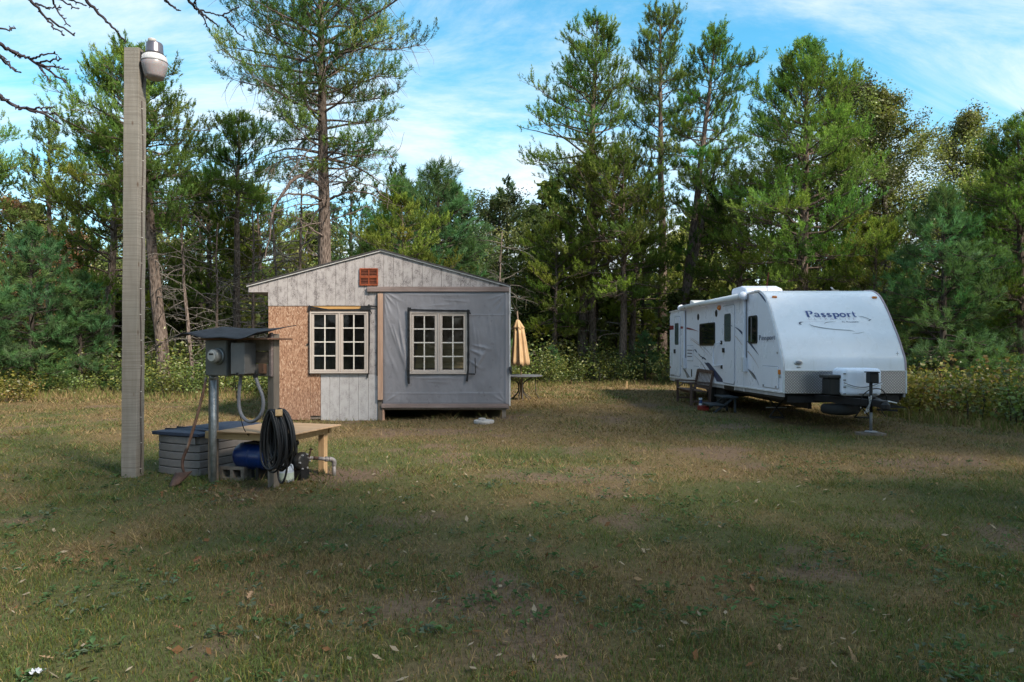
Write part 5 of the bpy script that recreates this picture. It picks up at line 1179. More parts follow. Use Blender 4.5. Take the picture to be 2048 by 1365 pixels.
y, z = S(1440, 616); tob('porch_light', G().lathe([(0.085,0),(0.085,0.02),(0.07,0.05),(0.04,0.07),(0,0.075)], 16, (0,0,0), 'x').xform(np.array([[-1,0,0,TX0],[0,1,0,y],[0,0,0.8,z],[0,0,0,1.0]])), MAT_AMBER, smooth=True)
y, z = S(1560, 744.6); tob('marker_light', G().box(TX0-0.03, TX0-0.002, y-0.045, y+0.045, z-0.05, z+0.05), MAT_AMBER, bevel=0.01); y, z = S(1560.5, 753); tob('plug_socket', G().lathe([(0.035,0),(0.03,0.03),(0,0.032)], 12, (0,0,0), 'x').xform(np.array([[-1,0,0,TX0],[0,1,0,y],[0,0,1,z],[0,0,0,1.0]])), MAT_SILVER)
y, z = S(1555, 706); tob('lock', G().box(TX0-0.01, TX0-0.001, y-0.025, y+0.025, z-0.02, z+0.02), MAT_TRIMG); y, z = S(1383.5, 745.5); tob('water_inlet', G().box(TX0-0.012, TX0-0.001, y-0.05, y+0.05, z-0.13, z+0.10), MAT_BLK, bevel=0.008)
y, z = S(1341.3, 735); tob('tail_marker', G().box(TX0-0.012, TX0-0.001, y-0.05, y+0.05, z-0.03, z+0.03), MAT_RED)
# grab handle
pts = []
for a, b in ((1445,685),(1439,687),(1434.5,700),(1434,725),(1435,731.5),(1445,731)): y, z = S(a, b); pts.append((TX0-0.10, y, z))
pts[0] = (TX0-0.02, pts[0][1], pts[0][2]); pts[-1] = (TX0-0.02, pts[-1][1], pts[-1][2]); gh = tob('grab_handle', G().tube(smooth3(pts, 6), 0.018, 8), MAT_GEL, smooth=True)
for a, b in ((1444,685),(1445,734)): y, z = S(a, b); tob('bracket', G().box(TX0-0.04, TX0-0.002, y-0.07, y+0.07, z-0.055, z+0.045), MAT_BLK, gh, bevel=0.02)
# awning
yA, zA = 22.05, 2.84; yB, zB = 16.15, 2.80; XA = TX0-0.13
aw = tob('awning', G().tube([(XA,yB,zB),(XA,yA,zA)], 0.072, 16), gel('awning_vinyl', (0.72,0.74,0.78)), smooth=True)
for y, z in ((yA,zA),(yB,zB)): s_ = 1 if y == yA else -1; tob('end_cap', G().lathe([(0.098,-0.05),(0.098,0.05),(0.06,0.09),(0.0,0.10)], 18, (0,0,0), 'y').xform(np.array([[1,0,0,XA],[0,s_,0,y],[0,0,1,z],[0,0,0,1.0]])), MAT_GEL, aw, smooth=True)
tob('awning_rail', G().bar((TX0-0.015, yB-0.75, 2.86), (TX0-0.015, TYR-0.1, 2.81), 0.03, 0.035), MAT_WHITE, aw)
for pxa, pt, pb in ((1371.5, 622, 736), (1492.5, 600, 742)):
    y, zt_ = S(pxa, pt); _, zb2 = S(pxa, pb); ar = tob('awning_arm', G().box(TX0-0.075, TX0-0.025, y-0.05, y+0.05, zb2, zt_), MAT_GEL, aw, bevel=0.008); tob('arm_bracket', G().box(TX0-0.10, TX0-0.002, y-0.075, y+0.075, zb2-0.02, zb2+0.32), gel('bracket_grey', (0.62,0.64,0.70)), aw, bevel=0.012)
    tob('arm_edge', G().box(TX0-0.030, TX0-0.006, y-0.075, y-0.056, zb2+0.30, zt_), MAT_GREYD, aw)
# stripes
def stripe(P, mat, name='stripe', off=0.006):
    q = smooth3(P, 8); L, R_ = ribbon2(q)
    def mf(A): ys, zs = zip(*[S(a, b) for a, b in A]); return np.stack([np.full(len(A), TX0-off), ys, zs], -1)
    tob(name, G().add(*strip(L, R_, mf)), mat)
def patch(pts, mat, name='stripe', off=0.006):
    v = [(TX0-off, *S(a, b)) for a, b in pts]; tob(name, G().addl(v, [list(range(len(v)))]), mat)
patch([(1340,651.5),(1348,651.7),(1348,659.5),(1340,660.5)], MAT_RED); patch([(1361.5,653),(1368,653.5),(1368,657.6),(1361.5,658)], MAT_RED); stripe([(1373.5,657,4.0),(1384,659,2.4),(1392,661.5,1.0),(1397.5,663.5,0.2)], MAT_RED)
stripe([(1470,654.3,0.8),(1478,660,2.6),(1486.5,668.5,4.2)], MAT_NAVY); stripe([(1496.5,682,4.2),(1504,692,3.0),(1511,701,1.8),(1518.5,711.5,0.3)], MAT_NAVY); stripe([(1448,649,0.4),(1450,649.5,0.8)], MAT_NAVY, off=0.020); stripe([(1463,651,1),(1466,653,1.4)], MAT_NAVY, off=0.020)
patch([(1408.5,725),(1413,726.5),(1416,725),(1420,727.2),(1447.5,761.5),(1447.5,764.8),(1434,763.5),(1427,750)], MAT_NAVY); stripe([(1362.5,731.5,0.3),(1367,738,1.6),(1372.5,746,3.4),(1377,755.5,6)], MAT_GREYD); stripe([(1362,731,0.3),(1368,737.5,0.7),(1376,748,0.7),(1381,756,0.5)], MAT_NAVY, off=0.008)
for P, mt in [([(1379.5,677,0.2),(1388,683,1.2),(1398,690.5,1.8)], MAT_TAND), ([(1381,675,0.2),(1392,682.5,0.8),(1401,689,0.6)], MAT_TAND), ([(1399,691,1.4),(1405,698,1.0),(1412,706,0.5),(1417,712,0.2)], MAT_TAND), ([(1405,692,0.6),(1413,700,1.0),(1418,705,0.6),(1423.5,712.5,0.2)], MAT_GREYD),
              ([(1389.5,699,1.4),(1392,702,2.4),(1394.5,706,0.8)], MAT_NAVY), ([(1396.5,707,0.4),(1400,711,1.8),(1402,714.5,0.8)], MAT_GREYD), ([(1402,713,0.8),(1406,716,2.4),(1404.5,719,0.6)], MAT_NAVY), ([(1407,715.5,1.2),(1410,718,2.6),(1413,720,0.6)], MAT_NAVY), ([(1386.5,700,0.6),(1387.5,703,0.9)], MAT_NAVY),
              ([(1388,711,0.3),(1397,719,0.6),(1405,729,1.0),(1413,742,1.3),(1416,747,0.8)], MAT_GREYD), ([(1412,743.5,0.6),(1415.5,747,1.6)], MAT_NAVY), ([(1463,665,0.5),(1474,676,1.2),(1486.5,692.5,0.5)], MAT_TAND), ([(1496,703,2.4),(1504,713,1.2),(1512,725,0.7),(1519,738,0.2)], MAT_TAND), ([(1483,722,0.3),(1488,728.5,1.6)], MAT_NAVY),
              ([(1496,739,0.6),(1503,746,4.2),(1509,754,5),(1512,759.5,1)], MAT_GREYD), ([(1497,738,0.5),(1506,747,1.0),(1513,758,0.8),(1518.5,771.5,0.3)], MAT_NAVY)]: stripe(P, mt, off=0.007)
stripe([(1515,584.5,0.4),(1521,589,3.0),(1527,596.5,3.0),(1533,606,0.6)], MAT_NAVY); patch([(1341,749),(1349,749.5),(1349,753),(1341,752.6)], MAT_GREYD)
for pxs in (1349,1361.5,1368,1446.5,1469.5,1487.5): y, _ = S(pxs, 0); tob('panel_seam', G().box(TX0-0.0035, TX0-0.0005, y-0.006, y+0.006, zbot(y)+0.04, 2.78 if pxs in (1368,1487.5) else 1.2), flat('seam', (0.50,0.52,0.58), 0.6))
for pxs in (1349,1361,1369,1447,1468.5,1487): y, _ = S(pxs, 0); tob('skirt_joint', G().box(TX0+0.006, TX0+0.0148, y-0.02, y+0.02, zbot(y)-0.09, zbot(y)), MAT_WHITE)
y0_, y1_ = S(1469,0)[0], S(1447,0)[0]; tob('step_well', G().box(TX0+0.004, TX0+0.014, y0_+0.03, y1_-0.03, zbot(y0_)-0.09, zbot(y0_)-0.005), MAT_BLK)
# roof gear
ac = tob('air_conditioner', G().prism([(18.3,2.85),(18.4,3.16),(18.75,3.25),(19.5,3.24),(19.65,2.85)], 'x', 6.12, 7.12), MAT_GEL, bevel=0.06, seg=4); tob('shroud_grille', G().box(6.3, 6.94, 18.335, 18.36, 2.92, 3.08), MAT_SKIRT, ac)
tob('roof_vent', G().prism([(22.1,2.82),(22.2,3.04),(22.6,3.12),(22.75,2.82)], 'x', 5.75, 6.25), flat('roof_vent', (0.45,0.47,0.48), 0.5), bevel=0.03); tob('antenna', G().tube([(6.02,16.5,2.86),(6.01,16.5,3.1),(6.05,16.5,3.38)], 0.006, 5), MAT_RED); tob('roof_bracket', G().bar((7.27,15.75,2.87),(7.18,15.75,2.97),0.04,0.02), MAT_SILVER); tob('roof_bracket', G().box(7.2,7.34,15.7,15.8,2.875,2.90), MAT_SILVER)
# axles and wheels
for y in (18.7, 19.6):
    tob('axle', G().tube([(TX0+0.3,y,0.34),(TX1-0.3,y,0.34)], 0.04, 8), MAT_BLK)
    for x in (TX0+0.20, TX1-0.20):
        wh = tob('wheel', G().lathe([(0.20,-0.10),(0.31,-0.11),(0.345,-0.07),(0.35,0),(0.345,0.07),(0.31,0.11),(0.20,0.10)], 26, (x,y,0.345), 'x'), MAT_RUBBER, smooth=True); tob('rim', G().lathe([(0.0,-0.05),(0.12,-0.07),(0.20,-0.095),(0.205,0.0),(0.20,0.095),(0.12,0.07),(0.0,0.05)], 20, (x,y,0.345), 'x'), MAT_SILVER, wh, smooth=True)
# tongue, cover, battery, jack
AP = np.array([6.66, 12.72, 0.60])
for x in (TX0+0.55, TX1-0.55): tob('tongue_beam', G().bar((x, 14.6, 0.60), (AP[0]+0.10*np.sign(x-6.7), AP[1]+0.15, 0.60), 0.075, 0.13), MAT_BLK, bevel=0.006)
tob('front_crossmember', G().box(TX0+0.12, TX1-0.12, TYF+0.06, TYF+0.16, 0.50, 0.66), MAT_BLK); tob('side_gusset', G().prism([(7.60,0.685),(7.90,0.685),(7.52,0.50),(7.30,0.50)], 'y', TYF+0.05, TYF+0.9), MAT_BLK)
tob('coupler', G().bar((6.66,12.85,0.61),(6.66,12.50,0.60),0.14,0.13), MAT_BLK, bevel=0.02); tob('coupler', G().lathe([(0.05,0.50),(0.075,0.53),(0.075,0.60),(0.04,0.64)], 14, (6.66,12.48,0)), MAT_BLK)
cx0, cx1 = XD(1684.5,13.3), XD(1765,13.3); zc0, zc1 = ZD(793,13.3), ZD(737,13.3)
lp = tob('propane_cover', G().prism(rrect(cx0, cx1, 13.28, 13.78, 0.10), 'z', zc0, zc1), gel('cover_plastic', (0.74,0.80,0.94)), bevel=0.085, seg=5)
g = G(); xs = np.linspace(cx0+0.02, cx1-0.02, 21)
for t, wd in ((0.0,1),): 
    cur = [(x, 13.272, ZD(766+9*math.sin(math.pi*min(1,(i/20)*1.05)) , 13.3)) for i, x in enumerate(xs)]
tob('cover_crease', G().tube(cur, 0.010, 6), MAT_GREYD, lp, smooth=True); tob('cover_ridge', G().tube([(a, b, c-0.022) for a, b, c in cur], 0.013, 6), gel('cover_ridge', (0.80,0.84,0.92)), lp, smooth=True)
tob('cover_slot', G().box(XD(1717,13.3), XD(1752,13.3), 13.268, 13.276, ZD(789,13.3), ZD(787.6,13.3)), MAT_BLK, lp)
for r_ in (748,760.5,774.5,788): tob('cover_clip', G().box(cx0+0.012, cx0+0.055, 13.262, 13.285, ZD(r_+0.9,13.3), ZD(r_-0.9,13.3)), MAT_BLK, lp)
bx = tob('battery_box', G().box(XD(1655,13.5), XD(1683,13.5), 13.40, 13.75, ZD(790,13.5), ZD(757,13.5)), flat('black_plastic', (0.02,0.021,0.022), 0.45), bevel=0.02); tob('battery_lid', G().box(XD(1650.5,13.5), XD(1683.5,13.5), 13.36, 13.79, ZD(757,13.5)+0.001, ZD(750,13.5)), flat('black_plastic_lid', (0.025,0.026,0.028), 0.45), bx, bevel=0.02)
jx, jy = 6.655, 12.98
jk = tob('tongue_jack', G().tube([(jx,jy,0.42),(jx,jy,ZD(762,jy))], 0.030, 12), MAT_BLK, smooth=True); tob('jack_head', G().box(jx-0.055, jx+0.11, jy-0.09, jy+0.09, ZD(767,jy), ZD(746,jy)), MAT_BLK, jk, bevel=0.02); tob('jack_cap', G().box(jx-0.075, jx+0.115, jy-0.11, jy+0.11, ZD(746,jy), ZD(743.5,jy)), MAT_BLK, jk, bevel=0.01); tob('jack_leg', G().tube([(jx,jy,0.02),(jx,jy,0.50)], 0.026, 12), flat('galvanised', (0.16,0.165,0.175), 0.5, 0.5), jk, smooth=True); tob('jack_foot', G().lathe([(0.11,0.055),(0.10,0.07),(0.03,0.075)], 16, (jx,jy,0)), MAT_TRIMG, jk)
tob('spare_wheel', G().lathe([(0.0,0.30),(0.20,0.305),(0.31,0.33),(0.345,0.37),(0.345,0.45),(0.31,0.50),(0.20,0.51)], 28, (XD(1690,13.5),13.72,0)), MAT_RUBBER, smooth=True)
tob('sway_bar', G().addl([(6.80,12.85,0.62),(7.20,12.75,0.52),(6.80,12.85,0.50),(6.80,12.95,0.62),(7.20,12.85,0.52),(6.80,12.95,0.50)], [(0,1,2),(5,4,3),(0,3,4,1),(1,4,5,2),(2,5,3,0)]), MAT_BLK); tob('sway_bar', G().bar((6.72,12.9,0.475),(7.05,12.8,0.465),0.04,0.035), MAT_BLK); tob('latch_rod', G().tube([(6.72,12.80,0.635),(6.9,12.78,0.63),(7.02,12.77,0.60)], 0.014, 6), MAT_SILVER)
rs = np.random.RandomState(2)
for (xa, za, xb, zb2) in ((6.60,0.72,6.50,0.42),(6.56,0.70,6.545,0.44)):
    for k in range(13):
        t = k/12; c = np.array([xa+(xb-xa)*t+0.02*math.sin(4*t), 12.86-0.03*k%0.03, za+(zb2-za)*t]); a = np.arange(11)*2*math.pi/10; P = np.c_[0.011*np.cos(a)*(1 if k%2 else 0.5), 0.011*np.sin(a*1)*(0.4 if k%2 else 1)*0+0.006*np.sin(a), 0.019*np.sin(a)]+c; tob('chain_link', G().tube(P, 0.0038, 5, cap=False), MAT_SILVER, smooth=True)
tob('brake_cable', G().tube(smooth3([(6.42,12.95,0.45),(6.43,12.9,0.66),(6.52,12.88,0.80),(6.66,12.87,0.86),(6.80,12.88,0.84),(6.90,12.9,0.72),(6.92,12.95,0.62)], 8), 0.010, 6), MAT_BLK, smooth=True); tob('brake_cable', G().tube(smooth3([(6.68,12.8,0.58),(6.74,12.75,0.45),(6.80,12.74,0.36)], 6), 0.007, 5), MAT_BLK)
# scissor stabilisers at the front corners
for x in (5.75, 7.62):
    for a, b in (((-0.28,0.52),(0.05,0.30)),((0.38,0.52),(0.05,0.30)),((-0.20,0.10),(0.05,0.30)),((0.30,0.10),(0.05,0.30))): tob('stabiliser', G().bar((x+a[0]*0.6,15.3,a[1]),(x+b[0]*0.6,15.3,b[1]),0.03,0.02), MAT_BLK)
    tob('stabiliser_foot', G().box(x-0.10,x+0.16,15.2,15.4,0.07,0.10), MAT_BLK); tob('stabiliser_screw', G().tube([(x-0.2,15.3,0.30),(x+0.25,15.3,0.30)], 0.012, 6), MAT_SILVER)
# plank under the jack
jp = thing('plank', 'weathered plank lying under the trailer jack', 'plank', (jx, jy, float(ground_z(jx,jy)))); ob('board', G().box(-0.24, 0.24, -0.10, 0.10, 0.0, 0.05), MAT_GREYWOOD, jp, bevel=0.006); ob('board', G().box(-0.20, 0.26, 0.12, 0.24, 0.0, 0.045), MAT_GREYWOOD, jp, bevel=0.006)
# ------------------------------------------------------------------ bench, steps and small things by the trailer
MAT_TEAK = wood('bench_wood', (0.075,0.045,0.036), (0.15,0.095,0.075), 'z', 0.8, 0.7)
gz = lambda x, y: float(ground_z(x, y))
bx0, by0, by1 = 4.80, 18.85, 20.45
bench = thing('garden_bench', 'brown slatted wooden garden bench along the side of the trailer', 'bench', (bx0, by0, gz(bx0, by0)))
Lb = by1-by0
for y in (0.0, Lb-0.06):
    ob('leg', G().box(0.0, 0.065, y, y+0.06, 0, 0.61), MAT_TEAK, bench, bevel=0.006)
    ob('leg', G().prism([(0.50,0.0),(0.56,0.0),(0.57,0.42),(0.66,0.95),(0.60,0.95),(0.505,0.42)], 'y', y, y+0.06), MAT_TEAK, bench, bevel=0.006)
    ob('armrest', G().box(-0.05, 0.56, y-0.005, y+0.065, 0.612, 0.645), MAT_TEAK, bench, bevel=0.01)
    ob('stretcher', G().box(0.066, 0.50, y+0.015, y+0.045, 0.10, 0.15), MAT_TEAK, bench, bevel=0.004)
    ob('arm_brace', G().tube(smooth3([(0.07,y+0.03,0.44),(0.2,y+0.03,0.54),(0.35,y+0.03,0.53),(0.5,y+0.03,0.40)], 6), 0.018, 6), MAT_TEAK, bench)
for k in range(5): ob('seat_slat', G().box(-0.01+0.105*k, 0.08+0.105*k, 0.065 if k else -0.01, Lb-0.065, 0.405-0.008*k, 0.428-0.008*k), MAT_TEAK, bench, bevel=0.004)
ob('apron', G().box(0.07, 0.10, 0.07, Lb-0.07, 0.33, 0.40), MAT_TEAK, bench)
ob('back_rail', G().prism([(0.592,0.88),(0.632,0.88),(0.648,0.96),(0.605,0.97)], 'y', 0.06, Lb-0.06), MAT_TEAK, bench, bevel=0.006); ob('back_rail', G().prism([(0.508,0.44),(0.545,0.44),(0.555,0.50),(0.518,0.50)], 'y', 0.06, Lb-0.06), MAT_TEAK, bench, bevel=0.006)
sl = G().prism([(0.530,0.50),(0.538,0.50),(0.610,0.885),(0.602,0.885)], 'y', 0, 0.026).mesh('bench_back_slat'); sl.materials.append(MAT_TEAK)
nsl = 12
for k in range(nsl): ob('back_slat', sl, None, bench, loc=(0, 0.085+(Lb-0.2)*k/(nsl-1), 0))
sx, sy = 5.05, 17.45
st = thing('entry_steps', 'dark folding entry steps below the main trailer door', 'steps', (sx, sy, gz(sx, sy))); MAT_STEP = flat('dark_step', (0.035,0.042,0.05), 0.6, var=0.3, scale=12)
ob('tread', G().box(0.10, 0.48, -0.38, 0.38, 0.36, 0.40), MAT_STEP, st, bevel=0.01); ob('tread', G().box(-0.22, 0.14, -0.36, 0.36, 0.17, 0.21), MAT_STEP, st, bevel=0.01)
for y in (-0.34, 0.31): ob('side_frame', G().prism([(-0.16,0),(-0.08,0),(0.40,0.36),(0.32,0.36)], 'y', y, y+0.03), MAT_STEP, st); ob('leg', G().box(0.38, 0.43, y, y+0.03, 0, 0.36), MAT_STEP, st)
rx, ry = 4.83, 17.72
rb = thing('tool_box', 'small dark red box on the grass beside the entry steps', 'box', (rx, ry, gz(rx, ry))); ob('case', G().box(-0.10, 0.12, -0.15, 0.15, 0.0, 0.10), flat('red_plastic', (0.22,0.02,0.015), 0.5), rb, bevel=0.012); ob('lid', G().box(-0.105, 0.125, -0.155, 0.155, 0.101, 0.125), flat('red_plastic_lid', (0.20,0.02,0.015), 0.5), rb, bevel=0.01); ob('handle', G().tube([(0.01,-0.07,0.125),(0.01,-0.06,0.16),(0.01,0.06,0.16),(0.01,0.07,0.125)], 0.008, 6), MAT_BLK, rb)
bx_, by_ = 4.98, 18.45
bt = thing('spray_bottle', 'white and blue bottle standing by the bench end', 'bottle', (bx_, by_, gz(bx_, by_))); ob('bottle', G().lathe([(0.05,0),(0.055,0.02),(0.055,0.14),(0.03,0.19),(0.02,0.21)], 16), flat('blue_bottle', (0.02,0.05,0.16), 0.35), bt, smooth=True); ob('nozzle', G().box(-0.055, 0.03, -0.018, 0.018, 0.21, 0.265), flat('white_plastic', (0.62,0.64,0.68), 0.4), bt, bevel=0.008); ob('label', G().lathe([(0.0565,0.04),(0.0565,0.12)], 16), flat('white_label', (0.6,0.62,0.66), 0.5), bt)
# ------------------------------------------------------------------ patio table and umbrella behind the cabin corner
tx, ty = XD(1041.5, 20.0), 20.0; tz = gz(tx, ty)
tb = thing('patio_table', 'round grey metal patio table at the right corner of the cabin', 'table', (tx, ty, tz)); MAT_IRON = flat('dark_iron', (0.055,0.05,0.048), 0.5, var=0.2)
ob('tabletop', G().lathe([(0.0,0.655),(0.60,0.655),(0.63,0.672),(0.63,0.692),(0.60,0.70),(0.03,0.70)], 32), flat('table_top', (0.11,0.115,0.13), 0.45), tb, smooth=False)
for k in range(6):
    a = k*math.pi/3+0.3; c, s_ = math.cos(a), math.sin(a); P = smooth3([(0.40*c,0.40*s_,0.65),(0.12*c,0.12*s_,0.50),(0.07*c,0.07*s_,0.35),(0.12*c,0.12*s_,0.18),(0.34*c,0.34*s_,0.0)], 6); ob('leg', G().tube(P, 0.012, 6), MAT_IRON, tb, smooth=True)
for k in range(4):
    a = k*math.pi/2+0.1; c, s_ = math.cos(a), math.sin(a); P = smooth3([(0.42*c,0.42*s_,0.65),(0.42*c,0.42*s_,0.42),(0.44*c,0.44*s_,0.2),(0.54*c,0.54*s_,0.0)], 6); ob('leg', G().tube(P, 0.011, 6), MAT_IRON, tb, smooth=True)
um = thing('patio_umbrella', 'folded tan patio umbrella standing in the round table', 'umbrella', (tx, ty, tz))
ob('pole', G().tube([(0.02,0,0.0),(0,0,1.2),(-0.10,0,2.52)], 0.019, 10), flat('umbrella_pole', (0.16,0.11,0.08), 0.5), um, smooth=True)
def folds(rows, n=120, seed=1):
    rs = np.random.RandomState(seed); g = G(); a = np.arange(n)*2*math.pi/n; v = []
    for z, r_, amp, cx2, k in rows:
        fl = 1+amp*np.cos(8*a+0.6*np.sin(2*a)+k)+0.35*amp*np.cos(16*a+1.3); jag = 0.0 if z > rows[0][0]+0.02 else 1.0
        v.append(np.c_[cx2+r_*fl*np.cos(a), r_*fl*np.sin(a), z+jag*0.035*np.cos(8*a+k)])
    m_ = len(rows); V = np.concatenate(v); i = np.arange(m_-1)[:,None]*n; j = np.arange(n)[None,:]; kk = (j+1) % n
    return g.add(V, np.stack([i+j, i+kk, i+n+kk, i+n+j], -1).reshape(-1,4))
m = M('tan_canvas', 0.9, spec=0.1); nn = m.noise(5, 5, 0.6, m.mapping((3,3,0.6))); m.color(m.mix(m.mr(nn, 0.35, 0.7), (0.38,0.25,0.135), (0.49,0.33,0.195))); m.bump(m.noise(120, 2), 0.2, 0.002); MAT_CANVAS = m.m
zf = lambda p_: ZD(p_, 20.0)-tz
o = ob('canopy', folds([(zf(731),0.225,0.16,-0.005,0),(zf(722),0.225,0.16,-0.01,0),(zf(705),0.195,0.17,-0.02,.05),(zf(685),0.165,0.17,-0.03,.1),(zf(668),0.14,0.16,-0.045,.1),(zf(656),0.125,0.14,-0.055,.1)]), MAT_CANVAS, um, smooth=True); s_ = o.modifiers.new('thickness', 'SOLIDIFY'); s_.thickness = 0.004
o = ob('canopy_cap', folds([(zf(658),0.150,0.10,-0.06,.3),(zf(653),0.130,0.10,-0.065,.3),(zf(647),0.09,0.08,-0.075,.3),(zf(641),0.05,0.04,-0.085,.3),(zf(639.5),0.02,0.0,-0.09,.3)], seed=2), MAT_CANVAS, um, smooth=True); s_ = o.modifiers.new('thickness', 'SOLIDIFY'); s_.thickness = 0.004
ob('finial', G().lathe([(0.012,zf(640)),(0.022,zf(639)),(0.016,zf(637)),(0.0,zf(636))], 10, (-0.09,0,0)), MAT_IRON, um)
# small white stake in the far grass
sx, sy = XD(1254, 27), 27.0
ob_ = ob('stake', G().box(-0.02, 0.02, -0.01, 0.01, -0.05, 0.26).addl([(-0.02,-0.01,0.26),(0.02,-0.01,0.26),(0.02,0.01,0.26),(-0.02,0.01,0.26),(0,0,0.31)], [(0,1,4),(1,2,4),(2,3,4),(3,0,4)]), MAT_PALE, None, loc=(sx, sy, gz(sx, sy))); tag(ob_, 'short pale wooden stake in the grass before the tall pines', 'stake')

# ------------------------------------------------------------------ lamp post
lx0, lx1, ly0 = -4.905, -4.716, 8.78; lw = lx1-lx0; lc = ((lx0+lx1)/2, ly0+lw/2); lz = gz(*lc)
m = M('rough_sawn_timber', 0.9, spec=0.1)
gr_ = m.noise(1.5, 5, 0.6, m.mapping((5,5,0.5))); saw = m.noise(1.0, 3, 0.6, m.mapping((1.5,1.5,70), (0.0,0.06,0.0))); knot = m.voro(1.0, m.mapping((5,5,2.2)), 'F1', 'Distance'); bg_ = m.noise(1.1, 4)
c = m.ramp(gr_, [(0.3,(0.17,0.155,0.138)),(0.7,(0.265,0.245,0.222))]); c = m.mix(m.mr(saw, 0.42, 0.66, 0, 0.55), c, (0.128,0.112,0.097)); c = m.mix(m.mr(bg_, 0.45, 0.7, 0, 0.4), c, (0.20,0.20,0.185)); c = m.mix(m.mr(knot, 0.10, 0.03, 0, 0.85), c, (0.10,0.065,0.045))
m.color(c); m.bump(m.math('ADD', saw, m.math('MULTIPLY', gr_, 0.7)), 0.5, 0.006); MAT_POST = m.m
H_ = 5.40
def postz(z): return 0.035*z/H_      # leans a little
g = G(); rows = np.linspace(-0.3, H_, 24); v = []; hw = lw/2
for z in rows:
    o_ = postz(z); j = 0.0015*np.random.RandomState(int(z*50)+40).randn(4)
    for (a, b), e in zip(((-hw,-hw),(hw,-hw),(hw,hw),(-hw,hw)), j): v.append((a+o_+e, b+e, z))
f = [(k*4+i, k*4+(i+1)%4, k*4+4+(i+1)%4, k*4+4+i) for k in range(len(rows)-1) for i in range(4)] + [(len(v)-4, len(v)-3, len(v)-2, len(v)-1)]
lp_ = thing('lamp_post', 'tall square weathered timber post carrying the yard lamp', 'post', (*lc, lz)); ob('post', G().add(v, f), MAT_POST, lp_, bevel=0.006)
cab = thing('post_cable', 'dark cable stapled down the right face of the lamp post', 'cable', (lc[0]+hw, lc[1]-0.01, lz)); zs = np.linspace(0.05, 4.75, 60); rs = np.random.RandomState(4)
ob('cable', G().tube(np.c_[0.008+0.035*zs/H_+0.002*np.abs(rs.randn(60)), 0.012*np.sin(zs*2.1)+0.010*np.sin(zs*5), zs], 0.007, 6), flat('cable_jacket', (0.075,0.06,0.055), 0.6), cab, smooth=True)
stm = G().box(0.0, 0.017, -0.010, 0.010, -0.005, 0.005).mesh('staple'); stm.materials.append(flat('staple_metal', (0.50,0.49,0.47), 0.4))
for k in range(15): z = 0.10+4.55*k/14; ob('staple', stm, None, cab, bevel=0.004, loc=(0.035*z/H_, 0.012*math.sin(z*2.1)+0.010*math.sin(z*5), z))
# the lamp itself
xl, yl = XD(309, 8.86), 8.86; zz2 = lambda py: ZD(py, 8.86)
yd = thing('yard_lamp', 'silver yard lamp with frosted globe near the top of the post', 'lamp', (xl, yl, zz2(160)))
zl = lambda py: zz2(py)-zz2(160)
ob('ballast_housing', G().lathe([(0.118,zl(113)),(0.104,zl(106)),(0.098,zl(90)),(0.090,zl(87.5)),(0.0,zl(87))], 32), flat('brushed_aluminium', (0.20,0.175,0.19), 0.30, 0.85, var=0.15), yd, smooth=True)
ob('photocell', G().lathe([(0.050,zl(88)),(0.050,zl(80)),(0.046,zl(78.5)),(0.0,zl(78))], 20, (-0.030,0,0)), flat('photocell', (0.38,0.365,0.36), 0.5), yd, smooth=True)
ob('collar', G().lathe([(0.146,zl(126)),(0.150,zl(124)),(0.137,zl(114)),(0.115,zl(111.5)),(0.0,zl(111))], 40), flat('collar_white', (0.50,0.50,0.52), 0.4), yd, smooth=True)
for k in range(30): a = 2*math.pi*k/30; c, s_ = math.cos(a), math.sin(a); ob('collar_rib', G().bar((0.1475*c,0.1475*s_,zl(123.5)),(0.139*c,0.139*s_,zl(115)),0.008,0.006,(c,s_,0)), flat('collar_rib', (0.5,0.5,0.53), 0.4) if k == 0 else bpy.data.materials['collar_rib'], yd)
m = M('frosted_globe', 0.3, spec=0.5); m.color((0.38,0.335,0.35)); m.b.inputs['Transmission Weight'].default_value = 0.25; m.b.inputs['Subsurface Weight'].default_value = 0.2
ob('globe', G().lathe([(0.0,zl(160)),(0.062,zl(160)),(0.105,zl(157)),(0.118,zl(153)),(0.144,zl(137)),(0.157,zl(126.5)),(0.150,zl(125))], 36), m.m, yd, smooth=True)
ob('globe_rim', G().lathe([(0.158,zl(127)),(0.162,zl(125.5)),(0.158,zl(124)),(0.150,zl(123.5))], 36), MAT_TRIMG, yd, smooth=True)
ob('bracket', G().box(lx1+0.03-xl, -0.06, -0.03, 0.03, zl(116), zl(110.5)), MAT_BLK, yd, bevel=0.006); ob('bracket_plate', G().box(lx1+0.032-xl, lx1+0.045-xl, -0.05, 0.05, zl(122), zl(106)), MAT_BLK, yd, bevel=0.004)
ob('lead_wire', G().tube(smooth3([(lx1+0.05-xl,-0.01,zl(118)),(lx1+0.055-xl,-0.01,zl(135)),(lx1+0.047-xl,-0.01,zl(165)),(lx1+0.042-xl,-0.01,zl(175))], 6), 0.007, 6), MAT_BLK, yd, smooth=True)

# ------------------------------------------------------------------ meter stand
SA = math.radians(-24.0); sa = np.array([-3.60, 8.46]); E = np.array([math.cos(SA), math.sin(SA)]); Nn = np.array([-E[1], E[0]])*-1   # along, towards the camera
if Nn[1] > 0: Nn = -Nn
def stand_u(px, off=0.0):
    """distance along the stand of the photo column px"""
    k = (px-1024)/F; p0 = sa + Nn*off; return (k*p0[1]-p0[0])/(E[0]-k*E[1])
def stand_z(px, py, off=0.0): u = stand_u(px, off); p_ = sa+Nn*off+E*u; return ZD(py, p_[1])
stz = gz(*sa)
stand = thing('meter_stand', 'weathered wooden stand carrying electric meter and breaker boxes under a bent black sheet', 'meter stand', (sa[0], sa[1], stz), SA)
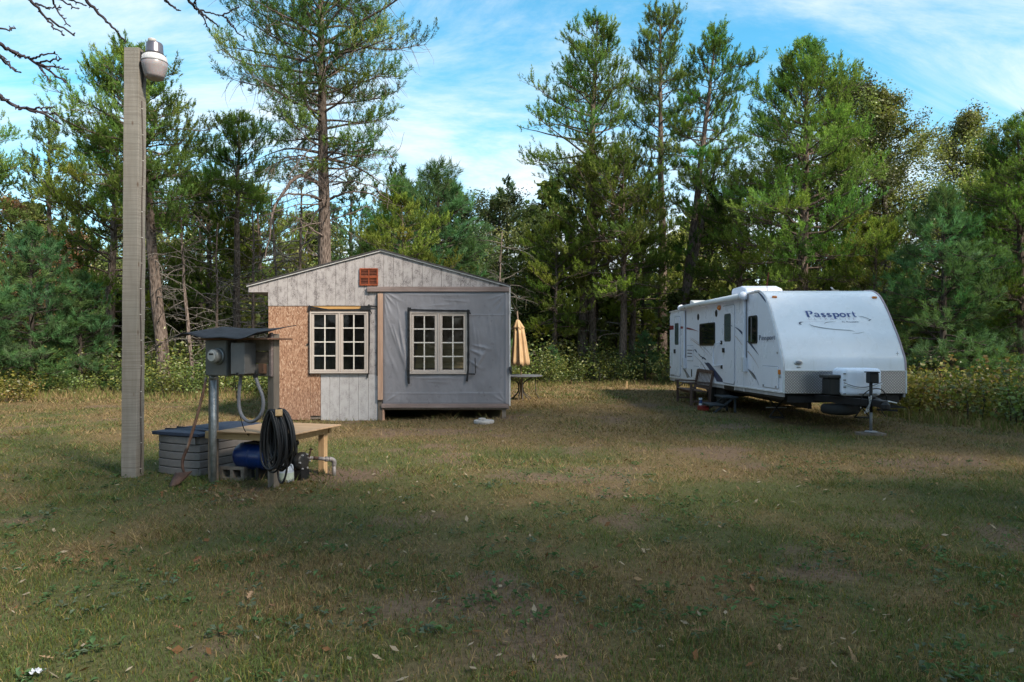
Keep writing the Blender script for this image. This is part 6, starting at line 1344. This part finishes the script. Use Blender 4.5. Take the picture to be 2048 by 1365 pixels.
# local frame: x along the stand, y away from the camera (so -y faces it), z up
u0, u1 = stand_u(418), stand_u(538); zt, zb2 = stand_z(470,678)-stz, stand_z(470,752)-stz
ob('post', G().box(u0-0.045, u0+0.035, 0.03, 0.12, -0.2, zt+0.08), MAT_GREYWOOD, stand, bevel=0.006)
ob('post', G().box(u1-0.05, u1+0.045, 0.03, 0.125, -0.2, stand_z(545,668)-stz), MAT_GREYWOOD, stand, bevel=0.006)
ob('post_batten', G().box(u1+0.005, u1+0.040, -0.006, 0.028, zb2, zt+0.07), MAT_TRIM, stand, bevel=0.004)
nz = 3
for k in range(nz): za = zb2+(zt-zb2)*k/nz; ob('plank', G().box(u0-0.05, u1+0.003, 0.004, 0.028, za+0.003, zb2+(zt-zb2)*(k+1)/nz-0.003), MAT_GREYWOOD if k != 1 else wood('brown_plank', (0.085,0.06,0.045), (0.17,0.13,0.10), 'x', 0.9, 0.85), stand, bevel=0.004)
MAT_GALV = flat('galvanised_conduit', (0.22,0.235,0.245), 0.45, 0.55, var=0.25, scale=14)
uc = stand_u(430.5,0.02); ob('conduit', G().tube([(uc,-0.045,-0.15),(uc,-0.045,zb2+0.02)], 0.034, 16), MAT_GALV, stand, smooth=True); ob('conduit_collar', G().tube([(uc,-0.045,zb2-0.05),(uc,-0.045,zb2+0.002)], 0.041, 16), MAT_GALV, stand, smooth=True)
def mpost(): pass
MAT_BOX = flat('meter_box_paint', (0.11,0.11,0.106), 0.5, var=0.12); MAT_BOX2 = flat('breaker_paint', (0.13,0.13,0.134), 0.5, var=0.12)
ua, ub = stand_u(411.5,0.12), stand_u(455,0.12); mz0, mz1 = stand_z(430,752,0.12)-stz, stand_z(430,681,0.12)-stz
mb = ob('meter_box', G().box(ua, ub, -0.125, 0.0035, mz0, mz1), MAT_BOX, stand, bevel=0.006); ob('box_cover', G().box(ua+0.008, ub-0.008, -0.132, -0.1255, mz0+0.01, mz1-0.02), MAT_BOX, mb, bevel=0.004)
um_ = stand_u(428,0.2); mzc = stand_z(428,713,0.2)-stz
ob('meter_ring', G().lathe([(0.098,0.132),(0.098,0.150),(0.090,0.158),(0.07,0.158)], 28, (0,0,0), 'y').xform(np.array([[1,0,0,um_],[0,-1,0,0],[0,0,1,mzc],[0,0,0,1.0]])), MAT_GALV, mb, smooth=True)
ob('meter_glass', G().lathe([(0.084,0.150),(0.084,0.215),(0.076,0.235),(0.0,0.240)], 28, (0,0,0), 'y').xform(np.array([[1,0,0,um_],[0,-1,0,0],[0,0,1,mzc],[0,0,0,1.0]])), M('meter_dome', 0.12, spec=0.6).color((0.20,0.205,0.20)).m, mb, smooth=True)
ob('meter_face', G().lathe([(0.060,0.240),(0.055,0.2425),(0.0,0.243)], 24, (0,0,0), 'y').xform(np.array([[1,0,0,um_],[0,-1,0,0],[0,0,1,mzc],[0,0,0,1.0]])), flat('meter_plate', (0.36,0.36,0.35), 0.5), mb); ob('meter_display', G().box(um_-0.032, um_+0.032, -0.247, -0.2435, mzc+0.015, mzc+0.035), MAT_BLK, mb)
for k in range(2): ob('meter_print', G().box(um_-0.028, um_+0.028-0.015*k, -0.246, -0.2435, mzc-0.010-0.016*k, mzc-0.005-0.016*k), MAT_TRIMG, mb)
ua, ub = stand_u(463,0.17), stand_u(489.5,0.17); bz0, bz1 = stand_z(478,748,0.17)-stz, stand_z(478,686,0.17)-stz
bb = ob('breaker_box', G().box(ua, ub, -0.17, 0.0035, bz0, bz1), MAT_BOX2, stand, bevel=0.005); ob('box_door', G().box(ua-0.003, ub+0.003, -0.178, -0.1705, bz0-0.004, bz1), MAT_BOX2, bb, bevel=0.004); ob('latch', G().box((ua+ub)/2-0.012, (ua+ub)/2+0.012, -0.19, -0.1785, bz0-0.012, bz0+0.015), MAT_BLK, bb)
uo = stand_u(521,0.06); ob('outlet_box', G().box(uo-0.05, uo+0.035, -0.045, 0.0035, stand_z(521,748,.05)-stz, stand_z(521,728,.05)-stz), flat('rusty_outlet', (0.13,0.07,0.045), 0.7, var=0.3), stand, bevel=0.006)
# grey conduit loop
loop = [(482,752),(480,768),(478,790),(478,812),(484,832),(497,843.5),(511,841),(522,829),(526.5,812),(525,793),(517,772),(512,756),(511,750)]
P = smooth3([(stand_u(a,0.07), -0.07, stand_z(a,b,0.07)-stz) for a, b in loop], 6); ob('flexible_conduit', G().tube(P, 0.020, 10), flat('grey_conduit', (0.16,0.16,0.18), 0.5), stand, smooth=True); ob('conduit_fitting', G().tube([P[-1]-[0,0,0.035], P[-1]+[0,0,0.01]], 0.028, 12), MAT_BLK, stand)
# wavy black sheet on top
ua, ub = stand_u(384), stand_u(552); nu, nv = 60, 10; V = []
for j in range(nv+1):
    for i in range(nu+1):
        t = i/nu; s_ = j/nv; wv = 0.030*math.sin(6.5*t+0.7)+0.018*math.sin(13*t+0.4)*(1-s_*0.5); fr_ = stand_z(384+182*t, 679-3*t, 0.25)-stz
        V.append((ua+(ub-ua)*t+0.02*math.sin(9*s_+t*4), -0.27+0.60*s_, fr_+0.115*s_+wv*(0.55+0.45*(1-s_)) - 0.03*(max(0, 0.12-t)/0.12) + 0.028))
i = np.arange(nv)[:,None]*(nu+1); j = np.arange(nu)[None,:]; o = ob('roof_sheet', G().add(V, np.stack([i+j, i+j+1, i+nu+2+j, i+nu+1+j], -1).reshape(-1,4)), flat('black_roofing', (0.022,0.024,0.031), 0.75, var=0.35, scale=12, bump=0.4), stand, smooth=True); q = o.modifiers.new('thickness', 'SOLIDIFY'); q.thickness = 0.009
V = [(x, y, z-0.035-0.03*abs(math.sin(4*x))) for x, y, z in V]; sel = [k for k in range(len(V))]; 
ob('roof_board', G().box(u0-0.10, u1+0.13, -0.16, 0.25, zt-0.014, zt+0.006), wood('rotten_board', (0.10,0.05,0.035), (0.22,0.12,0.08), 'x', 0.9, 0.9, 0.4), stand, bevel=0.004)
# hose peg
up = stand_u(556,0.10); pz = stand_z(565,826,0.12)-stz
ob('hose_peg', G().bar((up-0.05, -0.02, pz-0.10), (up+0.14, -0.24, pz+0.015), 0.075, 0.075), MAT_PALE, stand, bevel=0.004)
hose = thing('garden_hose', 'black garden hose coiled on the peg of the meter stand', 'hose', (sa[0], sa[1], stz), SA)
rs = np.random.RandomState(12); MAT_HOSE = M('hose_rubber', 0.45, spec=0.4).color((0.014,0.014,0.017)).m
uh = stand_u(557,0.16); ht, hb = stand_z(557,818,0.16)-stz, stand_z(557,947,0.16)-stz
P = []; nl = 24
for k in range(nl):
    wd = 0.085+0.085*rs.rand(); top = ht-0.02*rs.rand(); bot = hb+(0.22*rs.rand()**1.3 if k != 9 else -0.12); cxx = uh+0.035*rs.randn()+(0.02 if k == 9 else 0); yy = -0.05-0.0085*k+0.01*rs.randn()
    if k == 9: wd = 0.085
    for i in range(26):
        a = 2*math.pi*(i/26)+math.pi/2; c, s_ = math.cos(a), math.sin(a); ww = wd*(0.62+0.38*(1-s_)/1.0*0.75)
        P.append((cxx+ww*c*(1 if s_ < 0.6 else 0.8)+0.004*rs.randn()*0, yy-0.012*(i/26)*0.9+0.008*math.sin(3*a+k), (top+bot)/2+(top-bot)/2*s_))
P = np.array(P); Pq = P.copy(); Pq[1:-1] = (P[:-2]+2*P[1:-1]+P[2:])/4; Pq = catmull(Pq, np.linspace(0, len(Pq)-1, len(Pq)*2)); ob('coil', G().tube(Pq, 0.0125, 7), MAT_HOSE, hose, smooth=True)
# shovel leaning on the stand
def W2(px, py, D): return PX(px, py, D)
sh0 = W2(352, 958, 8.30); shv = thing('shovel', 'old rusty shovel leaning on the left post of the meter stand', 'shovel', (sh0[0], sh0[1], gz(sh0[0], sh0[1])))
B0 = np.array([sh0[0], sh0[1], gz(sh0[0], sh0[1])]); hp = [W2(413,755,8.38)-B0, W2(399,815,8.34)-B0, W2(386,860,8.30)-B0, W2(374,898,8.28)-B0]
m = M('shovel_handle', 0.8, spec=0.15); nn = m.noise(1.2, 4, 0.6, m.mapping((6,6,1.5))); m.color(m.ramp(nn, [(0.35,(0.10,0.055,0.038)),(0.5,(0.16,0.10,0.075)),(0.62,(0.27,0.23,0.205))])); MAT_HANDLE = m.m
ob('handle', G().tube(smooth3(hp, 6), [0.016]*7+[0.0175]*12, 10), MAT_HANDLE, shv, smooth=True)
MAT_RUST = flat('rust', (0.075,0.042,0.033), 0.75, var=0.45, scale=10, bump=0.4)
neck = [W2(374,898,8.28)-B0, W2(366,918,8.27)-B0, W2(365,935,8.26)-B0, W2(368,946,8.26)-B0, W2(362,952,8.26)-B0]; ob('socket', G().tube(smooth3(neck, 6), np.linspace(0.020,0.013,25), 10), MAT_RUST, shv, smooth=True)
A, Bq, Cq, Dq = [W2(*p_, 8.25)-B0 for p_ in ((347,947),(381,944),(368,966),(336,976))]; g = G(); V = []; n_ = 8
for i in range(n_+1):
    for j in range(n_+1):
        s_, t = i/n_, j/n_; p_ = (A*(1-t)+Bq*t)*(1-s_)+(Dq*(1-t)+Cq*t)*s_; wq = 1-0.35*s_**2; mid = ((A+Bq)*(1-s_)+(Dq+Cq)*s_)/2; p_ = mid+(p_-mid)*wq; p_[1] += 0.10*(2*t-1)**2*0.5-0.10*s_; p_[2] = max(p_[2], 0.004) if s_ < 0.8 else p_[2]; V.append(p_)
i = np.arange(n_)[:,None]*(n_+1); j = np.arange(n_)[None,:]; o = ob('blade', g.add(V, np.stack([i+j, i+j+1, i+n_+2+j, i+n_+1+j], -1).reshape(-1,4)), MAT_RUST, shv, smooth=True); q = o.modifiers.new('thickness', 'SOLIDIFY'); q.thickness = 0.004
# ------------------------------------------------------------------ storage box
BA = math.radians(67); bF = np.array([-3.93, 8.78]); bl, bw, bh = 1.15, 0.72, 0.50; bgz = gz(*bF)
sb = thing('storage_box', 'grey resin deck storage box with dark blue lid behind the shovel', 'storage box', (bF[0], bF[1], bgz), BA)    # x: long side going away, y: to the left
MAT_RESIN = flat('grey_resin', (0.165,0.147,0.142), 0.6, var=0.08, scale=20, bump=0.15); MAT_LID = flat('blue_lid', (0.028,0.040,0.072), 0.5, var=0.12, scale=20, bump=0.15)
def ring(inset, bul): return [(inset,inset+bul*0),(bl-inset,inset),(bl-inset,bw-inset),(inset,bw-inset)]
nrow = 5; hh_ = bh/nrow
for k in range(nrow):
    z0_, z1_ = k*hh_+0.004, (k+1)*hh_-0.004; ins_ = 0.012 if k in (0,) else 0.0
    pl_ = G().prism([(0.02+ins_,0.0),(0.35*bl,-0.012),(0.65*bl,-0.012),(bl-0.02,0.0),(bl,0.04),(bl,bw-0.04),(bl-0.02,bw),(0.02,bw),(0.0,bw-0.06),(-0.028,bw*0.65),(-0.028,bw*0.35),(0.0,0.06)], 'z', z0_, z1_); ob('wall_panel', pl_, MAT_RESIN, sb, bevel=0.010, seg=3)
ob('inner_core', G().box(0.02, bl-0.02, 0.02, bw-0.02, 0.0, bh), MAT_DARK, sb)
ld = ob('lid', G().addl([(-0.05,-0.045,bh+0.004),(bl+0.04,-0.045,bh+0.004),(bl+0.04,bw+0.045,bh+0.004),(-0.05,bw+0.045,bh+0.004),(-0.05,-0.045,bh+0.05),(bl+0.04,-0.045,bh+0.05),(bl+0.04,bw+0.045,bh+0.05),(-0.05,bw+0.045,bh+0.05),(0.0,bw*0.35,bh+0.072),(bl,bw*0.35,bh+0.072),(bl,bw*0.65,bh+0.072),(0.0,bw*0.65,bh+0.072)],
    [(3,2,1,0),(0,1,5,4),(1,2,6,5),(2,3,7,6),(3,0,4,7),(4,5,9,8),(5,6,10,9),(6,7,11,10),(7,4,8,11),(8,9,10,11)]), MAT_LID, sb, bevel=0.012, seg=3)
for x in (0.12, 0.30): ob('lid_groove', G().box(x, x+0.012, 0.0, bw, bh+0.050, bh+0.0745), flat('groove_dark', (0.018,0.022,0.035), 0.6), ld)
ob('corner_plate', G().box(0.0, 0.012, 0.03, 0.16, bh-0.09, bh-0.01), MAT_RESIN, sb, loc=(-0.030,0,0))
# ------------------------------------------------------------------ plywood table
TA = math.radians(-17); tF = np.array([-3.58, 8.47]); tgz = gz(*tF); TW, TD, TH = 1.08, 1.06, 0.625
pt = thing('work_table', 'low new plywood work table beside the meter stand', 'table', (tF[0], tF[1], tgz), TA)
m = M('plywood', 0.7, spec=0.2); gn = m.noise(1.2, 5, 0.6, m.mapping((1.2,14,14))); m.color(m.mix(m.mr(m.noise(2.2,4),0.4,0.7,0,.35), m.ramp(gn, [(0.3,(0.34,0.21,0.12)),(0.7,(0.50,0.34,0.215))]), (0.39,0.27,0.185))); m.bump(gn, 0.15, 0.002); MAT_PLY = m.m
ob('tabletop', G().box(0, TW, 0, TD, TH-0.016, TH), MAT_PLY, pt, bevel=0.002, seg=1)
ob('apron', G().box(-0.215, TW-0.10, 0.06, 0.10, TH-0.107, TH-0.017), MAT_PALE, pt, bevel=0.003); ob('apron', G().box(0.02, TW-0.10, TD-0.12, TD-0.08, TH-0.107, TH-0.017), MAT_PALE, pt, bevel=0.003)
ob('apron', G().box(0.02, 0.06, 0.101, TD-0.121, TH-0.107, TH-0.017), MAT_PALE, pt, bevel=0.003); ob('apron', G().box(TW-0.16, TW-0.12, 0.101, TD-0.121, TH-0.107, TH-0.017), MAT_PALE, pt, bevel=0.003)
MAT_LEGW = wood('table_leg_lumber', (0.36,0.22,0.115), (0.54,0.37,0.21), 'z', 0.8, 0.75)
for x, y in ((-0.205,0.102),(0.062,TD-0.22),(TW-0.21,TD-0.21)): ob('leg', G().box(x, x+0.085, y, y+0.085, -0.02, TH-0.018), MAT_LEGW, pt, bevel=0.004)
# ------------------------------------------------------------------ pump and pressure tank
pc = W2(505, 912, 8.72); pgz = gz(pc[0], pc[1]); PA = math.radians(-20)
pump = thing('water_pump', 'blue horizontal pressure tank with black jet pump and grey pipe under the table', 'pump', (pc[0], pc[1], pgz), PA)
tz_ = pc[2]-pgz; R_t = 0.163; MAT_TANK = M('blue_tank_paint', 0.28, spec=0.5).color((0.005,0.028,0.14)).m
prf = [(0.0,-0.24)] + [(R_t*math.sin(a), -0.13-0.115*math.cos(a)) for a in np.linspace(0.25, math.pi/2, 7)] + [(R_t,0.20)] + [(R_t*math.cos(a), 0.20+0.115*math.sin(a)) for a in np.linspace(0.25, 1.4, 6)] + [(0.0,0.318)]
ob('tank', G().lathe(prf, 32, (0,0,tz_), 'x'), MAT_TANK, pump, smooth=True); ob('tank_seam', G().lathe([(R_t+0.001,-0.01),(R_t+0.006,-0.004),(R_t+0.006,0.004),(R_t+0.001,0.01)], 32, (0.05,0,tz_), 'x'), MAT_TANK, pump)
for x in (-0.08, 0.16): ob('tank_foot', G().box(x-0.02, x+0.02, -0.11, 0.11, 0.0, tz_-R_t*0.72), MAT_BLK, pump)
ob('pump_platform', G().box(-0.05, 0.62, -0.09, 0.09, tz_+R_t-0.002, tz_+R_t+0.015), MAT_BLK, pump)
q = W2(600, 920, 8.62)
def PLc(px, py, D): 
    w_ = W2(px, py, D) - np.array([pc[0], pc[1], pgz]); c, s_ = math.cos(-PA), math.sin(-PA); return np.array([c*w_[0]-s_*w_[1], s_*w_[0]+c*w_[1], w_[2]])
k0 = PLc(600, 923, 8.66)
ob('pump_motor', G().lathe([(0.0,-0.25),(0.07,-0.25),(0.085,-0.23),(0.085,-0.04),(0.10,-0.03),(0.115,0.0),(0.115,0.05),(0.09,0.07),(0.05,0.075),(0.0,0.075)], 22, k0, 'x'), flat('pump_iron', (0.022,0.021,0.022), 0.45, var=0.4, scale=16, bump=0.3), pump, smooth=True)
for k in range(6): ob('cooling_fin', G().lathe([(0.086,-0.004),(0.094,-0.003),(0.094,0.003),(0.086,0.004)], 20, k0+np.array([-0.21+0.03*k,0,0]), 'x'), MAT_BLK, pump)
for k in range(6): a = k*math.pi/3; ob('bolt', G().tube([k0+[0.05,0.095*math.cos(a),0.095*math.sin(a)], k0+[0.082,0.095*math.cos(a),0.095*math.sin(a)]], 0.011, 6), MAT_TRIMG, pump)
ob('pump_base', G().box(k0[0]-0.12, k0[0]+0.08, -0.08+k0[1], 0.08+k0[1], 0.0, k0[2]-0.10), MAT_BLK, pump)
v0 = PLc(592.5, 912, 8.62); v1 = PLc(592.5, 888, 8.62); ob('riser_pipe', G().tube([v0-[0,0,0.05], v1], 0.017, 10), MAT_BLK, pump, smooth=True); ob('pressure_gauge', G().lathe([(0.0,-0.02),(0.034,-0.02),(0.036,0.012),(0.028,0.016),(0.0,0.016)], 18, v1+np.array([0,0,0.012]), 'y'), flat('gauge', (0.05,0.045,0.042), 0.4), pump)
MAT_PIPE = flat('grey_pipe', (0.22,0.20,0.20), 0.6, 0.2, var=0.3, scale=14); e0 = PLc(610,915,8.66); e1 = PLc(626,916.5,8.74); e2 = PLc(636,917,8.77); e3 = PLc(662,919.5,8.86); e4 = PLc(668,924,8.88); e5 = PLc(668.5,953,8.88)
ob('suction_pipe', G().tube([e0-[0.04,0,0], e1], 0.021, 12), MAT_PIPE, pump, smooth=True); ob('rusty_nipple', G().tube([e1, e2], 0.023, 12), MAT_RUST, pump, smooth=True); ob('suction_pipe', G().tube([e2, e3], 0.023, 12), MAT_PIPE, pump, smooth=True); ob('pipe_union', G().tube([e2*0.45+e3*0.55, e2*0.25+e3*0.75], 0.034, 10), MAT_PIPE, pump); ob('pipe_elbow', G().tube(smooth3([e2*0.12+e3*0.88, e3*0.97+e4*0.03+[0,0,0.004], e4+[0,0,0.008], e4-[0,0,0.05]], 6), 0.030, 12), MAT_PIPE, pump, smooth=True); ob('drop_pipe', G().tube([e4-[0,0,0.02], e5-[0,0,0.06]], 0.024, 12), MAT_PIPE, pump, smooth=True)
t0 = PLc(618, 913, 8.70); t1 = PLc(622, 900, 8.70); ob('tap', G().tube(smooth3([t0-[0,0,0.01], t0*0.5+t1*0.5, t1], 4), 0.011, 8), MAT_RUST, pump, smooth=True); ob('tap_handle', G().bar(t1+[-0.03,0,0.006], t1+[0.03,0,0.006], 0.012, 0.014), MAT_RUST, pump); ob('tap_handle', G().bar(t1+[0,0,0.0], t1+[0,0,0.03], 0.012, 0.012), MAT_RUST, pump)
cd = thing('power_cord', 'thin black cord hanging from the breaker box down to the pump', 'cord', (sa[0], sa[1], stz), 0.0); cp = smooth3([W2(a, b, d)-np.array([sa[0],sa[1],stz]) for a, b, d in ((469.5,752,8.15),(471,775,8.18),(475,805,8.22),(481,835,8.3),(490,862,8.36),(505,878,8.45),(518,887,8.55),(530,890,8.60))], 6); ob('cord', G().tube(cp, 0.0055, 6), MAT_BLK, cd, smooth=True)
# concrete block and jug
kx = W2(463, 955, 8.62); blk = thing('concrete_block', 'hollow grey block on the grass below the blue tank', 'block', (kx[0], kx[1], gz(kx[0], kx[1])), math.radians(-14))
g = G(); w__, d__, h__ = 0.34, 0.16, 0.165
g.box(-w__/2, w__/2, 0, d__, h__-0.035, h__); g.box(-w__/2, w__/2, 0, d__, 0, 0.03)
for x in (-w__/2, -0.02, w__/2-0.04): g.box(x, x+0.04, 0, d__, 0.03, h__-0.035)
ob('block', g, flat('old_concrete', (0.17,0.15,0.13), 0.95, var=0.25, scale=16, bump=0.5), blk)
jgp = W2(572, 962, 8.50); jg = thing('plastic_jug', 'pale translucent plastic jug standing behind the hose', 'jug', (jgp[0], jgp[1], gz(jgp[0], jgp[1]))); m = M('jug_plastic', 0.35, spec=0.4); m.color((0.46,0.52,0.62)); m.b.inputs['Transmission Weight'].default_value = 0.3
ob('body', G().lathe([(0.085,0.0),(0.092,0.01),(0.092,0.13),(0.075,0.175),(0.035,0.215),(0.03,0.235),(0.0,0.236)], 4*6), m.m, jg, smooth=True); ob('handle', G().tube(smooth3([(0.03,0,0.215),(0.075,-0.01,0.20),(0.085,-0.01,0.15)], 6), 0.012, 8), m.m, jg, smooth=True); ob('cap', G().lathe([(0.031,0.2365),(0.031,0.255),(0.0,0.257)], 14), flat('jug_cap', (0.05,0.12,0.07), 0.4), jg); ob('label', G().lathe([(0.0935,0.03),(0.0935,0.115)], 24), flat('jug_label', (0.40,0.46,0.40), 0.6), jg)
gh = W2(607, 952, 8.85); gp = thing('hose_scrap', 'short green hose end lying on the bare earth by the pump', 'hose', (gh[0], gh[1], gz(gh[0], gh[1]))); ob('hose_end', G().tube(smooth3([(-0.12,0.0,0.02),(-0.05,0.03,0.025),(0.02,0.0,0.03),(0.08,-0.02,0.02)], 6), 0.018, 8), flat('green_hose', (0.035,0.075,0.045), 0.5), gp, smooth=True)
# ------------------------------------------------------------------ fallen leaves and scraps on the lawn
lobes = [(0,0),(0.10,0.06),(0.16,0.22),(0.26,0.10),(0.34,0.10),(0.42,0.32),(0.52,0.12),(0.62,0.10),(0.70,0.26),(0.78,0.10),(0.90,0.08),(1.0,0.0)]
def leaf_mesh(seed):
    rs = np.random.RandomState(seed); up = [(x, y*(0.8+0.4*rs.rand())) for x, y in lobes]; lo = [(x, -y*(0.8+0.4*rs.rand())) for x, y in lobes[1:-1]]; v = []; f = []
    cu = 0.25+0.5*rs.rand(); cv = 0.6+1.0*rs.rand()
    Z = lambda x, y: cu*0.5*(x-0.5)**2+cv*y*y*1.2
    for x, y in up: v.append((x, y, Z(x,y)))
    for x, y in lo: v.append((x, y, Z(x,y)))
    mid = len(v)
    for x, _ in lobes[1:-1]: v.append((x, 0, Z(x,0)))
    n = len(lobes); M_ = lambda i: 0 if i == 0 else (n-1 if i == n-1 else mid+i-1); Lw = lambda i: 0 if i == 0 else (n-1 if i == n-1 else n+i-1)
    for i in range(n-1):
        f.append([q for q in dict.fromkeys((i, M_(i), M_(i+1), i+1))]); f.append([q for q in dict.fromkeys((M_(i), Lw(i), Lw(i+1), M_(i+1)))])
    v.append((-0.3,0.0,0.06)); v.append((-0.3,0.015,0.06)); f.append([0, len(v)-2, len(v)-1])
    v = np.array(v)-np.array([0.4,0,0]); return G().addl(v, [q for q in f if len(q) >= 3])
lm = []
for i, c in enumerate([(0.20,0.105,0.055),(0.12,0.05,0.032),(0.27,0.17,0.10),(0.15,0.075,0.04)]):
    me = leaf_mesh(40+i).mesh('oak_leaf_%d' % i); me.materials.append(flat('dry_leaf_%d' % i, c, 0.8, var=0.2, scale=30)); lm.append(me)
spots = [(672,1155),(962,1085),(1490,1155),(740,1142),(298,1017),(312,1145),(500,1200),(545,1222),(392,1125),(1164,1172),(1645,1245),(1060,1255),(850,1265),(1505,1185),(1190,1140),(1600,1135),(1900,1185),(1270,1180),(1290,1215),(1290,1260),(910,1285),(572,1060),(480,1010),(590,1000),(505,985),(1440,1060),(1250,1085),(1850,1100),(345,1305),(95,1325),(360,1270),(700,1050),(1790,1200),(1960,1250),(1400,1275),(1120,1330),(1700,1310),(1560,1310),(1330,1130),(830,1145)]
rs = np.random.RandomState(6)
for i, (a, b) in enumerate(spots):
    D_ = F*CH/(b-HY); x, y = XD(a, D_), D_; s_ = (0.055+0.035*rs.rand())
    o = ob('oak_leaf', lm[rs.randint(4)], None, loc=(x, y, gz(x, y)+0.022+0.01*rs.rand())); o.scale = (s_,)*3; o.rotation_euler = (0.4*rs.randn(), 0.4*rs.randn(), rs.rand()*6.28)
    tag(o, 'dry brown oak leaf lying on the near lawn', 'leaf', 'fallen oak leaves on the lawn')
g = G(); rs = np.random.RandomState(9)       # small litter round the foot of the stand and over the near lawn
for k in range(1800):
    if k < 260: x, y = -2.75+0.55*rs.randn(), 7.85+0.28*rs.randn()
    else: y = 3+9*rs.rand()**1.3; x = (rs.rand()*2-1)*(y*0.74+1)
    z = gz(x, y)+0.012+0.02*rs.rand(); a = rs.rand()*6.28; L = 0.010+0.026*rs.rand(); W_ = L*(0.2+0.4*rs.rand()); d = np.array([math.cos(a), math.sin(a), 0.4*rs.randn()]); s_ = np.array([-math.sin(a), math.cos(a), 0.5*rs.randn()]); o_ = np.array([x, y, z]); c = np.array([(0.28,0.19,0.115),(0.18,0.095,0.05),(0.34,0.28,0.21),(0.13,0.07,0.04)][rs.randint(4)])
    g.add([o_-d*L, o_+s_*W_, o_+d*L, o_-s_*W_], [(0,1,2,3)], c)
tag(ob('leaf_litter', g, MAT_GRASS), 'crumbs of dead leaves strewn over the lawn', 'leaf litter', None, 'stuff')
D_ = F*CH/(1356-HY); x, y = XD(75, D_), D_; rs = np.random.RandomState(3); n_ = 7; V = [((i/n_-0.5)*0.06, (j/n_-0.5)*0.04, 0.012+0.022*rs.rand()) for i in range(n_+1) for j in range(n_+1)]; i = np.arange(n_)[:,None]*(n_+1); j = np.arange(n_)[None,:]
o = ob('paper_scrap', G().add(V, np.stack([i+j, i+n_+1+j, i+n_+2+j, i+j+1], -1).reshape(-1,4)), flat('white_paper', (0.42,0.44,0.50), 0.7), loc=(x, y, gz(x,y)+0.02)); q = o.modifiers.new('thickness', 'SOLIDIFY'); q.thickness = 0.001; tag(o, 'crumpled white paper scrap in the lower left corner of the lawn', 'paper')
